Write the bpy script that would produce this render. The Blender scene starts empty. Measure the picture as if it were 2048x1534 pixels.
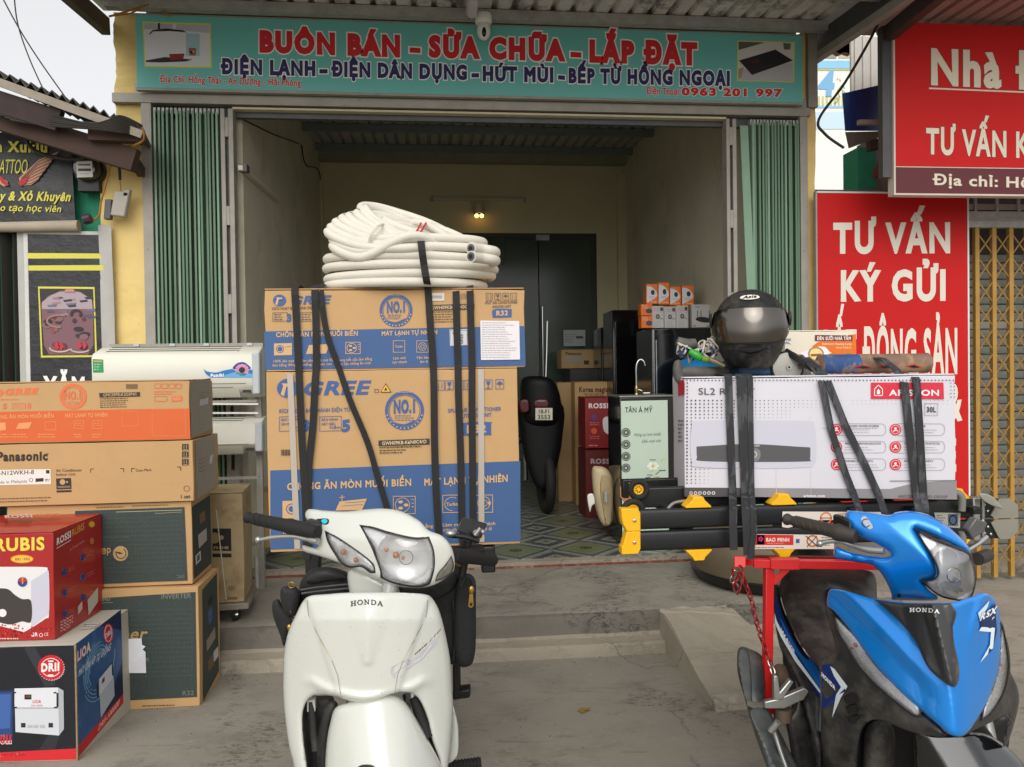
import bpy,bmesh,math,random
import numpy as np
from mathutils import Vector as V,Matrix
from mathutils.geometry import delaunay_2d_cdt
random.seed(7)
scene=bpy.context.scene
col=scene.collection
# ---- camera
FPX=1540.0
_yaw,_pit,_rol=math.radians(5.85),math.radians(-0.86),0.014
CF=V((math.sin(_yaw)*math.cos(_pit),math.cos(_yaw)*math.cos(_pit),math.sin(_pit)))
_R0=V((math.cos(_yaw),-math.sin(_yaw),0));_U0=_R0 .cross(CF)
CR=(_R0-_U0*_rol).normalized();CU=(_U0+_R0*_rol).normalized()
CC=V((0,-5.0,1.5))
cam_data=bpy.data.cameras.new('camera');cam=bpy.data.objects.new('camera',cam_data)
col.objects.link(cam)
cam_data.sensor_width=36;cam_data.lens=36*FPX/2048;cam_data.clip_end=500;cam_data.clip_start=.05
cam.matrix_world=Matrix(((CR.x,CU.x,-CF.x,CC.x),(CR.y,CU.y,-CF.y,CC.y),(CR.z,CU.z,-CF.z,CC.z),(0,0,0,1)))
scene.camera=cam
# ---- sky, sun, exposure (overcast day)
SUN_EL,SUN_AZ=math.radians(37),math.radians(190)
world=bpy.data.worlds.new('World');scene.world=world;world.use_nodes=True
wn=world.node_tree.nodes;wl=world.node_tree.links
sky=wn.new('ShaderNodeTexSky');sky.sky_type='NISHITA';sky.sun_disc=False
sky.sun_elevation=SUN_EL;sky.sun_rotation=SUN_AZ;sky.dust_density=3.0;sky.air_density=1.0;sky.ozone_density=1.0
hs=wn.new('ShaderNodeHueSaturation');hs.inputs['Saturation'].default_value=0.12;hs.inputs['Value'].default_value=1.0
ov=wn.new('ShaderNodeMix');ov.data_type='RGBA';ov.inputs[0].default_value=.62;ov.inputs[7].default_value=(4.6,4.62,4.7,1)
wl.new(sky.outputs[0],hs.inputs['Color']);wl.new(hs.outputs[0],ov.inputs[6]);wl.new(ov.outputs[2],wn['Background'].inputs[0])
wn['Background'].inputs[1].default_value=0.15
sun_d=bpy.data.lights.new('sun','SUN');sun_d.energy=1.15;sun_d.angle=math.radians(55);sun_d.color=(1,.97,.92)
sun=bpy.data.objects.new('sun',sun_d);col.objects.link(sun)
_sd=V((math.sin(SUN_AZ)*math.cos(SUN_EL),math.cos(SUN_AZ)*math.cos(SUN_EL),math.sin(SUN_EL)))
sun.rotation_euler=_sd.to_track_quat('Z','Y').to_euler();sun.location=(0,-8,9)
scene.view_settings.view_transform='Standard';scene.view_settings.look='None'
scene.view_settings.exposure=0.45;scene.view_settings.gamma=1.0
scene.view_settings.use_curve_mapping=False
scene.render.engine='CYCLES'
scene.cycles.use_denoising=True
scene.cycles.max_bounces=8;scene.cycles.diffuse_bounces=5;scene.cycles.transparent_max_bounces=12
scene.cycles.sample_clamp_indirect=6
# ---- where a point of the place lies
def ray(x,y):return (CF*FPX+CR*(x-1024)+CU*(767-y))/FPX
def atD(x,y,d):return CC+ray(x,y)*d
def atY(x,y,Y=0.0):
 v=ray(x,y);return CC+v*((Y-CC.y)/v.y)
def atX(x,y,X):
 v=ray(x,y);return CC+v*((X-CC.x)/v.x)
def atZ(x,y,Z):
 v=ray(x,y);return CC+v*((Z-CC.z)/v.z)
def depth(P):return (P-CC).dot(CF)
def onpl(x,y,P0,n):
 v=ray(x,y);return CC+v*((P0-CC).dot(n)/v.dot(n))
 # ---- materials
def lin(c):
 def g(x):
  x=x/255.0
  return x/12.92 if x<=.04045 else ((x+.055)/1.055)**2.4
 return (g(c[0]),g(c[1]),g(c[2]),1)
MATS={}
def mat(name,c,rough=.6,metal=0,var=.12,vs=6,bump=0,bs=60,coat=0,spec=.5,emit=0,c2=None ,c2s=3,c2lo=.5,c2hi=.65,grain=None ,trans=0,flake=0,dust=0,bd=.004):
 """procedural material: a base colour with mottled variation, optional second colour in patches, dust, bump"""
 if name in MATS:return MATS[name]
 m=bpy.data.materials.new(name);m.use_nodes=True
 N=m.node_tree.nodes;L=m.node_tree.links;b=N['Principled BSDF']
 b.inputs['Roughness'].default_value=rough;b.inputs['Metallic'].default_value=metal
 b.inputs['Coat Weight'].default_value=coat;b.inputs['Coat Roughness'].default_value=.08
 b.inputs['Specular IOR Level'].default_value=spec;b.inputs['Transmission Weight'].default_value=trans
 tc=N.new('ShaderNodeTexCoord');co=tc.outputs['Object']
 if grain:
  mp=N.new('ShaderNodeMapping');mp.inputs['Scale'].default_value=grain;L.new(co,mp.inputs[0]);co=mp.outputs[0]
 def noise(s,det=5,rg=.6,dist=0):
  n=N.new('ShaderNodeTexNoise');n.inputs['Scale'].default_value=s;n.inputs['Detail'].default_value=det
  n.inputs['Roughness'].default_value=rg;n.inputs['Distortion'].default_value=dist
  L.new(co,n.inputs['Vector']);return n
 cur=None
 rgb=N.new('ShaderNodeRGB');rgb.outputs[0].default_value=lin(c);cur=rgb.outputs[0]
 def mix(fac,a,bcol,mode='MIX'):
  x=N.new('ShaderNodeMix');x.data_type='RGBA';x.blend_type=mode
  if isinstance(fac,float):x.inputs[0].default_value=fac
  else :L.new(fac,x.inputs[0])
  L.new(a,x.inputs[6])
  if isinstance(bcol,tuple):x.inputs[7].default_value=bcol
  else :L.new(bcol,x.inputs[7])
  return x.outputs[2]
 def ramp(src,lo,hi):
  r=N.new('ShaderNodeMapRange');r.inputs[1].default_value=lo;r.inputs[2].default_value=hi;L.new(src,r.inputs[0]);return r.outputs[0]
 if c2:cur=mix(ramp(noise(c2s,8,.65).outputs[0],c2lo,c2hi),cur,lin(c2))
 if dust:cur=mix(ramp(noise(8,8,.75).outputs[0],.45,1.6-.3*dust),cur,lin((150,140,124)));cur=mix(ramp(noise(150,5,.7).outputs[0],.68-.03*dust,.85),cur,lin((165,155,138)))
 if var:
  nz=noise(vs,6,.65).outputs[0]
  r=N.new('ShaderNodeMapRange');r.inputs[1].default_value=.25;r.inputs[2].default_value=.75
  r.inputs[3].default_value=1-var;r.inputs[4].default_value=1+var*.6;L.new(nz,r.inputs[0])
  v=N.new('ShaderNodeVectorMath');v.operation='SCALE';L.new(cur,v.inputs[0]);L.new(r.outputs[0],v.inputs[3]);cur=v.outputs[0]
  rr=N.new('ShaderNodeMapRange');rr.inputs[3].default_value=max(0,rough-.07);rr.inputs[4].default_value=min(1,rough+.1)
  L.new(noise(vs*3,4).outputs[0],rr.inputs[0]);L.new(rr.outputs[0],b.inputs['Roughness'])
 L.new(cur,b.inputs['Base Color'])
 if bump:
  bp=N.new('ShaderNodeBump');bp.inputs['Strength'].default_value=bump;bp.inputs['Distance'].default_value=bd
  L.new(noise(bs,6,.65).outputs[0],bp.inputs['Height']);L.new(bp.outputs[0],b.inputs['Normal'])
 if emit:
  b.inputs['Emission Color'].default_value=lin(c);b.inputs['Emission Strength'].default_value=emit
 MATS[name]=m;return m
def clear(name='clear_lens',tint=(255,255,255),gl=.12):
 if name in MATS:return MATS[name]
 m=bpy.data.materials.new(name);m.use_nodes=True ;N=m.node_tree.nodes;L=m.node_tree.links
 t=N.new('ShaderNodeBsdfTransparent');t.inputs[0].default_value=lin(tint)
 g=N.new('ShaderNodeBsdfGlossy');g.inputs['Roughness'].default_value=.03
 fr=N.new('ShaderNodeLayerWeight');fr.inputs[0].default_value=.25
 mr=N.new('ShaderNodeMapRange');mr.inputs[3].default_value=gl*.5;mr.inputs[4].default_value=min(1,gl*4)
 mx=N.new('ShaderNodeMixShader');L.new(fr.outputs['Fresnel'],mr.inputs[0]);L.new(mr.outputs[0],mx.inputs[0])
 L.new(t.outputs[0],mx.inputs[1]);L.new(g.outputs[0],mx.inputs[2])
 L.new(mx.outputs[0],N['Material Output'].inputs[0]);MATS[name]=m;return m
def ink(c,rough=.55):
 return mat('ink_%d_%d_%d'%tuple(c),c,rough,var=0)
 # ---- tagging
def tag(o,label=None ,cat=None ,group=None ,kind=None ):
 if label:o['label']=label
 if cat:o['category']=cat
 if group:o['group']=group
 if kind:o['kind']=kind
 return o
def root(name,loc,label=None ,cat=None ,group=None ,kind=None ):
 o=bpy.data.objects.new(name,None );col.objects.link(o);o.location=V(loc);o.empty_display_size=.1
 return tag(o,label,cat,group,kind)
WL={}
def wloc(o):return WL.get(o.name,V(o.location))
# ---- mesh builder
class MB:
 def __init__(s):s.v=[];s.f=[];s.m=[];s.mats=[]
 def mi(s,m):
  if m not in s.mats:s.mats.append(m)
  return s.mats.index(m)
 def add(s,vs,fs,m):
  o=len(s.v);s.v.extend([tuple(p) for p in vs]);i=s.mi(m)
  for f in fs:s.f.append([a+o for a in f]);s.m.append(i)
  return s
 def box(s,a,b,m):
  x0,y0,z0=a;x1,y1,z1=b
  if x0>x1:x0,x1=x1,x0
  if y0>y1:y0,y1=y1,y0
  if z0>z1:z0,z1=z1,z0
  vs=[(x0,y0,z0),(x1,y0,z0),(x1,y1,z0),(x0,y1,z0),(x0,y0,z1),(x1,y0,z1),(x1,y1,z1),(x0,y1,z1)]
  return s.add(vs,[(0,3,2,1),(4,5,6,7),(0,1,5,4),(1,2,6,5),(2,3,7,6),(3,0,4,7)],m)
 def obox(s,o,ex,ey,ez,m):
  o=V(o);ex=V(ex);ey=V(ey);ez=V(ez)
  if ex.cross(ey).dot(ez)<0:o=o+ex;ex=-ex
  vs=[o,o+ex,o+ex+ey,o+ey,o+ez,o+ex+ez,o+ex+ey+ez,o+ey+ez]
  return s.add(vs,[(0,3,2,1),(4,5,6,7),(0,1,5,4),(1,2,6,5),(2,3,7,6),(3,0,4,7)],m)
 def bar(s,p,q,w,h,m,up=(0,0,1)):
  """rectangular bar from p to q, w wide, h high"""
  p=V(p);q=V(q);d=(q-p);u=V(up)
  a=d.cross(u);a=a.normalized() if a.length>1e-6 else V((1,0,0))
  b=a.cross(d).normalized()
  return s.obox(p-a*w/2-b*h/2,a*w,d,b*h,m)
 def tube(s,pts,r,m,seg=10,closed=False ,caps=True ,flat=1.0):
  pts=[V(p) for p in pts];n=len(pts)
  rs=r if isinstance(r,(list,tuple)) else [r]*n
  vs=[];fs=[];prev=None
  for i,p in enumerate(pts):
   if closed:t=pts[(i+1)%n]-pts[i-1]
   else :t=pts[min(i+1,n-1)]-pts[max(i-1,0)]
   t.normalize() if t.length>1e-9 else None
   if prev is None :
    prev=t.orthogonal().normalized()
    if abs(t.z)<.9:prev=t.cross(V((0,0,1))).normalized()
   a=(prev-t*prev.dot(t));a=a.normalized() if a.length>1e-6 else t.orthogonal().normalized();prev=a;b=t.cross(a)
   for k in range(seg):
    th=2*math.pi*k/seg
    vs.append(p+a*math.cos(th)*rs[i]+b*math.sin(th)*rs[i]*flat)
  for i in range(n if closed else n-1):
   j=(i+1)%n
   for k in range(seg):
    k2=(k+1)%seg;fs.append((i*seg+k,i*seg+k2,j*seg+k2,j*seg+k))
  if caps and not closed:
   fs.append(tuple(range(seg))[::-1]);fs.append(tuple((n-1)*seg+k for k in range(seg)))
  return s.add(vs,fs,m)
 def cyl(s,p,q,r,m,seg=16,r2=None ):return s.tube([p,q],[r,r if r2 is None else r2],m,seg)
 def lathe(s,c,prof,m,seg=24,ax=(0,0,1),sx=1,sy=1):
  """prof: list of (radius, height) along axis ax from c"""
  ax=V(ax).normalized();a=ax.orthogonal().normalized();b=ax.cross(a);c=V(c)
  if abs(ax.z)>.99:a=V((1,0,0));b=V((0,1,0)) if ax.z>0 else V((0,-1,0))
  vs=[];fs=[]
  for r,h in prof:
   for k in range(seg):
    t=2*math.pi*k/seg;vs.append(c+ax*h+a*(r*math.cos(t)*sx)+b*(r*math.sin(t)*sy))
  for i in range(len(prof)-1):
   for k in range(seg):
    k2=(k+1)%seg;fs.append((i*seg+k,i*seg+k2,(i+1)*seg+k2,(i+1)*seg+k))
  fs.append(tuple(range(seg))[::-1]);fs.append(tuple((len(prof)-1)*seg+k for k in range(seg)))
  return s.add(vs,fs,m)
 def ball(s,c,r,m,seg=16,rings=10,sc=(1,1,1)):
  c=V(c);vs=[];fs=[]
  for i in range(rings+1):
   ph=math.pi*i/rings
   for k in range(seg):
    t=2*math.pi*k/seg
    vs.append(c+V((r*math.sin(ph)*math.cos(t)*sc[0],r*math.sin(ph)*math.sin(t)*sc[1],-r*math.cos(ph)*sc[2])))
  for i in range(rings):
   for k in range(seg):
    k2=(k+1)%seg;fs.append((i*seg+k,i*seg+k2,(i+1)*seg+k2,(i+1)*seg+k))
  return s.add(vs,fs,m)
 def torus(s,c,R,r,m,ax=(0,0,1),seg=28,s2=10,a0=0,a1=360):
  ax=V(ax).normalized();a=ax.orthogonal().normalized();b=ax.cross(a);n=seg
  full=abs(a1-a0)>=360
  pts=[V(c)+a*R*math.cos(math.radians(a0+(a1-a0)*i/n))+b*R*math.sin(math.radians(a0+(a1-a0)*i/n)) for i in range(n if full else n+1)]
  return s.tube(pts,r,m,s2,closed=full)
 def prism(s,poly,ex,m,tri=None ):
  """poly: 3-D points of a flat outline; extruded by vector ex"""
  poly=[V(p) for p in poly];ex=V(ex);n=len(poly)
  vs=poly+[p+ex for p in poly]
  fs=[tuple(range(n))[::-1],tuple(range(n,2*n))]+[(i,(i+1)%n,(i+1)%n+n,i+n) for i in range(n)]
  return s.add(vs,fs,m)
 def build(s,name,parent=None ,label=None ,cat=None ,group=None ,kind=None ,smooth=None ,bevel=0,base=None ,sub=0,bseg=2,weld=False ,flip=False ):
  if not s.v:return None
  xs=[p[0] for p in s.v];ys=[p[1] for p in s.v];zs=[p[2] for p in s.v]
  o0=V(base) if base is not None else V(((min(xs)+max(xs))/2,(min(ys)+max(ys))/2,min(zs)))
  me=bpy.data.meshes.new(name);me.from_pydata([(x-o0 .x,y-o0 .y,z-o0 .z) for x,y,z in s.v],[],s.f)
  for m in s.mats:me.materials.append(m)
  me.polygons.foreach_set('material_index',s.m)
  if weld or smooth=='recalc' or flip:
   bm=bmesh.new();bm.from_mesh(me)
   if weld:bmesh.ops.remove_doubles(bm,verts=bm.verts,dist=.0004)
   bmesh.ops.recalc_face_normals(bm,faces=bm.faces);bm.to_mesh(me);bm.free()
  if smooth is not None :
   me.polygons.foreach_set('use_smooth',[True ]*len(me.polygons))
   me.set_sharp_from_angle(angle=math.radians(smooth if isinstance(smooth,(int,float)) else 40))
  me.update()
  o=bpy.data.objects.new(name,me);col.objects.link(o)
  WL[o.name]=o0
  if parent is not None :o.parent=parent;o.location=o0-wloc(parent)
  else :o.location=o0
  if bevel:
   b=o.modifiers.new('bevel','BEVEL');b.width=bevel;b.segments=bseg;b.limit_method='ANGLE';b.angle_limit=math.radians(40)
   me.polygons.foreach_set('use_smooth',[True ]*len(me.polygons));b.harden_normals=False
   me.set_sharp_from_angle(angle=math.radians(60))
  if sub:
   b=o.modifiers.new('sub','SUBSURF');b.levels=sub;b.render_levels=sub
  return tag(o,label,cat,group,kind)
def copy_tree(o,d=(0,0,0),label=None ,parent=None ,first=True ):
 c=o.copy();col.objects.link(c)
 if parent is not None :c.parent=parent
 if first:
  c.location=V(o.location)+V(d);WL[c.name]=wloc(o)+V(d)
  if label:c['label']=label
 else :WL[c.name]=wloc(o)+V(d)
 for ch in list(o.children):copy_tree(ch,d,None ,c,False )
 return c
 # ---- lettering: outlines of the built-in font, filled by winding number
_gl={};_adv={}
def _outline(s):
 c=bpy.data.curves.new('t','FONT');c.body=s;c.fill_mode='NONE';c.resolution_u=3
 o=bpy.data.objects.new('t',c);me=o.to_mesh()
 co=[tuple(v.co)[:2] for v in me.vertices];nb={}
 for e in me.edges:
  a,b=e.vertices;nb.setdefault(a,[]).append(b);nb.setdefault(b,[]).append(a)
 loops=[];seen=set()
 for i in range(len(co)):
  if i in seen or i not in nb:continue
  lp=[i];seen.add(i);nxt=i+1 if (i+1) in nb[i] else nb[i][0]
  while nxt not in seen:
   lp.append(nxt);seen.add(nxt)
   k=[q for q in nb[nxt] if q not in seen]
   if not k:break
   nxt=k[0] if (nxt+1) not in k else nxt+1
  pts=[]
  for q in lp:
   if not pts or (co[q][0]-pts[-1][0])**2+(co[q][1]-pts[-1][1])**2>1e-7:pts.append(co[q])
  if len(pts)>2 and (pts[0][0]-pts[-1][0])**2+(pts[0][1]-pts[-1][1])**2<1e-7:pts.pop()
  if len(pts)>2:loops.append(pts)
 o.to_mesh_clear();bpy.data.objects.remove(o);bpy.data.curves.remove(c)
 return loops
def _xmax(s):return max(p[0] for l in _outline(s) for p in l)
_IX=_xmax('I');CAP=max(p[1] for l in _outline('H') for p in l)
def advance(ch):
 if ch not in _adv:_adv[ch]=_xmax(ch+'I')-_IX
 return _adv[ch]
def _winding(loops,px,py):
 w=np.zeros(len(px),int)
 for l in loops:
  a=np.array(l);b=np.roll(a,-1,0)
  for (x0,y0),(x1,y1) in zip(a,b):
   if y0==y1:continue
   c=(x1-x0)*(py-y0)-(px-x0)*(y1-y0)
   w+=((y0<=py)&(py<y1)&(c>0)).astype(int)-((y1<=py)&(py<y0)&(c<0)).astype(int)
 return w
def fill(loops,extra=(),want=None ):
 pts=[];edges=[]
 for l in loops:
  o=len(pts);n=len(l);pts+=[V(p) for p in l];edges+=[(o+i,o+(i+1)%n) for i in range(n)]
 pts+=[V(p) for p in extra]
 vs,es,fs=delaunay_2d_cdt(pts,edges,[],0,1e-5)[:3]
 if not fs:return [],[]
 tri=[]
 for f in fs:
  for k in range(1,len(f)-1):tri.append((f[0],f[k],f[k+1]))
 va=np.array([(v[0],v[1]) for v in vs]);ta=np.array(tri)
 cen=va[ta].mean(1);w=_winding(loops,cen[:,0],cen[:,1])
 ok=(w!=0) if want is None else want(w)
 used=sorted(set(ta[ok].ravel().tolist()));ix={u:i for i,u in enumerate(used)}
 return [tuple(va[u]) for u in used],[tuple(ix[a] for a in t) for t in ta[ok].tolist()]
def _offset(lp,d):
 n=len(lp);out=[]
 for i in range(n):
  p=V(lp[i]);a=V(lp[i-1]);b=V(lp[(i+1)%n])
  d1=(p-a);d2=(b-p)
  if d1 .length<1e-7 or d2 .length<1e-7:out.append(tuple(p));continue
  d1 .normalize();d2 .normalize()
  n1=V((d1 .y,-d1 .x));n2=V((d2 .y,-d2 .x));m=n1+n2
  if m.length<.5:m=n1
  else :m=m.normalized()*min(1/max(.35,m.normalized().dot(n1)),1.8)
  out.append((p.x+m.x*d,p.y+m.y*d))
 return out
def _area(l):return sum(l[i-1][0]*l[i][1]-l[i][0]*l[i-1][1] for i in range(len(l)))/2
def glyph(ch,off):
 k=(ch,round(off,3))
 if k not in _gl:
  lp=_outline(ch)
  if not lp:_gl[k]=([],[])
  else :
   if off:
    big=max(lp,key=lambda l:abs(_area(l)));sgn=1 if _area(big)>0 else -1
    lp=[_offset(l,off*sgn) for l in lp]
   _gl[k]=fill(lp)
 return _gl[k]
def text2d(s,off=0,track=0):
 x=0;vs=[];fs=[]
 for ch in s:
  if ch!=' ':
   gv,gf=glyph(ch,off);o=len(vs)
   vs+=[(p[0]+x,p[1]) for p in gv];fs+=[tuple(a+o for a in t) for t in gf]
  x+=advance(ch)+track
 return vs,fs,x-track
class Plane:
 """a flat face of a thing; lift > 0 is towards the viewer's side"""
 def __init__(s,P0,n):s.P=V(P0);s.n=V(n).normalized()
 def pt(s,x,y,lift=0):return onpl(x,y,s.P+s.n*lift,s.n)
class Curved:
 def __init__(s,fn):s.fn=fn
 def pt(s,x,y,lift=0):return atD(x,y,s.fn(x,y)-lift)
class Print:
 """flat print (letters, marks) laid on a face"""
 def __init__(s,S,base=.0006,step=.0003):s.S=S;s.mb=MB();s.l=base;s.st=step
 def lay(s,k=1):s.l+=s.st*k;return s
 def tri(s,vs,fs,m,lift=0):
  if isinstance(m,tuple):m=ink(m)
  s.mb.add([s.S.pt(x,y,s.l+lift*s.st) for x,y in vs],[f[::-1] for f in fs],m);return s
 def poly(s,pts,m,lift=0,sub=0):
  if sub:
   q=[]
   for i in range(len(pts)):
    a=pts[i];b=pts[(i+1)%len(pts)]
    for k in range(sub):q.append((a[0]+(b[0]-a[0])*k/sub,a[1]+(b[1]-a[1])*k/sub))
   pts=q
  vs,fs=fill([[(float(a),-float(b)) for a,b in pts]])
  return s.tri([(a,-b) for a,b in vs],fs,m,lift)
 def rect(s,x0,y0,x1,y1,m,lift=0,sk=0):
  return s.poly([(x0,y0),(x1,y0+sk*(x1-x0)),(x1,y1+sk*(x1-x0)),(x0,y1)],m,lift)
 def frame(s,x0,y0,x1,y1,w,m,lift=0,sk=0):
  o=[(x0,y0),(x1,y0+sk*(x1-x0)),(x1,y1+sk*(x1-x0)),(x0,y1)]
  i=[(x0+w,y0+w),(x1-w,y0+w+sk*(x1-x0)),(x1-w,y1-w+sk*(x1-x0)),(x0+w,y1-w)]
  vs=o+i;fs=[(k,(k+1)%4,(k+1)%4+4,k+4) for k in range(4)]
  return s.tri(vs,[f[::-1] for f in fs],m,lift)
 def disc(s,cx,cy,rx,ry,m,lift=0,n=28):return s.tri([(cx+rx*math.cos(2*math.pi*k/n),cy+ry*math.sin(2*math.pi*k/n)) for k in range(n)],[tuple(range(n))[::-1]],m,lift)
 def ring(s,cx,cy,rx,ry,w,m,lift=0,n=32,a0=0,a1=360):
  vs=[];fs=[]
  for k in range(n+1):
   t=math.radians(a0+(a1-a0)*k/n);c,sn=math.cos(t),math.sin(t)
   vs+=[(cx+rx*c,cy+ry*sn),(cx+(rx-w)*c,cy+(ry-w)*sn)]
  for k in range(n):fs.append((2*k,2*k+1,2*k+3,2*k+2))
  return s.tri(vs,fs,m,lift)
 def line(s,pts,w,m,lift=0):
  for a,b in zip(pts,pts[1:]):
   dx,dy=b[0]-a[0],b[1]-a[1];l=math.hypot(dx,dy) or 1;nx,ny=-dy/l*w/2,dx/l*w/2
   s.tri([(a[0]+nx,a[1]+ny),(b[0]+nx,b[1]+ny),(b[0]-nx,b[1]-ny),(a[0]-nx,a[1]-ny)],[(0,1,2,3)],m,lift)
  return s
 def text(s,t,a,b,h,m,bold=.02,ital=0,lift=0,up=None ,outline=None ,ow=.05,track=0,arc=0):
  """a, b: where the base line starts and ends; h: height of a capital; up: direction of the uprights"""
  track+=bold*1.7;vs,fs,w=text2d(t,bold,track);ux,uy=up if up else (0,-1)
  def mp(p):
   u=p[0]/w;v=p[1]/CAP*h
   x=a[0]+(b[0]-a[0])*u+ux*v+ital*v;y=a[1]+(b[1]-a[1])*u+uy*v-arc*(1-(2*u-1)**2)
   return (x,y)
  if outline is not None :
   v2,f2,_=text2d(t,bold+ow,track);s.tri([mp(p) for p in v2],f2,outline,lift);lift+=1.2
  return s.tri([mp(p) for p in vs],fs,m,lift)
 def smalltext(s,x0,y0,x1,n,dy,h,m,seed=1,sk=0):
  """rows of print too small to read, as short dashes"""
  r=random.Random(seed)
  for i in range(n):
   y=y0+i*dy;x=x0;xe=x1-r.random()*(x1-x0)*.35
   while x<xe:
    w=r.uniform(2.2,6.5);w=min(w,xe-x)
    s.rect(x,y+sk*(x-x0),x+w,y+h+sk*(x-x0),m);x+=w+r.uniform(1.0,1.8)
  return s
 def build(s,name,parent=None ,**k):return s.mb.build(name,parent,**k)
 # ---- shells: moulded panels with a smooth outline and a curved front
def spline(pts,n=6,closed=True ):
 """Catmull-Rom; a point given as (x, y, 1) stays a sharp corner"""
 out=[];N=len(pts)
 rng=range(N) if closed else range(N-1)
 for i in rng:
  p1=pts[i];p2=pts[(i+1)%N]
  p0=pts[i-1] if (closed or i>0) else p1;p3=pts[(i+2)%N] if (closed or i+2<N) else p2
  if len(p1)>2:p0=(2*p1[0]-p2[0],2*p1[1]-p2[1])
  if len(p2)>2:p3=(2*p2[0]-p1[0],2*p2[1]-p1[1])
  for k in range(n):
   t=k/n;t2=t*t;t3=t2*t
   out.append(tuple(.5*(2*p1[j]+(p2[j]-p0[j])*t+(2*p0[j]-5*p1[j]+4*p2[j]-p3[j])*t2+(3*p1[j]-p0[j]-3*p2[j]+p3[j])*t3) for j in (0,1)))
 if not closed:out.append(tuple(pts[-1][:2]))
 return out
def spline3(pts,n=6):
 pts=[V(p) for p in pts];out=[];N=len(pts)
 for i in range(N-1):
  p1=pts[i];p2=pts[i+1];p0=pts[i-1] if i else p1;p3=pts[i+2] if i+2<N else p2
  for k in range(n):
   t=k/n;out.append(.5*(2*p1+(p2-p0)*t+(2*p0-5*p1+4*p2-p3)*t*t+(3*p1-p0-3*p2+p3)*t**3))
 out.append(pts[-1]);return out
def shell(name,outline,dfn,m,parent=None ,thick=.008,rnd=.012,step=7,holes=(),n=5,lift=0,back=None ,smooth=55,label=None ,**kw):
 lo=spline(outline,n);loops=[lo];hl=[spline(h,n) for h in holes]
 if _area(lo)<0:lo.reverse()
 for h in hl:
  if _area(h)>0:h.reverse()
  loops.append(h)
 A=np.array(lo);x0,y0=A.min(0);x1,y1=A.max(0)
 gx,gy=np.meshgrid(np.arange(x0+step/2,x1,step),np.arange(y0+step/2,y1,step))
 gx[::2]+=step/2;gx=gx.ravel();gy=gy.ravel()
 inside=_winding(loops,gx,gy)!=0
 def dist(px,py,ls):
  d=np.full(len(px),1e9)
  for l in ls:
   a=np.array(l);b=np.roll(a,-1,0)
   for (ax,ay),(bx,by) in zip(a,b):
    vx,vy=bx-ax,by-ay;L2=vx*vx+vy*vy+1e-12
    t=np.clip(((px-ax)*vx+(py-ay)*vy)/L2,0,1)
    d=np.minimum(d,np.hypot(px-ax-t*vx,py-ay-t*vy))
  return d
 dd=dist(gx,gy,loops);keep=inside&(dd>step*.35)
 ex=[(float(a),float(b)) for a,b in zip(gx[keep],gy[keep])]
 # a few rings just inside the rim give the rolled edge
 rim=[]
 if rnd:
  cx,cy=A.mean(0)
  for rr in (1.2,3.0):
   ins=_offset(lo,-rr);px=np.array([p[0] for p in ins]);py=np.array([p[1] for p in ins])
   ok=(_winding(loops,px,py)!=0)&(dist(px,py,loops)>rr*.8)
   rim+=[p for p,k in zip(ins,ok) if k]
 vs,fs=fill(loops,ex+rim)
 if not vs:return None
 px=np.array([p[0] for p in vs]);py=np.array([p[1] for p in vs]);de=dist(px,py,[lo])
 P=[];
 for (x,y),t in zip(vs,de):
  d=dfn(x,y)-lift;tm=t*d/FPX
  if rnd and tm<rnd:d+=rnd-math.sqrt(max(0,rnd*rnd-(rnd-tm)**2))
  P.append((x,y,d))
 front=[atD(*p) for p in P];bk=[atD(x,y,(back(x,y) if back else d+thick)) for x,y,d in P]
 ec={}
 for f in fs:
  for i in range(3):
   a,b=f[i],f[(i+1)%3];ec[(a,b)]=ec.get((a,b),0)+1
 N=len(front);F=[tuple(f) for f in fs]+[tuple(a+N for a in f[::-1]) for f in fs]
 for (a,b) in ec:
  if (b,a) not in ec:F.append((b,a,a+N,b+N))
 mb=MB();mb.add(front+bk,F,m)
 return mb.build(name,parent,smooth=smooth,flip=True ,label=label,**kw)
class Box:
 """an upright box from the ends of the lower front edge"""
 def __init__(s,A,B,H,D):
  s.A=V(A);s.B=V(B);s.H=H;s.D=D
  s.ex=(s.B-s.A);s.W=s.ex.length;s.ex=s.ex.normalized();s.ez=V((0,0,1));s.ey=s.ez.cross(s.ex)
  s.front=Plane(s.A,-s.ey);s.right=Plane(s.B,s.ex);s.left=Plane(s.A,-s.ex);s.top=Plane(s.A+s.ez*H,s.ez)
 def P(s,u,v,w):return s.A+s.ex*(u*s.W)+s.ey*(v*s.D)+s.ez*(w*s.H)
def pxbox(a,b,ytop,D,z=None ,d=None ,W=None ):
 """a, b: photo points on the lower front edge; at height z, or at distance d from the lens"""
 A=atZ(a[0],a[1],z) if z is not None else atD(a[0],a[1],d)
 B=atZ(b[0],b[1],A.z)
 t=atD(a[0],ytop,depth(A));H=(t-A).z
 if W:B=A+(B-A).normalized()*W
 return Box(A,B,H,D)
def cornerbox(b,far,ytop,W,z,ex=None ):
 """b: photo point of the near lower right corner, far: the far lower right corner, both at height z"""
 B=atZ(b[0],b[1],z);Fp=atZ(far[0],far[1],z);ex=V(ex or (1,0,0)).normalized();ey=V((0,0,1)).cross(ex)
 n=ray(far[0],far[1]).cross(V((0,0,1)));D=(CC-B).dot(n)/ey.dot(n)
 H=(atD(b[0],ytop,depth(B))-B).z
 return Box(B-ex*W,B,H,max(.1,D))
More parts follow.
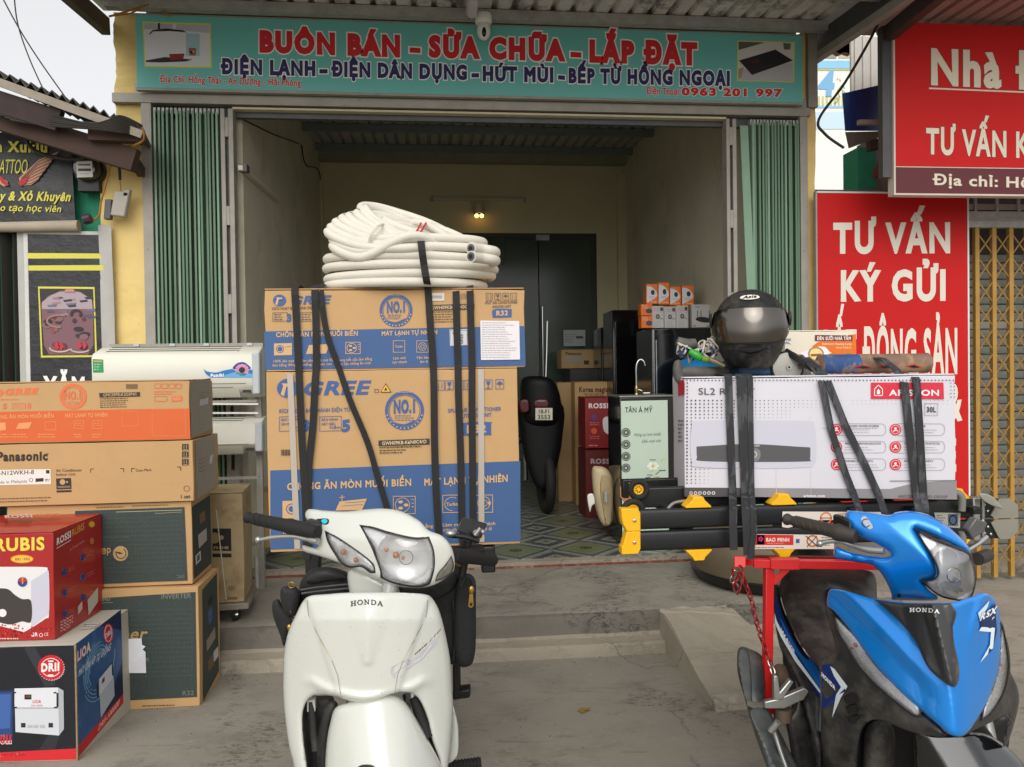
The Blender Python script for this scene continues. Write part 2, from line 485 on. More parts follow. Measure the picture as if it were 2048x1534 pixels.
def dirbox(a,bx_,ytop,D,A,ex):
 """from the near lower left corner A along a known direction to the photo column bx_"""
 ex=V(ex).normalized();n=ray(bx_[0],bx_[1]).cross(V((0,0,1)));t=(CC-A).dot(n)/ex.dot(n)
 return Box(A,A+ex*t,(atD(a[0],ytop,depth(A))-A).z,D)
def carton(bx,name,m,parent=None ,wob=.003,tape=None ,flap=True ,**k):
 """corrugated carton: body with worn edges, a flap seam across the top"""
 r=random.Random(name+str(round(bx.W,3)));mb=MB();nu,nv,nw=8,4,4
 idx={};vs=[];fs=[]
 def vid(i,j,kz):
  if (i,j,kz) not in idx:
   u,v,w=i/nu,j/nv,kz/nw
   edge=(i in (0,nu))+(j in (0,nv))+(kz in (0,nw))
   bulge=0 if edge>1 else wob*r.uniform(-.2,1)
   p=bx.P(u,v,w);q_=min(wob,.003)*edge*.6;p+=bx.ex*(r.uniform(0,q_)*(-1 if i==nu else 1 if i==0 else 0))+bx.ez*r.uniform(-q_,0)*(kz==nw)+bx.ey*r.uniform(0,q_)*(j==0)
   if i in (0,nu):p+=bx.ex*(bulge*.15*(1 if i else -1))
   if j in (0,nv):p+=bx.ey*(bulge*.15*(1 if j else -1))
   if kz in (0,nw):p+=bx.ez*(bulge*.6*(1 if kz else -.2))
   idx[(i,j,kz)]=len(vs);vs.append(p)
  return idx[(i,j,kz)]
 for i in range(nu):
  for j in range(nv):
   fs.append((vid(i,j,0),vid(i,j+1,0),vid(i+1,j+1,0),vid(i+1,j,0)))
   fs.append((vid(i,j,nw),vid(i+1,j,nw),vid(i+1,j+1,nw),vid(i,j+1,nw)))
 for i in range(nu):
  for kz in range(nw):
   fs.append((vid(i,0,kz),vid(i+1,0,kz),vid(i+1,0,kz+1),vid(i,0,kz+1)))
   fs.append((vid(i,nv,kz),vid(i,nv,kz+1),vid(i+1,nv,kz+1),vid(i+1,nv,kz)))
 for j in range(nv):
  for kz in range(nw):
   fs.append((vid(0,j,kz),vid(0,j,kz+1),vid(0,j+1,kz+1),vid(0,j+1,kz)))
   fs.append((vid(nu,j,kz),vid(nu,j+1,kz),vid(nu,j+1,kz+1),vid(nu,j,kz+1)))
 mb.add(vs,fs,m)
 # both top flaps lie on the carton as thin board with a gap between them
 if flap:
  g=.004
  for v0,v1 in ((.004,.5-g),(.5+g,.996)):
   mb.obox(bx.P(.003,v0,1)+bx.ez*.0005,bx.ex*bx.W*.994,bx.ey*bx.D*(v1-v0),bx.ez*.004,m)
 return mb.build(name,parent,smooth=35,bevel=.0025,bseg=2,base=bx.P(.5,.5,0),**k)
 # ==== materials of the place
def concrete(name,c,stain=1.0):
 """trowelled cement: broad tone, streaks along the trowel, dark greasy blots, fine grit, hairline cracks"""
 m=bpy.data.materials.new(name);m.use_nodes=True ;N=m.node_tree.nodes;L=m.node_tree.links;b=N['Principled BSDF'];b.inputs['Specular IOR Level'].default_value=.35
 tc=N.new('ShaderNodeTexCoord');gp=N.new('ShaderNodeNewGeometry')
 def nz(s,det=8,rg=.65,sc=(1,1,1),dist=0.0,src=None ):
  mp=N.new('ShaderNodeMapping');mp.inputs['Scale'].default_value=sc;L.new(gp.outputs['Position'],mp.inputs[0])
  n=N.new('ShaderNodeTexNoise');n.inputs['Scale'].default_value=s;n.inputs['Detail'].default_value=det;n.inputs['Roughness'].default_value=rg;n.inputs['Distortion'].default_value=dist;L.new(mp.outputs[0],n.inputs[0]);return n.outputs[0]
 def mr(v,a,b_,c_=0.0,d=1.0):
  r=N.new('ShaderNodeMapRange');r.inputs[1].default_value=a;r.inputs[2].default_value=b_;r.inputs[3].default_value=c_;r.inputs[4].default_value=d;L.new(v,r.inputs[0]);return r.outputs[0]
 def mix(f,a,c_,mode='MIX'):
  x=N.new('ShaderNodeMix');x.data_type='RGBA';x.blend_type=mode;L.new(f,x.inputs[0]);L.new(a,x.inputs[6]);x.inputs[7].default_value=lin(c_);return x.outputs[2]
 def mul(a,b_):
  n=N.new('ShaderNodeMath');n.operation='MULTIPLY';L.new(a,n.inputs[0])
  if isinstance(b_,float):n.inputs[1].default_value=b_
  else :L.new(b_,n.inputs[1])
  return n.outputs[0]
 rgb=N.new('ShaderNodeRGB');rgb.outputs[0].default_value=lin(c);cur=rgb.outputs[0]
 k=lambda f:tuple(min(255,q*f) for q in c)
 cur=mix(mr(nz(.9,6,.6),.42,.62,0,.75),cur,k(1.13));cur=mix(mr(nz(2.3,9,.7,(1,1.6,1)),.5,.68,0,.7*stain),cur,k(.80))
 cur=mix(mr(nz(7,10,.75,(.6,2.2,1),1.2),.56,.66,0,.55*stain),cur,k(.70))
 blot=mul(mr(nz(1.5,4,.6,dist=.8),.54,.62),mr(nz(22,9,.8,(.7,1.4,1),1.5),.50,.56));cur=mix(mul(blot,.8*stain),cur,k(.46))
 cur=mix(mr(nz(13,8,.7),.60,.70,0,.5),cur,k(1.22));cur=mix(mr(nz(160,3,.6),.62,.72,0,.5),cur,k(.6));cur=mix(mr(nz(210,3,.6,(1,1.1,1)),.62,.7,0,.45),cur,k(1.4))
 vo=N.new('ShaderNodeTexVoronoi');vo.feature='DISTANCE_TO_EDGE';vo.inputs['Scale'].default_value=.55;mp=N.new('ShaderNodeMapping');nn=N.new('ShaderNodeTexNoise');nn.inputs['Scale'].default_value=3;nn.inputs['Detail'].default_value=6
 va=N.new('ShaderNodeVectorMath');va.operation='MULTIPLY_ADD';va.inputs[1].default_value=(.35,.35,.35);L.new(gp.outputs['Position'],nn.inputs[0]);L.new(nn.outputs['Color'],va.inputs[0]);L.new(gp.outputs['Position'],va.inputs[2]);L.new(va.outputs[0],vo.inputs[0])
 crk=mul(mr(vo.outputs['Distance'],.0,.006,1,0),mr(nz(1.1,3),.5,.56));cur=mix(mul(crk,.4),cur,k(.42))
 L.new(cur,b.inputs['Base Color']);L.new(mr(nz(3,6),.3,.7,.7,.95),b.inputs['Roughness'])
 bp=N.new('ShaderNodeBump');bp.inputs['Strength'].default_value=.55;bp.inputs['Distance'].default_value=.004;h=N.new('ShaderNodeMath');h.operation='ADD';L.new(nz(45,8,.7,(.7,1.5,1)),h.inputs[0]);L.new(mul(nz(220,3),.5),h.inputs[1]);L.new(h.outputs[0],bp.inputs['Height']);L.new(bp.outputs[0],b.inputs['Normal'])
 return m
M_conc=concrete('concrete',(142,136,124),.85)
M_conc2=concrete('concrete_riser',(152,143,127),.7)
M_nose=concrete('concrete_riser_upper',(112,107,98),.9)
M_ramp=concrete('concrete_ramp',(152,144,128),.6)
M_yel=mat('yellow_plaster',(234,206,134),.85,var=.14,vs=5,c2=(186,150,88),c2s=9,c2lo=.6,c2hi=.8,bump=.4,bs=25)
M_olive=mat('inner_plaster',(200,194,172),.9,var=.14,vs=2,c2=(176,166,138),c2s=3,c2lo=.55,c2hi=.75,bump=.25,bs=30)
M_back=mat('back_plaster',(200,194,158),.9,var=.08,vs=2,bump=.15)
M_galv=mat('galvanised_steel',(172,171,166),.5,.3,var=.3,vs=16,c2=(176,176,170),c2s=60,bump=.1)
M_grey=mat('grey_painted_steel',(158,153,143),.55,.2,var=.18,vs=8,c2=(92,84,74),c2s=14,c2lo=.62,c2hi=.8)
M_dgrey=mat('dark_grey_steel',(84,84,84),.5,.3,var=.2,vs=8)
M_green=mat('green_shutter_paint',(100,130,104),.5,.05,var=.22,vs=8,grain=(1,1,.1),c2=(82,108,88),c2s=10)
M_green2=mat('pale_green_shutter_paint',(126,156,132),.5,.1,var=.1,vs=8)
M_sheet=mat('roof_sheet_steel',(214,212,205),.6,.05,var=.2,vs=4,c2=(120,117,112),c2s=6)
M_insheet=mat('inner_roof_sheet',(158,160,156),.6,.1,var=.2,vs=4)
M_wood=mat('old_wood',(72,52,43),.8,var=.25,vs=9,bump=.5,bs=30,grain=(.15,1,1),c2=(60,44,38),c2s=5)
M_black=mat('black_plastic',(22,22,23),.45,var=.25,vs=10,bump=.05)
M_rubber=mat('black_rubber',(24,23,22),.75,var=.25,vs=12,bump=.2,bs=120)
M_white=mat('white_plastic',(226,225,219),.4,var=.04)
M_cable=mat('dark_cable',(44,38,34),.6,var=.2)
M_ochre=mat('ochre_cable',(168,118,44),.6,var=.2)
M_tin=mat('pale_translucent_panel',(190,186,178),.6,var=.1,vs=6)
M_red=mat('red_vinyl',(196,30,30),.55,var=.08,vs=2,spec=.2,bump=.15,bs=5,bd=.02)
M_maroon=mat('maroon_vinyl',(92,28,34),.5,var=.05)
M_pink=mat('pink_grey_sheet',(168,132,126),.6,.2,var=.14,vs=4)
M_chrome=mat('chrome',(205,205,203),.18,1,var=.06,vs=20)
M_alu=mat('cast_aluminium',(176,176,172),.38,.85,var=.12,vs=18)
# ==== ground, porch, ramp
def noisy_grid(x0,y0,x1,y1,z,nx,ny,m,name,amp=.002,**k):
 r=random.Random(name);vs=[];fs=[]
 for j in range(ny+1):
  for i in range(nx+1):vs.append((x0+(x1-x0)*i/nx,y0+(y1-y0)*j/ny,z+r.uniform(-amp,amp)))
 for j in range(ny):
  for i in range(nx):a=j*(nx+1)+i;fs.append((a,a+1,a+nx+2,a+nx+1))
 return MB().add(vs,fs,m).build(name,**k)
g=MB();g.add([(-60,-60,0),(60,-60,0),(60,60,0),(-60,60,0)],[(0,1,2,3)],M_conc);g.build('ground',kind='structure')
# porch: worn edge, two small ledges down to the ground
def porch():
 prof=[(.10,.20),(-.30,.201),(-.78,.198),(-.905,.194),(-.925,.184),(-.932,.165),(-.938,.125),(-.942,.090),(-.950,.072),(-.99,.066),(-1.022,.062),(-1.032,.05),(-1.038,0),(-1.038,-.05)]
 r=random.Random(3);mb=MB();xs=[-2.7+i*.09 for i in range(int(5.35/.09)+1)];vs=[];fs=[];n=len(prof)
 for x in xs:
  for k,(y,z) in enumerate(prof):
   w=.004 if 2<k<n-1 else .001
   vs.append((x,y+r.uniform(-w,w)-.012*math.sin(x*2.1),z+r.uniform(-w,w)*.6))
 for i in range(len(xs)-1):
  for k in range(n-1):a=i*n+k;fs.append((a,a+1,a+n+1,a+n))
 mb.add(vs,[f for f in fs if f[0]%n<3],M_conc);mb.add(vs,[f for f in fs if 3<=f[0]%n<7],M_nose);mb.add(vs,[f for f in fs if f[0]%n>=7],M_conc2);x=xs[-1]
 mb.add([(x,.1,.2)]+[(x,y,z) for y,z in prof[1:]]+[(x,.1,-.05)],[tuple(range(n+1))],M_conc2)
 # top skin darker with cement wash
 o=mb.build('porch_step',kind='structure',smooth=28,weld=True );return o
porch()
rp=MB()
a0,a1=1.205,1.60
vs=[(a0,-.93,.203),(a1-.02,-.93,.203),(a1+.03,-1.06,.175),(a1+.1,-1.70,.055),(a1+.1,-1.76,.0),(a1+.1,-1.76,-.03),(a1,-.9,-.03),(a0,-1.0,.195),(a0-.005,-1.35,.125),(a0+.0,-1.70,.045),(a0+.01,-1.765,0),(a0+.01,-1.765,-.03),(a0,-.9,-.03)]
rp.add([vs[0],vs[1],vs[2],vs[7]],[(0,3,2,1)],M_ramp);rp.add([vs[7],vs[2],vs[3],vs[9]],[(0,3,2,1)],M_ramp)
rp.add([vs[9],vs[3],vs[4],vs[10]],[(0,3,2,1)],M_ramp);rp.add([vs[0],vs[7],vs[9],vs[10],vs[11],vs[12]],[(0,1,2,3,4,5)],M_ramp)
rp.add([vs[1],vs[2],vs[3],vs[4],vs[5],vs[6]],[(5,4,3,2,1,0)],M_ramp)
o=rp.build('concrete_ramp',kind='structure',weld=True )
bm=bmesh.new();bm.from_mesh(o.data);bmesh.ops.subdivide_edges(bm,edges=bm.edges,cuts=5,use_grid_fill=True )
r=random.Random(5)
for v in bm.verts:v.co.x+=r.uniform(-.008,.008);v.co.z+=r.uniform(-.006,.006)
bm.to_mesh(o.data);bm.free()
# bits lying on the ground
lf=MB();c=atZ(1168,1421,.004)
lf.add([c+V(p) for p in ((-.03,.0,0),(-.012,.022,.004),(.01,.012,.006),(.034,.026,.003),(.028,.0,.002),(.004,-.012,.006),(-.014,-.034,.002),(-.02,-.01,.001))],[(0,1,2,7),(2,3,4,5),(2,5,6,7)],mat('dry_leaf',(150,112,48),.8))
lf.build('dry_leaf',label='small dry brown leaf lying on the concrete between the two motorbikes',cat='leaf')
r=random.Random(21);gm=MB()
for k in range(900):
 x,y=r.uniform(-1.3,2.9),r.uniform(-3.3,.03);z=.201 if y>-.9 else .002;
 if -1.06<y<=-.9 or (1.15<x<1.75 and -1.8<y<-.9):continue
 if r.random()<.4:y=-1.045-abs(r.gauss(0,.05));z=.002
 q=r.uniform(.0012,.0042);p=[V((x+q*math.cos(t+r.random())*r.uniform(.6,1.2),y+q*math.sin(t+r.random()),z)) for t in (0,1.6,3.1,4.7)]+[V((x,y,z+q*.8))];gm.add(p,[(0,1,4),(1,2,4),(2,3,4),(3,0,4)],(ink((84,78,68)),ink((150,142,126)),ink((58,54,48)))[k%3])
gm.build('grit',kind='stuff',label='fine grit and crumbs lying on the concrete',cat='grit')
# floor of the shop and its tiles
def tile_mat():
 m=bpy.data.materials.new('patterned_floor_tile');m.use_nodes=True ;N=m.node_tree.nodes;L=m.node_tree.links;b=N['Principled BSDF']
 tc=N.new('ShaderNodeTexCoord');sp=N.new('ShaderNodeSeparateXYZ');L.new(tc.outputs['Object'],sp.inputs[0])
 def mth(op,a,b_=None ,c_=None ):
  n=N.new('ShaderNodeMath');n.operation=op
  for i,q in enumerate((a,b_,c_)):
   if q is None :continue
   if isinstance(q,(int,float)):n.inputs[i].default_value=q
   else :L.new(q,n.inputs[i])
  return n.outputs[0]
 ax,ay=mth('ABSOLUTE',sp.outputs[0]),mth('ABSOLUTE',sp.outputs[1]);s=mth('ADD',ax,ay)
 rad=mth('SQRT',mth('ADD',mth('MULTIPLY',ax,ax),mth('MULTIPLY',ay,ay)))
 cur=N.new('ShaderNodeRGB').outputs[0];cur.default_value=lin((150,150,136))
 def over(mask,c):
  nonlocal cur
  x=N.new('ShaderNodeMix');x.data_type='RGBA';L.new(mask,x.inputs[0]);L.new(cur,x.inputs[6]);x.inputs[7].default_value=lin(c);cur=x.outputs[2]
 lt=lambda v,t:mth('LESS_THAN',v,t)
 band=lambda v,a,b2:mth('MULTIPLY',mth('GREATER_THAN',v,a),lt(v,b2))
 over(lt(s,.46),(134,138,122));over(band(s,.33,.42),(78,84,88));over(lt(s,.27),(88,94,98));over(lt(s,.20),(118,128,92));over(band(s,.264,.274),(196,194,180));over(band(s,.415,.425),(190,188,174));over(band(s,.19,.197),(176,176,156));over(mth('GREATER_THAN',s,.46),(112,122,92))
 over(band(rad,.03,.045),(60,62,54));over(lt(rad,.018),(40,40,38));over(lt(s,.0),(0,0,0))
 nz=N.new('ShaderNodeTexNoise');nz.inputs['Scale'].default_value=25;L.new(tc.outputs['Object'],nz.inputs[0])
 x=N.new('ShaderNodeMix');x.data_type='RGBA';x.blend_type='MULTIPLY';x.inputs[0].default_value=.35;L.new(cur,x.inputs[6]);L.new(nz.outputs[0],x.inputs[7]);cur=x.outputs[2]
 L.new(cur,b.inputs['Base Color']);b.inputs['Roughness'].default_value=.32;return m
M_tile=tile_mat()
XL,XR,YB=-1.19,2.20,3.60
fl=MB();fl.box((XL-.5,.12,.0),(XR+.3,YB+.1,.232),M_conc2);floor=fl.build('floor',kind='structure')
ts=.5;t0=None
for j in range(7):
 for i in range(7):
  x0=XL+.003+i*ts;y0=.14+j*ts
  if x0+ts>XR+.12 or y0+ts>YB+.1:continue
  if t0 is None :
   mb=MB();mb.box((x0+.0015,y0+.0015,.226),(x0+ts-.0015,y0+ts-.0015,.24),M_tile);t0=mb.build('tile',floor,base=(x0+ts/2,y0+ts/2,.226));f0=(x0,y0)
  else :
   c=t0 .copy();col.objects.link(c);c.location=t0 .location+V((x0-f0[0],y0-f0[1],0))
sl=MB();sl.box((XL-.3,.065,.19),(XR+.3,.14,.236),M_conc2)
sl.box((XL-.3,.048,.198),(XR+.3,.066,.212),mat('worn_red_paint',(128,62,44),.8,var=.4,vs=12,c2=(150,130,110),c2s=20))
sl.build('threshold',kind='structure')
# ==== the shop building
shop=root('shop_building',(0,0,0),'open fronted shop with yellow plaster pillars, grey steel lintel and dim inside','building')
def part(name,m,*boxes,parent=shop,bevel=0,**k):
 mb=MB()
 for a,b in boxes:mb.box(a,b,m)
 return mb.build(name,parent,bevel=bevel,**k)
def rough_pillar(x0,x1,y0,y1,z0,z1,m,name):
 r=random.Random(name);mb=MB();n=30;vs=[];fs=[]
 for k in range(n+1):
  z=z0+(z1-z0)*k/n
  for x,y in ((x0,y0),(x1,y0),(x1,y1),(x0,y1)):vs.append((x+r.uniform(-.008,.008)*(x<0 and x==x0 or x>0 and x==x1),y+r.uniform(-.003,.003),z))
 for k in range(n):
  for i in range(4):a=4*k+i;b=4*k+(i+1)%4;fs.append((a,b,b+4,a+4))
 fs+=[(3,2,1,0),(4*n,4*n+1,4*n+2,4*n+3)]
 mb.add(vs,fs,m);return mb.build(name,shop)
rough_pillar(-2.02,-1.765,.0,.25,0,2.98,M_yel,'pillar');rough_pillar(-1.93,-1.72,.02,.25,2.98,3.76,M_yel,'pillar')
rough_pillar(2.50,2.60,.0,.25,0,3.76,M_yel,'pillar')
part('lintel',M_grey,((-1.93,-.035,3.19),(2.55,.06,3.245)))
part('lintel',mat('grey_steel_light',(176,170,158),.5,.2,var=.15,vs=9),((-1.80,-.02,3.247),(2.53,.06,3.31)))
part('track_rail',mat('pale_rail',(196,186,154),.5,var=.12),((-1.22,-.02,3.165),(1.97,.03,3.178)))
part('track_rail',M_dgrey,((-1.7,.032,3.13),(2.5,.07,3.188)))
part('wall_above_opening',M_olive,((-1.72,.08,3.2),(2.5,.12,4.15)))
part('jamb',M_grey,((-1.763,-.03,.2),(-1.705,.05,3.188)))
part('jamb',M_grey,((2.478,-.03,.2),(2.53,.05,3.188)))
part('return_wall',M_olive,((-1.765,.1,.2),(XL-.102,.14,4.1)));part('return_wall',M_olive,((XR+.102,.1,.2),(2.52,.14,4.1)))
# gate posts with long slots 
def slotted_post(x0,x1,m):
 t=MB();y0,y1=-.03,.05;zz=.24;w=x1-x0;sx0,sx1=x0+w*.34,x0+w*.62
 t.box((x0,y0,zz),(sx0,y1,3.165),m);t.box((sx1,y0,zz),(x1,y1,3.165),m);t.box((sx0,y0+.03,zz),(sx1,y1-.01,3.165),M_dgrey)
 z=zz
 while z<3.1:
  t.box((sx0,y0,z),(sx1,y0+.029,z+.12),m);z+=.55
 return t.build('gate_post',shop,bevel=.002)
slotted_post(-1.292,-1.215,M_grey);slotted_post(1.965,2.035,M_grey)
# inside walls, back wall, glass screen
part('side_wall',M_olive,((XL-.1,.1,.2),(XL,YB+.1,4.15)));part('side_wall',M_olive,((XR,.1,.2),(XR+.1,YB+.1,4.15)))
gd0,gd1=atY(905,465,YB).x,atY(1193,465,YB).x;gz=atY(1000,466,YB).z
part('back_wall',M_back,((XL,YB,.2),(gd0,YB+.1,3.815)),((gd1,YB,.2),(XR,YB+.1,3.815)),((gd0,YB,gz),(gd1,YB+.1,3.815)))
part('back_beam',mat('grey_back_beam',(150,146,130),.9,var=.15,grain=(1,1,.3)),((XL,YB-.12,3.82),(XR,YB+.1,3.935)))
part('back_column',M_back,((XL,YB-.06,.24),(XL+.03,YB,3.72)))
part('back_column',M_back,((XR-.1,YB-.06,.24),(XR,YB,3.72)))
part('room_beyond',mat('dark_back_room',(128,134,122),.9),((XL,YB+2.5,.2),(XR,YB+2.6,4)),((XL-.1,YB+.1,.2),(XL,YB+2.6,4)),((XR,YB+.1,.2),(XR+.1,YB+2.6,4)),((XL-.1,YB+.1,.19),(XR+.1,YB+2.6,.235)),((XL,YB+.1,3.4),(XR,YB+2.6,3.5)))
M_frame=mat('dark_door_frame',(58,58,52),.5,.3)
M_glass=mat('reflection_toned_glass',(84,96,86),.14,var=.06,vs=2);M_glass.node_tree.nodes['Principled BSDF'].inputs['Alpha'].default_value=.62  # half-opaque grey-green colour stands in for the dim reflections on the panes
gs=root('glass_partition',((gd0+gd1)/2,YB,.24),'tall dark glass partition with sliding door in the back wall of the shop','glass door')
mb=MB()
for x in (gd0,gd1-.05):mb.box((x,YB+.01,.24),(x+.05,YB+.08,gz),M_frame)
mb.box((gd0,YB+.005,gz-.05),(gd1,YB+.085,gz),M_frame);mb.build('frame',gs)
xm=atY(1078,600,YB).x
mb=MB();mb.box((gd0+.05,YB+.04,.24),(xm,YB+.05,gz-.05),M_glass);mb.build('pane',gs)
mb=MB();mb.box((xm+.01,YB+.025,.24),(gd1-.05,YB+.035,gz-.05),M_glass);mb.build('pane',gs)
mb=MB();p=atY(1085,640,YB-.02);mb.cyl((p.x,YB-.03,p.z-.75),(p.x,YB-.03,p.z+.15),.012,M_chrome);mb.box((p.x-.01,YB-.02,p.z-.6),(p.x+.01,YB+.03,p.z-.58),M_chrome);mb.box((p.x-.01,YB-.02,p.z+.05),(p.x+.01,YB+.03,p.z+.07),M_chrome);mb.build('handle',gs)
mb=MB();p=atY(1083,475,YB);mb.box((p.x-.06,YB,p.z-.03),(p.x+.09,YB+.03,p.z+.03),M_galv);mb.build('door_closer',gs)
# notice behind the glass
n1=atY(1127,660,YB-.02);n2=atY(1171,692,YB-.02)
mb=MB();mb.box((n1 .x,YB-.02,n2 .z),(n2 .x,YB-.014,n1 .z),mat('notice_paper',(170,176,176),.7));nt=mb.build('notice',label='pale paper notice fixed on the dark glass partition at the back',cat='notice')
pr=Print(Plane((0,YB-.02,0),(0,-1,0)),.001);pr.rect(1152,672,1166,677,(50,54,56));pr.smalltext(1130,668,1150,4,5,1.6,ink((110,116,118)),3);pr.build('print',nt)
# roof inside: corrugated sheet and purlins
def corrugated(x0,x1,y0,y1,zf,pitch,h,m,name,parent,th=.004,along='y',**k):
 vs=[];fs=[];n=int((x1-x0)/pitch);prof=[(0,0),(.32,0),(.42,1),(.58,1),(.68,0)]
 pts=[]
 for i in range(n):
  for u,v in prof:pts.append((x0+(i+u)*pitch,v*h))
 pts.append((x1,0));ys=(y0,y1)
 for y in ys:
  for x,v in pts:vs.append((x,y,zf(y)+v))
 m_=len(pts)
 for y in ys:
  for x,v in pts:vs.append((x,y,zf(y)+v+th))
 for i in range(m_-1):
  fs.append((i,i+m_,i+m_+1,i+1));fs.append((i+2*m_,i+2*m_+1,i+3*m_+1,i+3*m_))
  fs.append((i,i+1,i+1+2*m_,i+2*m_));fs.append((i+m_,i+3*m_,i+3*m_+1,i+m_+1))
 return MB().add(vs,fs,m).build(name,parent,**k)
corrugated(XL-.08,XR+.08,.13,YB+.15,lambda y:3.72+.061*y,.11,.028,M_insheet,'ceiling_sheet',shop)
for y in (2.42,3.22,1.6,.8):
 part('purlin',mat('purlin_paint',(120,128,128),.6,.1),((XL,y,3.65+.062*y),(XR,y+.05,3.715+.061*y)))
 # outside awning
awn=root('awning',(.3,-1.5,3.7),'grey corrugated steel awning over the shop front and its signboard','awning')
zf=lambda y:3.795+.075*y
corrugated(-2.02,2.72,-1.45,.1,zf,.125,.03,M_sheet,'roof_sheet',awn)
part('fascia_purlin',M_galv,((-1.92,-.15,3.718),(2.62,-.09,3.778)),parent=awn)
for y in (-.75,-1.4):part('purlin',M_galv,((-2.0,y,zf(y)-.1),(2.7,y+.05,zf(y)-.004)),parent=awn)
mb=MB();mb.bar((-1.97,.0,3.66),(-1.97,-1.45,3.55),.05,.1,mat('rusty_verge',(98,80,66),.7,.2,var=.3));mb.build('verge_beam',awn)
mb=MB();mb.bar((2.66,.1,3.70),(2.66,-1.45,3.59),.05,.16,M_dgrey);mb.bar((2.62,.05,3.60),(2.62,-1.45,3.49),.05,.05,M_grey);mb.build('verge_beam',awn)
mb=MB();mb.box((2.535,-.04,3.25),(2.60,.03,3.775),M_grey);mb.build('bracket',awn)
# tube lamp and security camera under the awning
p=atY(944,0,-.30);tl=MB();q=atY(943,27,-.26);tl.tube([q+V((0,-.55,.02)),q+V((0,-.01,.0)),q],[.034,.034,.03],mat('lamp_diffuser',(214,208,214),.3,var=.03),16)
tl.build('tube_lamp',label='white plastic tube lamp under the awning above the security camera',cat='lamp',smooth=40)
sc=root('security_camera',atY(965,40,-.13),'white dome security camera hanging in front of the teal signboard','security camera')
c=atY(967,45,-.2);mb=MB();mb.lathe(c+V((0,0,-.012)),[(.045,0),(.052,.01),(.052,.05),(.046,.062)],M_white,24);mb.build('mount',sc,smooth=40)
mb=MB();mb.ball(c+V((0,-.005,-.055)),.042,M_white,20,14,(1,1,1.35));mb.build('body',sc,smooth=60)
mb=MB();mb.ball(c+V((0,-.032,-.07)),.02,mat('camera_lens',(8,8,10),.08,var=0),16,10,(.8,1,1.6));mb.build('lens',sc,smooth=60)
mb=MB();mb.tube(spline3([c+V((.0,.05,.04)),c+V((.0,.02,.07)),c+V((0,0,.05))],5),.008,M_white,8);mb.build('bracket',sc)
# folding shutters, every leaf a slat
def slat(x,z0,z1,ang,m,dpt=.085,lean=0):
 mb=MB();dx=math.sin(ang)*dpt;y0=-.028
 def pl(x0,yy0,x1,yy1,th):
  a=V((x0,yy0,z0));d=V((x1-x0,yy1-yy0,0));nrm=V((-d.y,d.x,0)).normalized()*th
  mb.obox(a,d,nrm,(lean,0,z1-z0),m)
 pl(x,y0,x+dx,y0+dpt,.003);pl(x,y0-.001,x+.010,y0-.001,.0025)
 return mb
def shutter(x0,x1,n,label,first_wide=False ):
 sh=root('folding_shutter',((x0+x1)/2,0,.24),label,'shutter','green folding shutters at both sides of the shop opening')
 r=random.Random(n)
 for i in range(n):
  x=x0+(x1-x0)*(i+.5)/n+r.uniform(-.006,.006)
  mb=slat(x,.25,3.155-r.uniform(0,.02),(.28 if i%2 else -.2)+r.uniform(-.05,.05),M_green if i%5 else M_green2);mb.build('slat',sh)
 mb=MB()
 for i in range(n):x=x0+(x1-x0)*(i+.5)/n;mb.box((x-.006,-.02,3.13),(x+.008,.02,3.165),M_galv)
 mb.build('roller_track',sh)
 return sh
shutter(-1.70,-1.30,16,'folded green steel shutter next to the left yellow pillar')
s2=shutter(2.13,2.475,15,'folded green steel shutter with a leaning outer leaf next to the red banner')
mb=MB();mb.obox((2.15,-.03,.5),(.055,0,0),(0,.004,0),(-.09,0,2.62),M_green2);mb.build('slat',s2)
# ==== the teal signboard
Ys=-.085;sgn=root('signboard',(.36,Ys,3.29),'long teal shop signboard with red and navy lettering under the awning','signboard')
s_tl,s_tr,s_br,s_bl=[atY(x,y,Ys) for x,y in ((271,29),(1604,71),(1603,205),(279,175))]
M_teal=mat('teal_vinyl',(104,184,178),.45,var=.05,vs=2)
mb=MB();mb.box((s_tl.x,Ys,s_bl.z),(s_tr.x,Ys+.03,s_tl.z),M_teal);mb.build('panel',sgn)
mb=MB()
for a,b in (((s_tl.x-.006,Ys+.001,s_bl.z-.014),(s_tr.x+.006,Ys+.035,s_bl.z-.001)),((s_tl.x-.006,Ys+.001,s_tl.z+.001),(s_tr.x+.006,Ys+.035,s_tl.z+.01))):mb.box(a,b,M_grey)
mb.build('frame',sgn)
SP=Plane((0,Ys,0),(0,-1,0))
RED,NAVY,WHT=(198,30,38),(34,26,92),(236,236,232)
pr=Print(SP,.001,.0006)
pr.text('BUÔN BÁN',(519,101),(800,111),37,RED,.078,outline=WHT,ow=.05)
pr.text('-',(820,112),(840,113),37,RED,.05,outline=WHT,ow=.05)
pr.text('SỬA CHỮA',(859,111),(1126,119),37,RED,.078,outline=WHT,ow=.05)
pr.text('-',(1142,121),(1162,122),37,RED,.05,outline=WHT,ow=.05)
pr.text('LẮP ĐẶT',(1179,121),(1392,127),38,RED,.078,outline=WHT,ow=.05)
pr.build('lettering_red',sgn)
pr=Print(SP,.001,.0006)
for t,a,b in (('ĐIỆN LẠNH',(443,146),(631,150)),('-',(640,151),(654,151)),('ĐIỆN DÂN DỤNG',(664,151),(934,158)),('-',(944,159),(957,159)),('HÚT MÙI',(965,160),(1107,163)),('-',(1117,163),(1129,164)),('BẾP TỪ HỒNG NGOẠI',(1137,164),(1460,170))):
 pr.text(t,a,b,26,NAVY,.066,outline=WHT,ow=.055)
pr.build('lettering_navy',sgn)
pr=Print(SP,.001,.0006)
pr.text('Địa Chỉ: Hồng Thái - An Dương - Hải Phòng',(320,164),(601,172),13,RED,.03,outline=WHT,ow=.035)
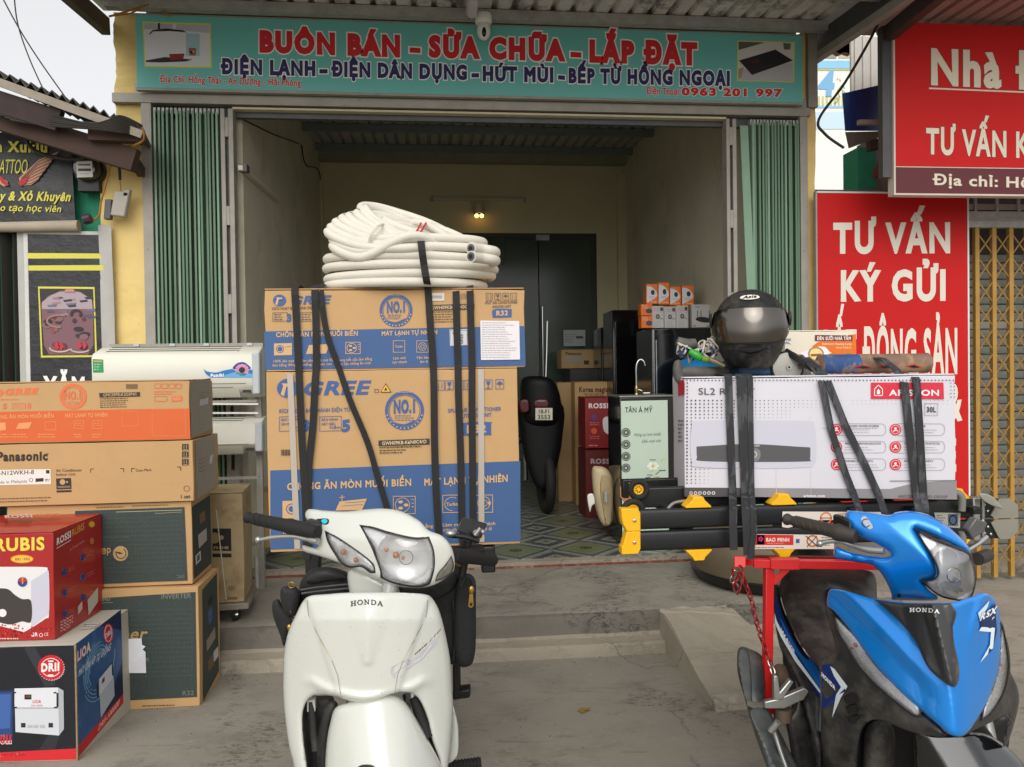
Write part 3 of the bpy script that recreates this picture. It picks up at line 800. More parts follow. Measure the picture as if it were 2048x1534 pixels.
pr.text('Điện Thoại:',(1293,188),(1361,190),13,RED,.03,outline=WHT,ow=.035)
pr.text('0963 201 997',(1364,190),(1563,193),14,RED,.06,outline=WHT,ow=.04)
pr.build('lettering_small',sgn)
pr=Print(SP,.001,.0005)
pr.poly([(285,43),(421,47),(424,136),(289,134)],(214,210,80));pr.lay()
pr.poly([(288,46),(419,50),(421,133),(291,131)],(206,208,212));pr.lay()
pr.poly([(288,46),(345,48),(345,60),(288,58)],(170,170,176));pr.poly([(352,48),(419,50),(419,66),(352,60)],(176,178,186))
pr.poly([(372,66),(399,68),(399,112),(372,112)],(150,186,192))
pr.poly([(298,68),(305,60),(330,57),(365,60),(374,65),(340,62),(306,63),(300,69)],(40,36,52));pr.rect(316,46,320,58,(60,60,66))
pr.poly([(291,121),(330,114),(385,119),(372,123),(320,125),(292,124)],(34,30,34));pr.lay()
pr.poly([(338,108),(369,107),(366,119),(341,120)],(130,34,30));pr.poly([(377,96),(393,96),(391,111),(379,111)],(150,84,70));pr.disc(384,104,4,3,(220,190,170))
pr.build('picture',sgn)
pr=Print(SP,.001,.0005)
pr.poly([(1475,81),(1590,84),(1588,165),(1474,162)],(214,210,80));pr.lay()
pr.poly([(1477,83),(1587,86),(1586,163),(1476,160)],(200,198,196));pr.lay()
pr.poly([(1477,83),(1530,85),(1477,100)],(88,86,84));pr.poly([(1476,140),(1586,125),(1586,163),(1476,160)],(176,176,180));pr.lay()
pr.poly([(1478,121),(1551,99),(1586,121),(1504,150)],(26,24,26));pr.poly([(1477,138),(1488,134),(1482,156),(1477,156)],(170,140,110));pr.poly([(1566,86),(1582,87),(1580,99),(1568,99)],(92,96,90))
pr.lay();pr.disc(1511,123,8,4,(74,20,22));pr.build('picture',sgn)
# ==== inside: lamps and small fixtures
mb=MB();a,b=atY(862,398,YB-.03),atY(1052,399,YB-.03);mb.box((a.x,YB-.04,a.z-.015),(b.x,YB-.001,a.z+.015),mat('dull_white_lamp',(196,190,168),.4))
for x in (a.x,b.x-.03):mb.box((x,YB-.06,a.z-.022),(x+.03,YB-.0005,a.z+.022),M_grey)
mb.build('wall_tube_lamp',label='unlit tube lamp fixed high across the back wall',cat='lamp',group='unlit tube lamps on the inner walls')
a,b=atX(482,335,XL+.02),atX(556,400,XL+.02);mb=MB();mb.bar(a,b,.035,.03,mat('dull_white_lamp',(196,190,168),.4));mb.bar(a+V((.01,0,.0)),a+(b-a)*.06+V((.012,0,0)),.05,.045,M_dgrey)
mb.build('wall_tube_lamp',label='unlit tube lamp fixed on the left inner wall',cat='lamp',group='unlit tube lamps on the inner walls')
c=atY(958,425,YB-.1);bl=root('wall_lamp',c,'small lit wall lamp with two warm bulbs on the back wall','lamp')
mb=MB();mb.lathe(c+V((0,0,-.01)),[(.05,0),(.055,.04),(.05,.1)],mat('lamp_holder_white',(200,190,170),.5),16);mb.box((c.x-.02,c.y+.04,c.z+.02),(c.x+.02,YB,c.z+.06),M_white);mb.build('base',bl,smooth=40)
M_bulb=mat('lit_bulb',(255,190,100),.4,var=0,emit=5)
for s in (-.028,.028):
 mb=MB();mb.ball(c+V((s,-.02,-.04)),.022,M_bulb,12,8);mb.build('bulb',bl,smooth=60)
mb=MB();mb.box((c.x-.055,c.y-.03,c.z-.022),(c.x+.055,c.y+.03,c.z-.01),mat('bulb_collar',(90,50,26),.5));mb.build('collar',bl)
mb=MB();mb.tube([atX(480,236,XL+.006),atX(545,268,XL+.01),atX(598,287,XL+.01)],.005,M_cable,6);mb.tube(spline3([atX(603,290,XL+.01),atX(612,330,XL+.01),atX(640,350,XL+.01),atY(642,480,YB-.02)],5),.006,M_cable,6)
mb.build('wall_cable',label='thin dark cable running along the left inner wall',cat='cable')
c=atY(1010,533,YB+.4);mb=MB();mb.tube([c,c+V((.14,0,.012))],[.02,.006],M_black,8);mb.tube([c,c+V((-.14,0,-.01))],[.02,.006],M_black,8);mb.cyl(c+V((0,0,0)),c+V((0,0,.1)),.02,M_black);mb.cyl(c+V((0,0,.1)),(c.x,c.y,3.4),.008,M_black)
mb.build('ceiling_fan',label='dark ceiling fan blades seen through the back glass partition',cat='fan')
# ==== left neighbour
M_tgreen=mat('turquoise_limewash',(42,136,104),.85,var=.25,vs=9,c2=(150,150,132),c2s=7,c2lo=.62,c2hi=.75,bump=.3)
M_darkmetal=mat('dark_shutter_metal',(52,50,44),.5,.3,var=.2)
M_banner=mat('black_banner_vinyl',(30,29,32),.42,var=.2,vs=5,bump=.5,bs=7,bd=.02)
M_bwhite=mat('white_banner_vinyl',(206,204,198),.5,var=.08,vs=5,bump=.4,bs=8,bd=.02)
nb=root('neighbour_shop',(-3.2,.1,0),'low neighbouring tattoo shop with turquoise limewashed front left of the yellow pillar','building')
mb=MB();mb.box((-6,.06,0),(-2.0,.3,3.02),M_tgreen);mb.build('wall',nb)
mb=MB();mb.box((-6,.3,0),(-5.9,6,3.2),M_tgreen);mb.box((-6,5.9,0),(-2,6,3.2),M_tgreen);mb.build('rear_wall',nb,kind='structure')
xs=-2.52
while xs>-3.9:
 mb=MB();mb.obox((xs,-.03,.2),(.035,.05,0),(-.01,.008,0),(0,0,2.2),M_darkmetal);mb.build('shutter_slat',nb);xs-=.07
mb=MB();mb.box((-3.9,-.02,2.395),(-2.47,.03,2.43),M_grey);mb.build('shutter_head',nb)
mb=MB();mb.box((-2.50,-.03,.0),(-2.46,.03,2.4),mat('grey_jamb_paint',(176,176,170),.6));mb.build('jamb',nb)
def wavy(name,P0,ex,ez,nx,nz,amp,m,parent=None ,th=.003,fn=None ,**k):
 P0=V(P0);ex=V(ex);ez=V(ez);n=ex.cross(ez).normalized();vs=[];fs=[]
 for side in (0,1):
  for j in range(nz+1):
   for i in range(nx+1):
    u,w=i/nx,j/nz;a=amp*(math.sin(u*9+w*4)*.5+math.sin(w*13-u*5+1)*.35+math.sin((u+w)*21)*.15)
    vs.append(P0+ex*u+ez*w+n*(a+(th if side else 0))+(fn(u,w) if fn else V((0,0,0))))
 m_=(nx+1)*(nz+1)
 for j in range(nz):
  for i in range(nx):
   a=j*(nx+1)+i;fs.append((a,a+1,a+nx+2,a+nx+1));fs.append((a+m_,a+nx+1+m_,a+nx+2+m_,a+1+m_))
 rim=[i for i in range(nx+1)]+[(nx+1)*(j+1)-1+(0 if False else 0) for j in range(1,nz+1)]+[m_-1-i for i in range(1,nx+1)]+[(nx+1)*j for j in range(nz-1,0,-1)]
 for a,b in zip(rim,rim[1:]+rim[:1]):fs.append((a,a+m_,b+m_,b))
 return MB().add(vs,fs,m).build(name,parent,smooth=60,flip=True ,**k)
 # tattoo banner
Yb1=-.03;a=atY(-260,470,Yb1);b=atY(152,462,Yb1);t=atY(140,268,Yb1)
ban=root('tattoo_banner',(b.x-.4,Yb1,b.z),'black tattoo banner with yellow lettering and red wings beside the electricity meter','banner')
wavy('sheet',(-3.35,Yb1,b.z),(b.x+3.35,0,0),(-.02,0,t.z-b.z),22,10,.008,M_banner,ban,.004)
SB=Plane((0,Yb1-.012,0),(0,-1,0));YL=(212,204,74)
pr=Print(SB,.001,.0006)
pr.text('h Xukiu',(-10,303),(95,304),20,YL,.045,ital=0)
pr.text('TATTOO',(-12,347),(54,347),28,YL,.0,up=(.12,-1))
pr.text('y & Xỏ Khuyên',(-1,400),(140,402),17,YL,.035,ital=.25)
pr.text('đào tạo học viên',(-22,421),(122,424),13,YL,.012,ital=.25)
pr.build('lettering',ban)
pr=Print(SB,.001,.0006)
for k in range(7):
 y0=366-k*7.5;x1=75+k*6.3;pr.poly([(38,368-k*2),(60+k*3,y0-2),(x1+4,y0-12-k),(x1+1,y0-6-k),(62+k*3,y0+4),(44,371-k)],(196,150,118),lift=k*.3)
 pr.line([(42,369-k*2),(61+k*3,y0+1),(x1+2,y0-8-k)],1.2,(116,50,44),lift=4+k*.3)
pr.poly([(35,368),(42,358),(58,352),(52,366),(42,372)],(176,26,34),lift=8)
for k in range(4):pr.poly([(16,370-k*2),(-4-k*5,357-k*6),(-24-k*8,345-k*9),(-20,356-k*4),(8,373-k)],(196,150,118),lift=k*.3)
pr.poly([(18,370),(4,354),(-4,350),(2,364),(12,372)],(176,26,34),lift=8)
pr.build('wing_emblem',ban)
# rolled pale strip under the banner
mb=MB();a,b=atY(-200,452,-.06),atY(158,452,-.06);mb.tube([a,a+(b-a)*.5+V((0,0,-.008)),b],[.034,.03,.036],mat('rolled_fabric',(168,156,138),.8,var=.15,bump=.4,bs=20),12)
mb.build('rolled_awning_cloth',label='rolled pale cloth hung under the black tattoo banner',cat='cloth',smooth=60)
# poster
Yp=-.035;p0=atY(47,462,Yp);p1=atY(222,462,Yp);p2=atY(228,800,Yp)
pos=root('poster_panel',((p0 .x+p1 .x)/2,Yp,.9),'tall black poster with a back tattoo picture and yellow stripes left of the yellow pillar','poster')
wavy('sheet',(p0 .x,Yp,.9),(p1 .x-p0 .x,0,0),(0,0,p0 .z-.9),8,14,.006,M_bwhite,pos,.003)
SB=Plane((0,Yp-.009,0),(0,-1,0));pr=Print(SB,.001,.0006)
pr.poly([(55,468),(204,470),(208,800),(62,800)],M_banner,sub=3);pr.lay(2)
pr.poly([(56,506),(205,507),(205,517),(56,517)],YL);pr.poly([(57,531),(206,530),(207,541),(57,541)],YL)
pr.poly([(76,573),(189,574),(194,714),(82,715)],YL);pr.build('print',pos)
pr=Print(SB,.004,.0005)
pr.poly([(79,577),(186,578),(190,710),(85,711)],(44,38,40));pr.lay()
pr.poly([(82,608),(96,592),(120,582),(143,578),(160,584),(180,596),(186,612),(187,690),(176,709),(98,709),(88,690)],(122,84,92));pr.lay()
pr.poly([(84,604),(100,592),(120,583),(160,584),(184,600),(185,618),(84,618)],(168,150,156));pr.lay()
r=random.Random(4)
for k in range(16):x,y=r.uniform(88,180),r.uniform(590,640);pr.poly([(x,y),(x+r.uniform(8,22),y-2),(x+18,y+r.uniform(1,5)),(x+3,y+4)],[(74,78,96),(104,104,120),(48,44,58),(150,120,120)][k%4],lift=k*.15)
pr.lay(4)
for k in range(20):x,y=r.uniform(92,176),r.uniform(632,696);pr.disc(x,y,r.uniform(4,10),r.uniform(3,7),[(96,40,44),(58,36,44),(140,60,62),(40,30,38),(126,92,92)][k%5],lift=k*.15)
pr.lay(5);pr.ring(152,628,12,10,5,(40,34,44),a0=150,a1=400);pr.ring(118,642,26,14,4,(150,112,104),a0=80,a1=300)
for x in (108,116):pr.poly([(x,690),(x+6,684),(x+12,692),(x+7,700)],(190,44,54),lift=1)
for x in (154,164):pr.poly([(x,688),(x+6,682),(x+10,692),(x+4,699)],(190,44,54),lift=1)
pr.ring(120,696,22,9,3,(198,170,160),a0=20,a1=190);pr.ring(160,698,20,8,3,(198,170,160),a0=20,a1=190)
pr.poly([(132,577),(146,577),(150,584),(128,584)],(186,130,120));pr.build('picture',pos)
pr=Print(SB,.004,.0005);pr.text('XĂM',(88,790),(170,792),36,WHT,.05);pr.build('lettering',pos)
# pale strip of vinyl that closes the gap to the yellow pillar
q0=atY(202,450,-.045);q1=atY(228,450,-.045)
wavy('edge_cloth',(q0 .x,-.045,.9),(q1 .x-q0 .x,0,0),(-.015,0,q0 .z-.9),3,14,.007,mat('grey_vinyl',(178,176,170),.6,var=.12,bump=.4,bs=12),None ,.003,label='pale vinyl strip hanging between the black poster and the yellow pillar',cat='cloth strip')
# meter
c=atY(173,337,-.07);me_=root('electricity_meter',c,'round glass electricity meter on the turquoise wall','meter')
mb=MB();mb.lathe(c+V((0,.09,0)),[(.085,0),(.092,.03),(.09,.06)],M_black,28,ax=(0,-1,0));mb.box((c.x-.06,c.y+.02,c.z-.13),(c.x+.06,c.y+.09,c.z-.05),M_black);mb.build('base',me_,smooth=40)
mb=MB();mb.lathe(c+V((0,.03,0)),[(.078,0),(.076,.045),(.062,.062)],mat('smoked_glass',(62,60,52),.12,var=.1),28,ax=(0,-1,0));mb.build('cover',me_,smooth=40)
pr=Print(Plane((0,c.y-.034,0),(0,-1,0)),.001,.0006);pr.poly([(152,322),(184,322),(186,354),(154,355)],(206,204,198));pr.lay();pr.rect(156,328,181,331,(84,80,76));pr.rect(156,337,182,342,(58,56,54));pr.rect(160,347,178,348,(150,150,146));pr.build('dial',me_)
# grey fuse holder hung on its wires
c=atY(232,405,-.1);fu=root('fuse_holder',c,'grey plastic fuse holder dangling on wires before the yellow pillar','fuse box')
mb=MB();mb.obox(c+V((-.03,-.02,-.08)),(.085,0,-.01),(0,.05,0),(.03,0,.15),mat('grey_bakelite',(170,164,152),.5,var=.2));mb.obox(c+V((.04,-.02,.03)),(.04,0,.0),(0,.04,0),(.012,0,.05),mat('grey_bakelite',(170,164,152),.5));mb.build('body',fu,bevel=.008)
mb=MB();mb.obox(c+V((-.075,-.0,-.1)),(.04,0,0),(0,.04,0),(.01,0,.12),M_dgrey);mb.build('socket',fu,bevel=.004)
mb=MB();w=atY(229,300,-.12);mb.tube(spline3([w,atY(238,330,-.12),atY(240,360,-.11)],5),.009,M_cable,8);mb.tube([atY(240,360,-.11),c+V((.03,0,.07))],.004,M_ochre,6);mb.build('lead',fu)
# cables under the beam
mb=MB();mb.tube(spline3([atY(52,258,-.12),atY(58,290,-.12),atY(90,310,-.12),atY(160,318,-.12),atY(190,292,-.12),atY(230,303,-.13)],6),.012,M_cable,8)
mb.build('cable_loop',label='thick dark cable looped across the top of the tattoo banner',cat='cable')
mb=MB();mb.tube(spline3([atY(96,270,-.13),atY(150,288,-.13),atY(190,302,-.14),atY(232,302,-.14)],6),.011,M_rubber,8);mb.build('cable',label='black cable sagging towards the yellow knot under the wooden beam',cat='cable')
mb=MB();mb.tube(spline3([atY(285,255,-.5),atY(287,280,-.45),atY(262,292,-.3),atY(228,300,-.16),atY(222,330,-.13),atY(203,400,-.1),atY(198,430,-.08),atY(180,446,-.08)],7),.006,M_ochre,8)
mb.tube([atY(225,273,-.16),atY(229,300,-.15)],.005,M_ochre,6);mb.torus(atY(228,302,-.15),.02,.006,M_ochre,(1,0,.3))
mb.build('yellow_cable',label='ochre cable knotted under the beam and falling beside the meter',cat='cable')
mb=MB();mb.tube([atY(168,440,-.12),atY(182,437,-.12)],.03,mat('purple_tape',(58,30,52),.5),10);mb.build('tape_roll',label='dark purple taped bundle at the end of the rolled cloth',cat='tape')
# lean-to roof of the neighbour
M_asb=mat('old_roof_sheet',(92,88,82),.85,var=.3,vs=6,c2=(58,54,50),c2s=5)
lt_=root('lean_to_roof',(-2.8,-.3,3.2),'dark sagging lean-to roof on wooden beams over the tattoo banner','roof')
def along(x0,y0,x1,y1,Y,t):a=atY(x0,y0,Y);b=atY(x1,y1,Y);return a+(b-a)*t
fa,fb=atY(0,150,-.40),atY(285,256,-.40);fa=fa+(fa-fb)*.9;ba,bb=V((fa.x,.3,fa.z+.10)),V((fb.x-.1,.05,fb.z+.0))
mb=MB();n=26;vs=[];fs=[]
for i in range(n*4+1):
 t=i/(n*4);h=.018*math.sin(t*n*math.pi*2)
 for P,Q in ((fa,fb),(ba,bb)):
  p=P+(Q-P)*t;vs+=[p+V((0,0,h)),p+V((0,0,h+.008))]
for i in range(n*4):
 a=i*4;fs+=[(a,a+4,a+6,a+2),(a+1,a+3,a+7,a+5),(a,a+1,a+5,a+4),(a+2,a+6,a+7,a+3)]
mb.add(vs,fs,M_asb);mb.build('roof_sheet',lt_,smooth=60)
mb=MB();a,b=atY(0,158,-.41),atY(284,262,-.41);a=a+(a-b)*.9;mb.bar(a+V((0,0,-.02)),b+V((0,0,-.02)),.012,.045,mat('pale_flashing',(150,140,126),.6,.3,var=.3));mb.build('edge_strip',lt_)
mb=MB();a,b=atY(0,205,-.36),atY(120,243,-.36);a=a+(a-b)*2;mb.bar(a,b,.05,.12,mat('dark_weathered_board',(56,42,39),.8,var=.3));mb.build('board',lt_)
mb=MB();a,b=atY(0,238,-.28),atY(272,322,-.28);a=a+(a-b)*.9;mb.bar(a,b,.07,.13,M_wood);mb.build('rafter',lt_)
mb=MB();a,b=atY(180,268,-.34),atY(286,272,-.34);mb.bar(a,b,.06,.08,M_wood);mb.build('beam_end',lt_)
mb=MB();a,b=atY(258,305,-.3),atY(283,345,-.04);mb.bar(a,b,.04,.06,M_wood);mb.build('brace',lt_)
mb=MB();r=random.Random(2)
for k in range(9):mb.tube(spline3([atY(-60+10*k,200+5*k,-.38),atY(100,232+k*2+r.uniform(-4,4),-.38),atY(190+r.uniform(-8,8),246+k*1.5,-.43),atY(240,232+k*4,-.43),atY(285,252+k*2,-.38)],6),.006,M_cable,6)
mb.build('cable_bundle',label='bundle of dark cables lying under the neighbour roof edge',cat='cables')
mb=MB();mb.tube(spline3([atY(218,33,-.4),atY(250,24,-.35),atY(297,9,-.2)],5),.006,M_ochre,6);mb.tube(spline3([atY(222,32,-.4),atY(262,26,-.3),atY(292,10,-.2)],5),.005,M_ochre,6);mb.tube(spline3([atY(305,8,-.14),atY(325,20,-.12),atY(340,33,-.14)],4),.006,M_ochre,6)
mb.build('yellow_cable',label='ochre cable tied along the awning edge above the signboard corner',cat='cable')
for (pts,lb) in (([(2,-10),(40,60),(85,130),(142,210)],'thin overhead wire slanting across the pale sky to the right'),([(28,-10),(36,50),(60,120),(92,190)],'thin overhead wire curving down the pale sky nearer the left')):
 mb=MB();mb.tube(spline3([atY(x,y,2.2) for x,y in pts],5),.006,M_cable,6);mb.build('overhead_wire',label=lb,cat='wire',group='overhead wires')
 # ==== right neighbour
rn=root('estate_agency',(3.6,.1,0),'neighbouring office front behind the red signs at the right','building')
mb=MB();mb.box((2.60,.05,0),(3.72,.3,2.72),mat('grey_render',(120,112,104),.9,var=.2));mb.build('wall',rn)
mb=MB();mb.box((3.72,.25,0),(6.5,.4,3.9),mat('dark_render',(88,84,80),.9,var=.2));mb.build('wall',rn)
# roller shutter slats behind the folding gate
mrs=mat('grey_roller_shutter',(156,158,148),.55,.1,var=.12,vs=7,grain=(.3,1,1))
rs=root('roller_shutter',(4.3,.15,0),'grey corrugated roller shutter behind the yellow folding gate','shutter')
z=.02;k=0
while z<2.3:
 mb=MB();pts=[(0,0),(-.012,.006),(-.016,.03),(-.012,.054),(0,.058)]
 vs=[];
 for x in (3.72,6.0):
  for y,h in pts:vs.append((x,.2+y,z+h))
 mb.add(vs,[(i,i+1,i+6,i+5) for i in range(4)],mrs if k%19!=10 else mat('pale_shutter_bar',(186,182,166),.6));mb.build('slat',rs,smooth=50);z+=.06;k+=1
mb=MB();mb.box((3.72,.16,0),(6.0,.21,.12),mat('worn_white_bar',(176,166,146),.7,var=.3,c2=(120,108,90),c2s=14));mb.build('bottom_bar',rs)
# yellow folding gate
M_gy2=mat('darker_gate_paint',(152,115,56),.6,.1,var=.3,vs=9)
M_gy=mat('mustard_gate_paint',(176,134,62),.55,.1,var=.25,vs=9,c2=(112,84,50),c2s=9,c2lo=.6,c2hi=.8)
Yg=-.02
fg=root('folding_gate',(4.2,Yg,0),'mustard yellow scissor folding gate in front of the grey roller shutter','gate')
gx0=atY(1950,700,Yg).x;gz1=atY(1990,456,Yg).z;pitch=atY(1984,700,Yg).x-gx0;gb=.03
cols_=[gx0+i*pitch for i in range(9)]
for x in cols_:
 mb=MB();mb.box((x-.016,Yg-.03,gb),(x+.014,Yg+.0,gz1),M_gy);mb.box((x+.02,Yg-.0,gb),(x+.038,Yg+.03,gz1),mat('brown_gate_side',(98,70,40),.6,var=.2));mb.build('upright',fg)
for a,b in zip(cols_,cols_[1:]):
 z=gz1-.03;k=0;hh=.165
 while z-hh>gb:
  for s in (0,1):
   mb=MB();p=V((a,Yg-.02-.005*s,z-(hh if s else 0)));q=V((b,Yg-.02-.005*s,z-(0 if s else hh)));mb.bar(p,q,.010,.004,M_gy2,up=(0,1,0));mb.build('lattice_bar',fg)
  z-=hh;k+=1
gt=MB();z0=atY(1990,440,-.03).z
gt.box((3.66,-.05,z0-.055),(6,.0,z0+.055),M_galv);gt.box((3.66,-.058,z0-.01),(6,-.05,z0+.01),M_grey);gt.build('top_rail',fg)
zt=atY(1990,413,-.01).z;zb=z0+.056
mb=MB();mb.box((3.62,-.04,zt-.03),(6,.01,zt+.01),M_grey);mb.build('grille_rail',fg)
for px in (1945,1988,2031,2075):
 x=atY(px,420,-.02).x;mb=MB();mb.box((x-.008,-.055,zb),(x+.008,-.041,zt+.22),M_galv);mb.build('grille_bar',fg)
 # vertical red banner on the wall
Yr=-.10;r0=atY(1634,386,Yr);r1=atY(1934,396,Yr);r2=atY(1912,985,Yr)
rb=root('red_banner',((r0 .x+r1 .x)/2,Yr,.5),'tall red banner reading TƯ VẤN KÝ GỬI beside the folding gate','banner')
mb=MB();mb.box((r0 .x,Yr,.45),(r1 .x,Yr+.02,r0 .z),M_red);mb.build('panel',rb)
mb=MB();mb.box((r0 .x-.012,Yr-.003,.45),(r0 .x-.001,Yr+.025,r0 .z+.012),M_grey);mb.box((r1 .x+.001,Yr-.003,.45),(r1 .x+.012,Yr+.025,r0 .z+.012),M_white);mb.box((r0 .x-.001,Yr-.003,r0 .z+.001),(r1 .x+.001,Yr+.025,r0 .z+.012),M_white);mb.build('frame',rb)
pr=Print(Plane((0,Yr,0),(0,-1,0)),.001,.0006);CR_=(222,216,200)
pr.text('TƯ VẤN',(1668,504),(1902,503),55,CR_,.045);pr.text('KÝ GỬI',(1680,600),(1893,598),56,CR_,.045)
pr.text('BẤT ĐỘNG SẢN',(1646,748),(1916,744),84,CR_,.035)
pr.text('NHÀ ĐẤT &',(1650,868),(1922,838),70,CR_,.04);pr.text('CHO THUÊ',(1650,960),(1912,940),60,CR_,.04)
pr.build('lettering',rb)
# large red signboard
Y2=-.5;b0=atY(1789,44,Y2);b1=atY(1778,386,Y2);
bs_=root('red_signboard',(3.9,Y2,b1 .z),'large red signboard reading Nhà Đ above the tall red banner','signboard')
xr=atY(2420,300,Y2).x;zt_=b0 .z;zm=atY(1800,333,Y2).z;zb_=b1 .z;xl=b0 .x-.0
mb=MB();mb.box((xl,Y2,zm),(xr,Y2+.06,zt_),M_red);mb.build('panel',bs_)
mb=MB();mb.box((xl,Y2+.0,zb_),(xr,Y2+.06,zm-.006),M_maroon);mb.build('address_strip',bs_)
mb=MB();mb.box((xl-.012,Y2-.004,zb_-.012),(xl-.001,Y2+.06,zt_),mat('sign_edge',(206,196,184),.5));mb.box((xl-.001,Y2-.004,zb_-.012),(xr,Y2+.06,zb_-.001),mat('sign_edge',(206,196,184),.5));mb.box((xl,Y2-.003,zm-.005),(xr,Y2+.05,zm-.0),mat('sign_edge',(206,196,184),.5));mb.build('frame',bs_)
pr=Print(Plane((0,Y2,0),(0,-1,0)),.001,.0006);CB=(218,208,186)
pr.text('Nhà Đất',(1860,166),(2168,181),66,CB,.045,outline=(60,30,26),ow=.012);pr.poly([(1858,175),(2200,189),(2200,192),(1858,178)],CB)
pr.text('TƯ VẤN KÝ GỬI',(1853,306),(2175,319),48,CB,.035,outline=(60,30,26),ow=.012)
pr.text('Địa chỉ: Hồng Thái',(1866,369),(2190,380),20,CB,.025);pr.build('lettering',bs_)
# steel tubes that carry it
mb=MB();p=V((xl-.05,Y2+.12,2.3));mb.box((xl-.075,Y2+.01,zb_+.1),(xl-.02,Y2+.06,zt_-.02),M_dgrey);mb.build('support_tube',bs_)
mb=MB();p=atY(1768,75,-.42);q=atY(1885,-20,-1.1);mb.bar(p,q,.06,.09,mat('brown_steel_tube',(70,52,44),.55,.2,var=.2));mb.build('brown_roof_strut',label='brown square steel strut running up from the large red signboard corner',cat='strut')
# roof sheet over the red signboard
ns=root('agency_awning',(4,-1,3.7),'pinkish grey corrugated roof above the large red signboard','awning')
corrugated(2.74,6.4,-1.45,-.2,lambda y:3.66+.02*(y+.5),.11,.03,M_pink,'roof_sheet',ns)
# what the gap between the two shops shows
mb=MB();p=atY(1702,72,.25);q=atY(1768,250,.25);mb.box((p.x,.25,q.z),(q.x,.27,p.z),M_tin)
for i in range(4):x=p.x+(q.x-p.x)*(i+.5)/4;mb.box((x-.01,.235,q.z),(x+.01,.25,p.z),M_tin)
mb.build('wall_panel',label='pale ribbed cladding panel between the awning edge and the red signboard',cat='cladding')
M_blue=mat('blue_tin',(30,66,132),.35,.3,var=.12,vs=6)
def bent(name,quad,m,bulge,**k):
 vs=[];fs=[];n=8
 for s in (0,.004):
  for j in range(n+1):
   for i in range(n+1):
    u,w=i/n,j/n
    x=quad[0][0]*(1-u)*(1-w)+quad[1][0]*u*(1-w)+quad[2][0]*u*w+quad[3][0]*(1-u)*w
    y=quad[0][1]*(1-u)*(1-w)+quad[1][1]*u*(1-w)+quad[2][1]*u*w+quad[3][1]*(1-u)*w
    vs.append(atY(x,y,bulge(u,w)+s))
 m_=(n+1)**2
 for j in range(n):
  for i in range(n):a=j*(n+1)+i;fs+=[(a,a+1,a+n+2,a+n+1),(a+m_,a+n+1+m_,a+n+2+m_,a+1+m_)]
 return MB().add(vs,fs,m).build(name,smooth=50,**k)
bent('blue_sheet',[(1684,187),(1772,167),(1772,262),(1690,262)],M_blue,lambda u,w:-.1+.12*(u-.4)**2+.1*w*u,label='bent blue tin sheet hanging beside the large red signboard',cat='tin sheet')
bent('grey_sheet',[(1690,264),(1772,262),(1772,270),(1697,297)],mat('tin_back',(120,110,104),.5,.3),lambda u,w:-.12+.1*w,label='grey underside strip of tin below the bent blue sheet',cat='tin sheet')
mb=MB();a,b=atY(1716,245,-.2),atY(1774,245,-.2);mb.bar(a,b,.03,.03,M_grey);mb.build('steel_stub',label='short pale steel tube sticking out left of the large red signboard',cat='tube')
mb=MB();mb.tube(spline3([atY(1768,14,-.6),atY(1745,70,-.4),atY(1690,165,-.2),atY(1638,238,-.12),atY(1650,268,-.12),atY(1688,296,-.15)],7),.009,M_cable,8);mb.build('hanging_cable',label='black cable looping down from the awning past the bent blue sheet',cat='cable')
mb=MB();mb.tube(spline3([atY(1752,-4,-.62),atY(1757,12,-.62),atY(1768,18,-.62),atY(1774,10,-.62)],5),.008,M_white,8);mb.build('cable_hook',label='small white hook holding the black cable at the top edge',cat='hook')
mb=MB();a,b=atY(1716,300,.2),atY(1752,385,.2);mb.box((a.x,.2,b.z-.3),(b.x,.4,a.z+.02),M_tgreen);mb.build('green_post',label='turquoise painted masonry post above the tall red banner',cat='post')
mb=MB();a,b=atY(1752,300,.25),atY(1790,395,.25);mb.box((a.x,.3,b.z-.3),(b.x+.2,.5,a.z+.1),mat('raw_mortar',(122,114,104),.95,var=.3,vs=20,bump=.8));mb.build('mortar_wall',label='rough mortar wall right of the turquoise post',cat='wall')
mb=MB();mb.bar(atY(1736,292,.1),atY(1778,286,.1),.05,.07,M_wood);mb.bar(atY(1748,355,.15),atY(1770,305,.1),.03,.03,mat('rust_bracket',(110,46,34),.7));mb.build('wood_beam',label='short brown wooden beam with a rusty brace over the turquoise post',cat='beam')
# maroon roof beyond
M_mar=mat('maroon_roof',(118,62,58),.6,.2,var=.15,vs=2)
mb=MB();n=14;vs=[];fs=[]
for i in range(n*3+1):
 t=i/(n*3);h=.05*(1 if i%3==1 else 0)
 vs+=[V((3.0,1.2+3.2*t,2.55+.95*t+h)),V((4.2,1.2+3.2*t,2.62+.95*t+h))]
for i in range(n*3):fs.append((2*i,2*i+1,2*i+3,2*i+2))
mb.add(vs,fs,M_mar);mb.box((2.9,1.3,0),(4.2,5,2.45),M_dgrey);mb.build('maroon_roof_shed',label='maroon metal roof rising behind the gap between the shops',cat='shed')
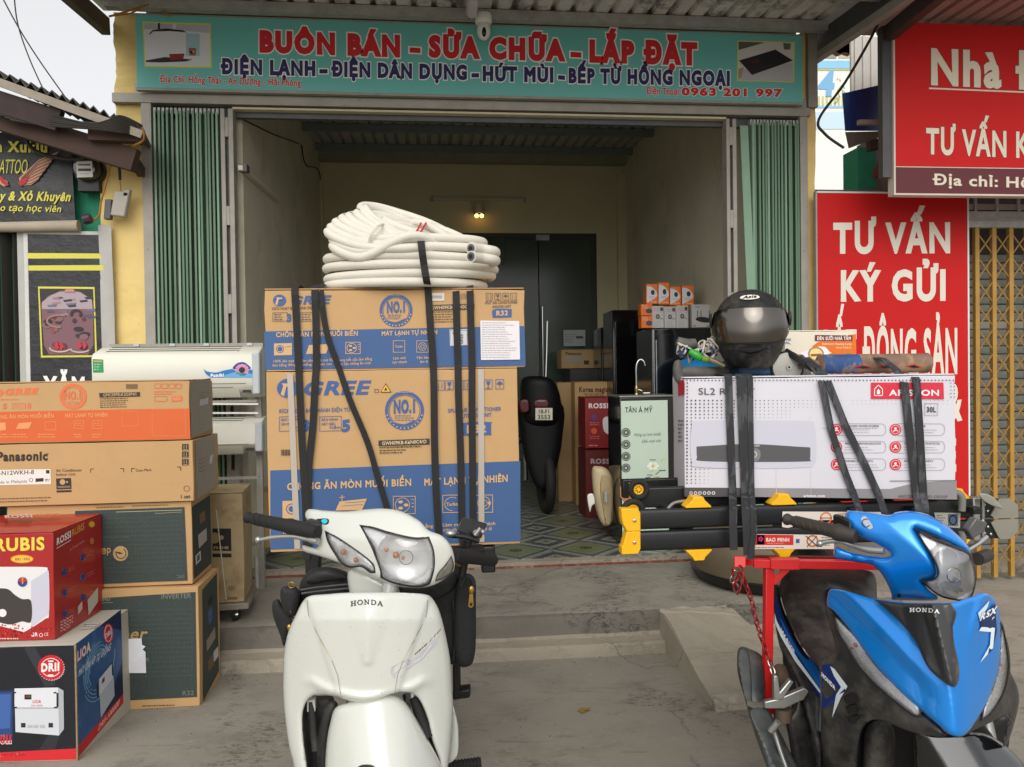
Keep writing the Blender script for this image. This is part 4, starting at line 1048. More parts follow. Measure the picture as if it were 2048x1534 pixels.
# bright building far behind
fb_=root('far_building',(7,9,0),'bright white and light blue building with a blue figure 4 far behind the gap','building')
mb=MB();mb.box((4.5,9,0),(9,11,8.5),mat('far_white_wall',(236,236,228),.8,var=.04));mb.build('wall',fb_)
SPf=Plane((0,9,0),(0,-1,0));pr=Print(SPf,.01,.004);LB=(140,196,226)
pr.rect(1630,121,1705,137,LB);pr.rect(1630,138,1705,141,(190,190,120));pr.rect(1630,212,1705,216,LB);pr.rect(1630,224,1705,258,(196,220,232));pr.build('band',fb_)
pr=Print(SPf,.012,.004);pr.text('4',(1637,190),(1666,190),46,(120,176,216),.05,ital=.1);pr.build('numeral',fb_)
pr=Print(SPf,.012,.004)
for k in range(14):r2=random.Random(k);x,y=1668+r2 .uniform(0,34),150+r2 .uniform(0,52);pr.line([(x,y),(x+r2 .uniform(-9,9),y+r2 .uniform(4,10))],2,(176,180,110) if k%2 else (150,160,150))
for k in range(8):pr.rect(1636+k*8,192,1640+k*8,211,(196,198,140))
pr.poly([(1655,106),(1675,104),(1672,117),(1640,116)],(150,142,128));pr.rect(1677,104,1704,116,(190,180,160));pr.build('ornament',fb_)
# pink scalloped edge under the awning side
mb=MB();a,b=atY(1655,100,.6),atY(1702,108,.6)
mb.add([atY(1660,97,.5),atY(1702,72,.5),atY(1702,108,.5),atY(1690,104,.5),atY(1680,108,.5),atY(1670,102,.5),atY(1662,104,.5)],[tuple(range(7))],M_pink);mb.prism([atY(1660,97,.5),atY(1702,72,.5),atY(1702,108,.5),atY(1690,104,.5),atY(1680,108,.5),atY(1670,102,.5),atY(1662,104,.5)],(0,.05,0),M_pink)
mb.build('pink_eave',label='scalloped pink eave of a roof seen in the gap between the shops',cat='eave')
# ==== cartons stacked at the left
M_kraft=mat('kraft_board',(192,154,106),.8,var=.08,vs=5,bump=.12,bs=200,bd=.001,c2=(178,140,94),c2s=5,c2lo=.55,c2hi=.8)
M_kraft2=mat('kraft_board_dull',(176,146,104),.82,var=.12,vs=6,bump=.15,bs=160)
KR=(192,154,106);BLK=(40,34,30)
ORG=(216,106,52);OR2=(222,110,62)
# stack base: dark green cartons
M_dg=mat('dark_green_carton_print',(52,62,58),.6,var=.12,vs=40,c2=(62,74,70),c2s=90)
lo=cornerbox((401.4,1412),(442,1352),1171,.82,0)
cs=carton(lo,'dark_green_carton',M_kraft,flap=False )
tag(cs,'dark green inverter carton on the ground with a torn white paper stuck on its front','carton','dark green cartons under the long boxes')
pr=Print(lo.front)
yb=lambda x,y401:y401+(401-x)*.035
pr.poly([(180,yb(180,1190)),(391,1184),(394,1394),(180,yb(180,1397))],M_dg);pr.lay()
pr.text('INVERTER',(322,1198),(382,1196),10,(122,126,116),.0);pr.text('R32',(364,1391),(388,1390),9,(118,120,110),.0)
pr.text('Casper',(180,1279),(291,1278),22,(178,148,96),.02,ital=.3);pr.text('THAILAND',(170,1202),(221,1201),7,(150,142,110),.02)
pr.line([(200,1190),(222,1189)],1,(150,142,110));pr.line([(200,1206),(226,1205)],1,(150,142,110));pr.text('INVERTER',(240,1324),(299,1322),6,(140,136,110),.0)
r=random.Random(8)
for i in range(15):
 for j in range(26):
  x=205+j*7.0;y=1222+i*9.5-(x-205)*.03
  if x<388:pr.line([(x,y),(x+2.5,y+2.2),(x+5,y)],.55,(84,96,90))
pr.smalltext(284,1411,384,1,4,2.2,ink((92,66,40)),2,sk=-.03);pr.build('print',cs)
pr=Print(lo.right)
pr.poly([(405,1180),(434,1146),(438,1342),(407,1402)],M_dg);pr.lay()
pr.poly([(416,1200),(425,1190),(426,1200),(417,1213)],(10,10,10));pr.poly([(413,1282),(430,1253),(431,1276),(414,1303)],(150,140,128));pr.poly([(427,1304),(436,1292),(437,1312),(428,1324)],(196,196,196))
pr.poly([(415,1224),(424,1212),(425,1238),(418,1250)],(56,96,150));pr.poly([(416,1322),(427,1306),(428,1330),(417,1344)],(110,84,52));pr.build('side_print',cs)
# torn paper
PF=lo.front;pp=[(244,1278),(283,1277),(284,1290),(291,1293),(285,1299),(291,1304),(292,1346),(246,1346)]
mb=MB();q=[PF.pt(x,y,.004+.006*math.sin(x*.3+y*.11)**2) for x,y in pp];mb.prism(q,-lo.ey*-.0008,mat('white_paper',(226,226,230),.7,var=.05,bump=.4,bs=20));mb.build('torn_paper',cs)
up=cornerbox((387,1168),(423,1131),1002,.80,lo.H+.004)
cu=carton(up,'dark_green_carton',M_kraft,flap=False );tag(cu,'dark green carton turned upside down between the beige long box and the inverter carton','carton','dark green cartons under the long boxes')
pr=Print(up.front)
pr.poly([(150,1022),(369,1014),(375,1161),(150,1170)],M_dg);pr.lay()
pr.smalltext(192,1014,262,1,4,2,ink((122,88,54)),5,sk=-.03);pr.smalltext(264,1011,364,1,4,2,ink((122,88,54)),6,sk=-.03)
pr.line([(232,1024),(364,1020)],1,(186,176,130));pr.line([(310,1027),(364,1024)],1,(150,142,110))
pr.ring(241,1107,15,15,15,(188,154,102));pr.lay();pr.ring(242,1107,11,11,2,(52,62,58),a0=-60,a1=200);pr.poly([(228,1103),(240,1104),(247,1108),(238,1108)],(52,62,58))
pr.text('dəC',(222,1096),(190,1097),14,(188,154,102),.02,up=(0,1));pr.text('WALL MOUNTED',(258,1071),(196,1073),5,(96,92,76),.0,up=(0,1));pr.text('09C',(369,1149),(352,1150),7,(110,108,90),.0,up=(0,1));
for i in range(13):
 for j in range(24):
  x=205+j*7.0;y=1036+i*9-(x-205)*.03
  if x<366 and math.hypot(x-241,y-1107)>20:pr.line([(x,y+2),(x+2.5,y),(x+5,y+2)],.55,(80,92,86))
pr.build('print',cu)
pr=Print(up.right)
pr.poly([(384,1014),(420,990),(423,1126),(389,1158)],M_dg);pr.lay()
pr.poly([(399,1028),(410,1021),(411,1040),(400,1048)],(122,98,66));pr.poly([(396,1070),(413,1056),(414,1080),(398,1097)],(176,170,160));pr.poly([(391,1112),(401,1101),(402,1120),(392,1130)],(206,206,206));pr.lay();pr.poly([(394,1112),(399,1106),(400,1118),(394,1125)],(96,92,90));pr.build('side_print',cu)
# beige Panasonic carton
bp=cornerbox((388,1002),(438,976),880,1.15,up.A.z+up.H+.004)
pa=carton(bp,'long_beige_carton',M_kraft,flap=False );tag(pa,'long beige air conditioner carton lying under the orange one','carton')
pr=Print(bp.front);K=(46,38,34)
pr.text('Panasonic',(-6,922),(95,920),17,K,.05);pr.text('o',(93,909),(97,909),5,K,.0)
pr.poly([(-60,941),(101,938),(102,968),(-60,972)],(226,220,212));pr.lay()
pr.text('CS-N12WKH-8',(-17,951),(68,948),8,(60,58,58),.015);pr.poly([(92,940),(99,940),(99,947),(92,947)],K);pr.text('Made in Malaysia',(-12,968),(54,965),6,(90,86,84),.0)
pr.ring(62,960,4,4,1,K);pr.poly([(71,957),(87,956),(87,963),(71,964)],K);pr.smalltext(90,958,100,2,3,1.5,ink(K),1)
pr.text('Air Conditioner',(112,944),(164,943),6,K,.0);pr.text('Indoor Unit',(112,952),(151,951),6,K,.0)
pr.poly([(112,957),(142,956),(143,978),(113,979)],K);pr.poly([(113,981),(143,980),(143,984),(113,985)],K);pr.lay();pr.disc(125,964,5.5,5.5,KR);pr.disc(134,964,2,2,KR);pr.text('PANASONIC',(115,976),(141,975),3.5,KR,.02)
for x,y,sx in ((181,938,1),(247,937,-1),(263,937,1),(361,934,-1)):pr.line([(x,y+7),(x,y)],1.2,K);pr.line([(x,y),(x+7*sx,y-.2)],1.2,K)
pr.text('Case Mark',(271,943),(303,942),5,K,.0);pr.text('1 set',(360,997),(380,996),7,K,.02);pr.ring(373,977,6,6,1,(120,96,70))
for k in range(3):
 y=888+k*15;pr.poly([(364,y),(377,y),(377,y+12),(364,y+12.5)],(52,46,40));
pr.lay()
for k in range(3):
 y=890+k*15;pr.line([(368,y),(368,y+7)],1,KR);pr.line([(373,y),(373,y+7)],1,KR);pr.line([(366,y+9),(375,y+9)],1,KR)
pr.smalltext(-10,997,111,2,6,2,ink((112,84,56)),4,sk=-.03);pr.build('print',pa)
M_tape=mat('clear_tape',(168,158,146),.22,var=.08,vs=12,bump=.25,bs=14,bd=.003,spec=.8)
pr=Print(bp.right,.002);pr.poly([(391,882),(429,866),(434,972),(393,1000)],M_tape);pr.lay();pr.smalltext(398,918,414,4,8,2,ink((80,76,74)),6,sk=-.4);pr.poly([(420,912),(427,908),(424,926),(419,928)],(206,206,206));pr.build('tape',pa)
# orange carton
bo=cornerbox((381,879),(427,860),761,1.15,bp.A.z+bp.H+.003)
og=carton(bo,'long_orange_carton',M_kraft);tag(og,'long orange and brown air conditioner carton lying on the long beige carton','carton')
pr=Print(bo.front)
pr.poly([(-160,826.5),(379,816.5),(380.5,878),(-160,888)],mat('orange_print',(212,98,44),.6,var=.06,vs=4));pr.lay()
pr.disc(-4,785,10,8,OR2);pr.text('GREE',(8,790),(74,788),12,OR2,.05,ital=.25)
pr.text('5',(5,818),(14,817),10,OR2,.04);pr.text('10',(47,818),(62,817),11,OR2,.04);pr.frame(24,806,46,818,.8,ink(OR2));pr.smalltext(0,798,56,1,4,2,ink(OR2),2);pr.smalltext(27,809,44,2,4,1.5,ink(OR2),8)
pr.ring(146,793,27,26,6,OR2);pr.ring(146,793,19,18,1,OR2);pr.text('NO.1',(129,799),(163,798),16,OR2,.04);pr.smalltext(136,803,158,2,3,1.2,ink(OR2),3)
pr.poly([(198,786),(280,784),(280,793),(199,795)],(56,46,36));pr.lay();pr.text('GMC09PB-K3D0P4/I',(206,793),(273,791),6,(190,160,120),.01);pr.smalltext(200,797,262,5,4.2,1.5,ink((84,60,40)),7,sk=-.02)
for k in range(12):pr.rect(252+k*2,768,253+k*2,778,(98,78,58))
for k in range(4):pr.frame(309+k*14,767,321+k*14,777,1,ink(OR2),sk=-.02)
pr.smalltext(308,782,360,2,5,2,ink(OR2),9);pr.frame(309,792,334,803,1,ink(OR2));pr.poly([(343,792),(364,791.5),(364,802),(343,803)],OR2);pr.lay();pr.text('R32',(346,801),(361,800),7,KR,.02)
LT=(226,150,96)
pr.text('CHỐNG ĂN MÒN MUỐI BIỂN',(-20,838),(108,835),7,LT,.03);pr.text('MÁT LẠNH TỰ NHIÊN',(130,835),(215,833),7,LT,.03)
for x in (148,185):pr.frame(x,841,x+19,857,.8,ink(LT));pr.smalltext(x+3,846,x+16,2,4,1,ink(LT),3)
pr.poly([(-6,845),(11,845),(12,860),(-6,862)],LT);pr.poly([(32,858),(38,846),(64,844),(58,857)],LT);pr.frame(90,843,112,860,.8,ink(LT))
for x in (-20,24,76,148,184):pr.smalltext(x,868,x+(42 if x<100 else 22),2,5,1.6,ink(LT),x+30)
pr.frame(244,823,276,852,.5,ink(LT));pr.frame(304,818,371,872,.5,ink(LT));pr.build('print',og)
pr=Print(bo.right,.002);pr.poly([(379,763),(421,756),(425,858),(383,876)],M_tape);pr.lay();pr.poly([(400,798),(417,794),(416,808),(399,812)],(200,200,198));pr.smalltext(399,785,416,3,6,1.5,ink((110,106,104)),5,sk=-.2);pr.build('tape',og)
# LIOA carton
lb=pxbox((-140,1529),(153.4,1521),1296,.52,z=0);lb.H=.452;lb.B=lb.B
M_lk=mat('black_print_board',(24,26,34),.45,var=.2,vs=4,bump=.25,bs=90,bd=.001);M_lt=mat('pale_carton_top',(186,180,166),.8,var=.1)
li=carton(lb,'stabiliser_carton',M_lt,flap=True ,wob=.002);tag(li,'black and blue voltage stabiliser carton on the ground reading DRII and LIOA','carton')
LF=lb.front;pr=Print(LF)
pr.poly([(-140,1300),(147.5,1291),(153,1519),(-140,1527)],M_lk);pr.lay()
pr.poly([(-140,1512),(152,1497),(153,1519),(-140,1527)],(206,34,42));pr.text('MADE IN VIETNAM',(-20,1514),(52,1512),6,(236,190,190),.03)
pr.text('DRII-10000II',(-95,1490),(23,1486),16,(200,40,46),.04,outline=(230,226,222),ow=.05)
for k,c_ in enumerate(((26,42,84),(40,66,120),(60,96,160))):pr.poly([(-60,1382+k*4),(28-k*3,1380+k*4),(26-k*3,1480-k*12),(-60,1488-k*12)],c_,lift=k)
pr.poly([(48,1296),(70,1294),(112,1370),(90,1374)],(44,46,54));pr.poly([(78,1500),(116,1440),(132,1436),(110,1498)],(40,40,46));pr.lay(3)
N_=30;st=[(102+(27 if k%2 else 25)*math.cos(math.pi*k/N_),1335+(26 if k%2 else 24)*math.sin(math.pi*k/N_)) for k in range(2*N_)]
pr.poly([(x+1,y+1) for x,y in st],(210,196,196));pr.lay();pr.poly(st,(196,26,36));pr.lay();pr.ring(102,1335,20,19,1.5,(236,220,216));pr.poly([(80,1328),(124,1326),(124,1344),(80,1346)],(196,26,36));pr.lay();pr.text('DRII',(82,1343),(119,1341),15,(240,232,228),.05);pr.rect(96,1321,107,1324,(236,220,216));pr.rect(96,1349,107,1352,(236,220,216))
pr.build('print',li)
pr=Print(LF,.003)
pr.poly([(29,1377),(116,1375),(127,1381),(128,1458),(118,1471),(31,1464)],(206,208,212));pr.lay();pr.poly([(116,1375),(127,1381),(128,1458),(118,1471)],(170,172,178));pr.poly([(29,1377),(116,1375),(116,1416),(29,1416)],(218,218,222));pr.poly([(30,1415),(117,1415),(117,1417),(30,1417)],(150,152,156))
pr.poly([(49,1389),(63,1389),(63,1399),(49,1399)],(30,30,32));pr.lay();pr.rect(52,1391,56,1395,(170,40,40));pr.rect(57,1391,61,1395,(60,110,70));pr.text('LIOA',(65,1406),(82,1406),6,(190,50,50),.03);pr.text('DRII-10000II',(62,1413),(85,1413),3.5,(190,70,70),.0)
for x in (26,107):pr.line([(x,1386),(x+6,1385)],3,(28,30,34));pr.line([(x+(0 if x<50 else 8),1386),(x+(1 if x<50 else 8),1414)],4.2,(28,30,34));pr.line([(x+1,1415),(x+8,1415)],3,(28,30,34))
for x in (42,97):pr.rect(x,1446,x+9,1455,(36,40,50))
for x in (55,67,80):pr.rect(x,1450,x+10,1456,(176,180,186))
pr.build('picture',li)
RS=lb.right;pr=Print(RS)
def rq(u,v):
 l=(149+4.5*v,1290+229*v);r_=(242+5*v,1219+187*v);return (l[0]+(r_[0]-l[0])*u,l[1]+(r_[1]-l[1])*u)
def rp_(pr,pts,m,lift=0):return pr.poly([rq(u,v) for u,v in pts],m,lift)
M_lb=mat('blue_swirl_print',(38,84,140),.45,var=.1,vs=5,c2=(96,150,190),c2s=6,c2lo=.5,c2hi=.75)
rp_(pr,[(0,0),(1,0),(1,1),(0,1)],M_lb);pr.lay();rp_(pr,[(0,.9),(1,.9),(1,1),(0,1)],(200,34,42));rp_(pr,[(.55,0),(1,0),(1,.22),(.8,.12)],(22,40,78));rp_(pr,[(.6,.9),(1,.55),(1,.9)],(20,36,66));pr.lay()
r=random.Random(2)
for k in range(7):
 cu_=[(.3+.35*math.cos(a)*(1-k*.09)+.2,.35+.33*math.sin(a)*(1-k*.1)) for a in np.linspace(k*.6,k*.6+2.6,12)]
 pr.line([rq(max(0,min(1,u)),max(0,min(.88,v))) for u,v in cu_],1.6,(120,170,206),lift=k*.1)
pr.lay();pr.disc(*rq(.72,.14),10,20,(196,40,52));pr.lay();pr.ring(*rq(.72,.14),8,17,1.5,(230,210,212));pr.text('DRII',rq(.65,.17),rq(.8,.165),9,(236,228,228),.04)
pr.text('LIOA',rq(.05,.16),rq(.33,.16),18,(226,222,226),.05,outline=(190,40,50),ow=.04);pr.text('MÁY ỔN ÁP TỰ ĐỘNG',rq(.05,.30),rq(.75,.32),15,(206,216,232),.03,ital=.2)
pr.smalltext(158,1380,200,4,9,3,ink((60,90,130)),3,sk=-.75)
pr.poly([rq(.5,.50),rq(.8,.47),rq(.82,.82),rq(.52,.88)],(176,186,196));pr.lay();pr.poly([rq(.5,.50),rq(.8,.47),rq(.8,.62),rq(.5,.66)],(204,208,214));pr.poly([rq(.56,.53),rq(.62,.525),rq(.62,.57),rq(.56,.575)],(34,38,44));pr.line([rq(.47,.53),rq(.47,.66)],3,(30,34,40));pr.line([rq(.79,.46),rq(.79,.60)],3,(30,34,40))
pr.text('DRII-10000II',rq(.45,.975),rq(.9,.965),13,(236,200,190),.02,ital=.2);pr.build('side_print',li)
mb=MB();mb.bar(lb.front.pt(151,1289,.002),lb.front.pt(155,1520,.002),.006,.006,mat('torn_board_edge',(150,128,100),.9,var=.4,vs=40));mb.build('worn_edge',li)
pr=Print(lb.top,.006);pr.poly([(160,1259),(176,1247),(200,1245),(190,1256)],(196,192,184));pr.smalltext(168,1248,196,2,5,1.4,ink((120,116,110)),3);pr.build('note',li)
# ROSSI carton
rb_=pxbox((-150,1287),(111,1279.5),1062,.40,z=lb.H+.006);rb_.H=(atD(108.5,1065,depth(rb_.B))-rb_.B).z
M_rs=mat('red_gloss_print',(168,30,30),.35,var=.14,vs=4,coat=.3)
ro=carton(rb_,'red_heater_carton',M_rs,wob=.002);tag(ro,'red water heater carton reading RUBIS standing on the black carton','carton')
pr=Print(rb_.front)
pr.text('RUBIS',(-12,1102),(89,1099),24,(240,204,74),.035);pr.disc(44,1118,23,8.5,(226,150,40));pr.lay();pr.disc(44,1118,20,6.5,(244,190,70));pr.lay();pr.text('RRS 15SQ',(30,1121),(60,1120),5,(110,50,20),.02)
Wc=(222,220,218)
pr.poly(spline([(-80,1136),(-20,1134),(84,1134),(95,1140),(98,1152),(98,1228),(90,1238),(52,1262),(40,1262),(-20,1248),(-80,1246)],5),Wc);pr.lay();pr.poly([(62,1162),(97,1140),(98,1228),(62,1256)],(196,194,206));pr.lay()
pr.poly(spline([(-40,1180),(-10,1177),(15,1178),(30,1190),(44,1198),(62,1202),(62,1243),(44,1243),(20,1249),(-10,1244),(-40,1248)],5),(58,54,50));pr.lay();pr.disc(5,1226,8,8,(226,226,224));pr.disc(45,1164,11,11,(50,60,110));pr.lay();pr.poly([(35,1163),(45,1153),(55,1163)],(196,40,40));pr.ring(45,1164,11,11,1.2,(220,210,220));pr.poly([(43,1158),(45,1154),(47,1158),(46,1168),(44,1168)],(240,150,70))
pr.smalltext(0,1276,40,1,4,2.4,ink((230,190,180)),4);pr.text('GR',(62,1273),(75,1272),7,(236,210,206),.04);pr.ring(82,1270,4,4,1.2,(236,210,206));pr.text('CE',(88,1272),(97,1271),6,(236,210,206),.0)
r=random.Random(6)
for k in range(60):pr.disc(r.uniform(-20,106),1262+r.gauss(0,7),r.uniform(.8,2.6),r.uniform(.8,2.6),(200,60,52) if k%2 else (120,20,22),lift=.1,n=8)
pr.build('print',ro)
pr=Print(rb_.right)
def rr(u,v):l=(108.5+2.5*v,1065+214*v);r_=(196.5+1.5*v,1022.5+193*v);return (l[0]+(r_[0]-l[0])*u,l[1]+(r_[1]-l[1])*u)
pr.text('ROSSI',rr(.05,.13),rr(.38,.12),13,(236,226,222),.04,up=(0,-1));pr.text('RUBIS',rr(.40,.12),rr(.68,.11),13,(214,150,70),.03);pr.line([rr(.05,.16),rr(.38,.15)],1.5,(220,200,196));pr.text('A Greenhouse',rr(.35,.255),rr(.68,.235),6,(206,140,130),.0)
for i in range(2):
 for j in range(3):
  c=rr(.22+.42*i,.42+.2*j+(0 if i else .0));pr.disc(c[0],c[1]-(8 if i else 0),5,8,(44,60,120));pr.ring(c[0],c[1]-(8 if i else 0),5,8,.8,(170,176,210));pr.smalltext(c[0]+8,c[1]-8-(8 if i else 0),c[0]+24,2,5,1.2,ink((206,120,116)),i*3+j,sk=-.45)
pr.disc(*rr(.85,.10),6,6,(214,180,50));pr.disc(*rr(.85,.27),4,7,(190,110,70))
pr.poly([rr(.74,.84),rr(.98,.78),rr(.98,.93),rr(.76,1.0)],(196,190,178));pr.poly([rr(.52,.84),rr(.62,.81),rr(.62,.89),rr(.52,.92)],(206,186,180));pr.smalltext(121,1242,150,4,6,3,ink((220,170,166)),9,sk=-.55);pr.build('side_print',ro)
pr=Print(rb_.top,.006);pr.poly([(8,1031),(64,1031),(60,1037),(8,1037)],(150,40,36));pr.lay();pr.text('ROSSI',(10,1036),(66,1034),5,(206,180,176),.04,ital=-.4);pr.text('RUBIS',(72,1034),(118,1032),5,(196,96,50),.04,ital=-.4);pr.build('top_print',ro)
# ==== air conditioner units on a steel rack
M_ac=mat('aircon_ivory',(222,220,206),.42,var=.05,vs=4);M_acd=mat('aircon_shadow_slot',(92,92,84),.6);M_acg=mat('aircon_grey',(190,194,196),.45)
def aircon(px0,px1,ytop,ybot,d,name,label,logo):
 A=atD(px0,ybot,d);B=atZ(px1,ybot+(px1-px0)*.02,A.z) if False else atD(px1,ybot+4,d*1.03);B.z=A.z
 H=(atD(px0,ytop,d)-A).z;D=.20;ex=(B-A);W=ex.length;ex.normalize();ey=V((0,0,1)).cross(ex);ez=V((0,0,1))
 rt=root(name,A+ex*W/2+ey*D/2,label,'air conditioner','bare wall air conditioner units on the steel rack')
 prof=[(.15,1),(.02,.88),(0,.80),(0,.28),(.03,.12),(.10,0),(D,0),(D,1)]
 P=lambda u,y,h:A+ex*(u*W)+ey*y+ez*(h*H)
 mb=MB();k=len(prof);vs=[P(u,y,h) for u in (.0,.012,.988,1) for y,h in [(yy+(.004 if u in (0,1) else 0),hh*(.99 if u in (0,1) else 1)) for yy,hh in prof]]
 fs=[(i*k+j,(i+1)*k+j,(i+1)*k+(j+1)%k,i*k+(j+1)%k) for i in range(3) for j in range(k)]+[tuple(range(k)),tuple(range(3*k,4*k))[::-1]]
 mb.add(vs,fs,M_ac);mb.build('body',rt,bevel=.004,flip=True )
 mb=MB();mb.obox(P(.955,-.004,.06),ex*(.05*W),ey*.1,ez*(.80*H),M_acg);mb.build('end_cap',rt,bevel=.01)
 n=6
 for i in range(n):
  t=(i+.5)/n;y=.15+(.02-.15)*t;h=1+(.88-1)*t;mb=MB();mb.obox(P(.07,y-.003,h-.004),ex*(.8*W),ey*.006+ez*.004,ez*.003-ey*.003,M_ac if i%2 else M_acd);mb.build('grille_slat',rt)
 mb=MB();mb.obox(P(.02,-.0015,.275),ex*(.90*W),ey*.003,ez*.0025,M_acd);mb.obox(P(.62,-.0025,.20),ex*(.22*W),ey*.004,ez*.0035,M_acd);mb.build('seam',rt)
 mb=MB();mb.obox(P(.02,.02,.035),ex*(.86*W),ey*.012-ez*.01,ez*.045-ey*.03,M_ac);mb.build('louvre',rt,bevel=.003)
 mb=MB();mb.obox(P(.90,-.008,.10),ex*(.05*W),ey*.01,ez*.016,mat('display_window',(60,64,62),.2));mb.build('display',rt)
 if logo:
  pr=Print(Plane(P(0,0,.5),-ey),.002)
  pr.poly([(185,718),(206,719),(207,745),(186,745)],(40,150,84));pr.lay();pr.rect(187,721,204,724,(210,150,110));pr.smalltext(188,728,203,3,5,1.5,ink((180,214,190)),3)
  pr.lay();pr.poly(spline([(407,738,1),(415,743),(432,745),(448,741),(464,738),(470,740),(494,739),(508,740,1),(508,755,1),(422,755,1),(412,748)],5),(34,116,180));pr.poly(spline([(467,738),(472,728),(484,724),(494,728),(500,738)],5),(40,60,140));pr.lay()
  pr.poly([(450,750),(470,744),(508,748),(508,755),(448,755)],(96,170,214));pr.text('Funiki',(421,754),(448,753),6,(236,240,244),.05)
  for a in range(12):t=a*math.pi/6;pr.disc(484+10*math.cos(t),740+9*math.sin(t),4,3.4,(222,150,186),n=10)
  pr.lay();pr.disc(484,740,6,6,(44,30,34));pr.build('print',rt)
 else :
  pr=Print(Plane(P(0,0,.5),-ey),.002);[pr.disc(469+i*6,908,1.4,1.4,(90,92,90),n=8) for i in range(4)];pr.rect(496,906,504,911,(90,92,90));pr.build('marks',rt)
 return rt,P,ex,ey,W,H
rt,P1,ex1,ey1,W1,H1=aircon(184,519,694,801,4.42,'aircon_unit','ivory wall air conditioner with a blue flower sticker on the rack top',True )
mb=MB();mb.obox(P1(.05,.15,1.0),ex1*W1*.95,ey1*.008,V((0,0,.022)),M_grey)
for u in (.2,.42,.63,.9):mb.obox(P1(u,.14,1.02),ex1*.03,ey1*.02,V((0,0,.016)),M_acg)
mb.build('mounting_plate',rt)
aircon(200,524,842,917,4.46,'aircon_unit','ivory air conditioner with dusty plain front on the lower rack shelf',False )
rk=root('steel_rack',P1(.5,.1,-3),'grey steel rack carrying the bare air conditioner units','rack')
zt2=P1(0,0,0).z
for u in (.03,.965):
 b=P1(u,.16,0);mb=MB();mb.box((b.x-.018,b.y-.018,.2),(b.x+.018,b.y+.018,zt2+.25),M_grey);mb.build('post',rk)
for zz in (zt2-.012,zt2-.47-.0,.5):
 b0_,b1_=P1(.03,.06,0),P1(.975,.06,0);mb=MB();mb.bar((b0_.x,b0_.y,zz-.01),(b1_.x,b1_.y,zz-.01),.02,.016,M_grey);mb.build('shelf_rail',rk)
for k,y in enumerate((808,826)):
 mb=MB();a,b=atD(390,y,4.46),atD(517,y,4.5);mb.bar(a,b,.012,.010,M_white);mb.build('shelf_rail',rk)
 # ==== carton on a trolley
tb=Box(V((-1.62,-.66,.30)),V((-1.19,-.62,.30)),.60,.34)
B_=atZ(490,1203,.30);tb.B=B_;tb.ex=V((math.cos(.10),math.sin(.10),0));tb.W=.40;tb.A=B_-tb.ex*tb.W;tb.ey=V((0,0,1)).cross(tb.ex);tb.front=Plane(tb.A,-tb.ey);tb.right=Plane(tb.B,tb.ex);tb.top=Plane(tb.A+V((0,0,tb.H)),V((0,0,1)))
tb.H=(atD(484,985,depth(tb.B))-tb.B).z
M_kd=mat('dusty_beige_carton',(168,148,112),.85,var=.14,vs=7,c2=(140,118,84),c2s=5)
tc_=carton(tb,'dusty_beige_carton',M_kd);tag(tc_,'dusty beige carton standing on a wheeled trolley behind the left stack','carton')
pr=Print(tb.front);pr.poly([(425,1057),(462,1057),(463,1102),(425,1101)],(22,20,18));pr.poly([(425,1107),(463,1107),(463,1115),(425,1114)],(22,20,18));pr.lay();pr.disc(429,1076,11,11,(150,130,96));pr.disc(443,1075,4.5,4.5,(150,130,96));pr.text('anoe',(418,1098),(457,1098),8,(160,140,106),.03)
pr.rect(455,1194,475,1199,(120,92,62));pr.disc(463,1176,7,5,(130,104,70));pr.build('print',tc_)
mb=MB();a=tb.front.pt(437,1060,.01);b=tb.front.pt(448,1160,.01);mb.tube([tb.front.pt(432,1020,.008),a,b,tb.front.pt(452,1198,.01)],.003,M_tin,6);mb.build('cord',tc_)
tr=root('trolley',tb.P(.5,.5,0)-V((0,0,.1)),'low grey steel trolley with black castors under the dusty beige carton','trolley')
mb=MB();mb.obox(tb.P(-.05,-.06,0)-V((0,0,.035)),tb.ex*tb.W*1.1,tb.ey*tb.D*1.15,V((0,0,.032)),mat('zinc_sheet',(150,144,130),.5,.5,var=.2));mb.build('deck',tr,bevel=.002)
for u,v in ((.88,.02),(.95,.95),(.1,.02),(.1,.95)):
 w=root('castor',tb.P(u,v,0));bpy.data.objects.remove(w)
 c=tb.P(u,v,0)-V((0,0,.068));mb=MB();mb.torus(c,.022,.010,M_rubber,ax=tb.ex.cross(V((0,0,1)))*.6+tb.ex*.8,seg=20);mb.cyl(c-tb.ex*.012,c+tb.ex*.012,.013,M_chrome,12);mb.box((c.x-.012,c.y-.012,c.z+.02),(c.x+.012,c.y+.012,c.z+.036),M_chrome);mb.build('castor',tr,smooth=40)
mb=MB();c=tb.P(1.05,.98,0);mb.cyl(c-V((0,0,.02)),c+V((0,0,.16)),.012,M_galv);mb.build('corner_post',tr)
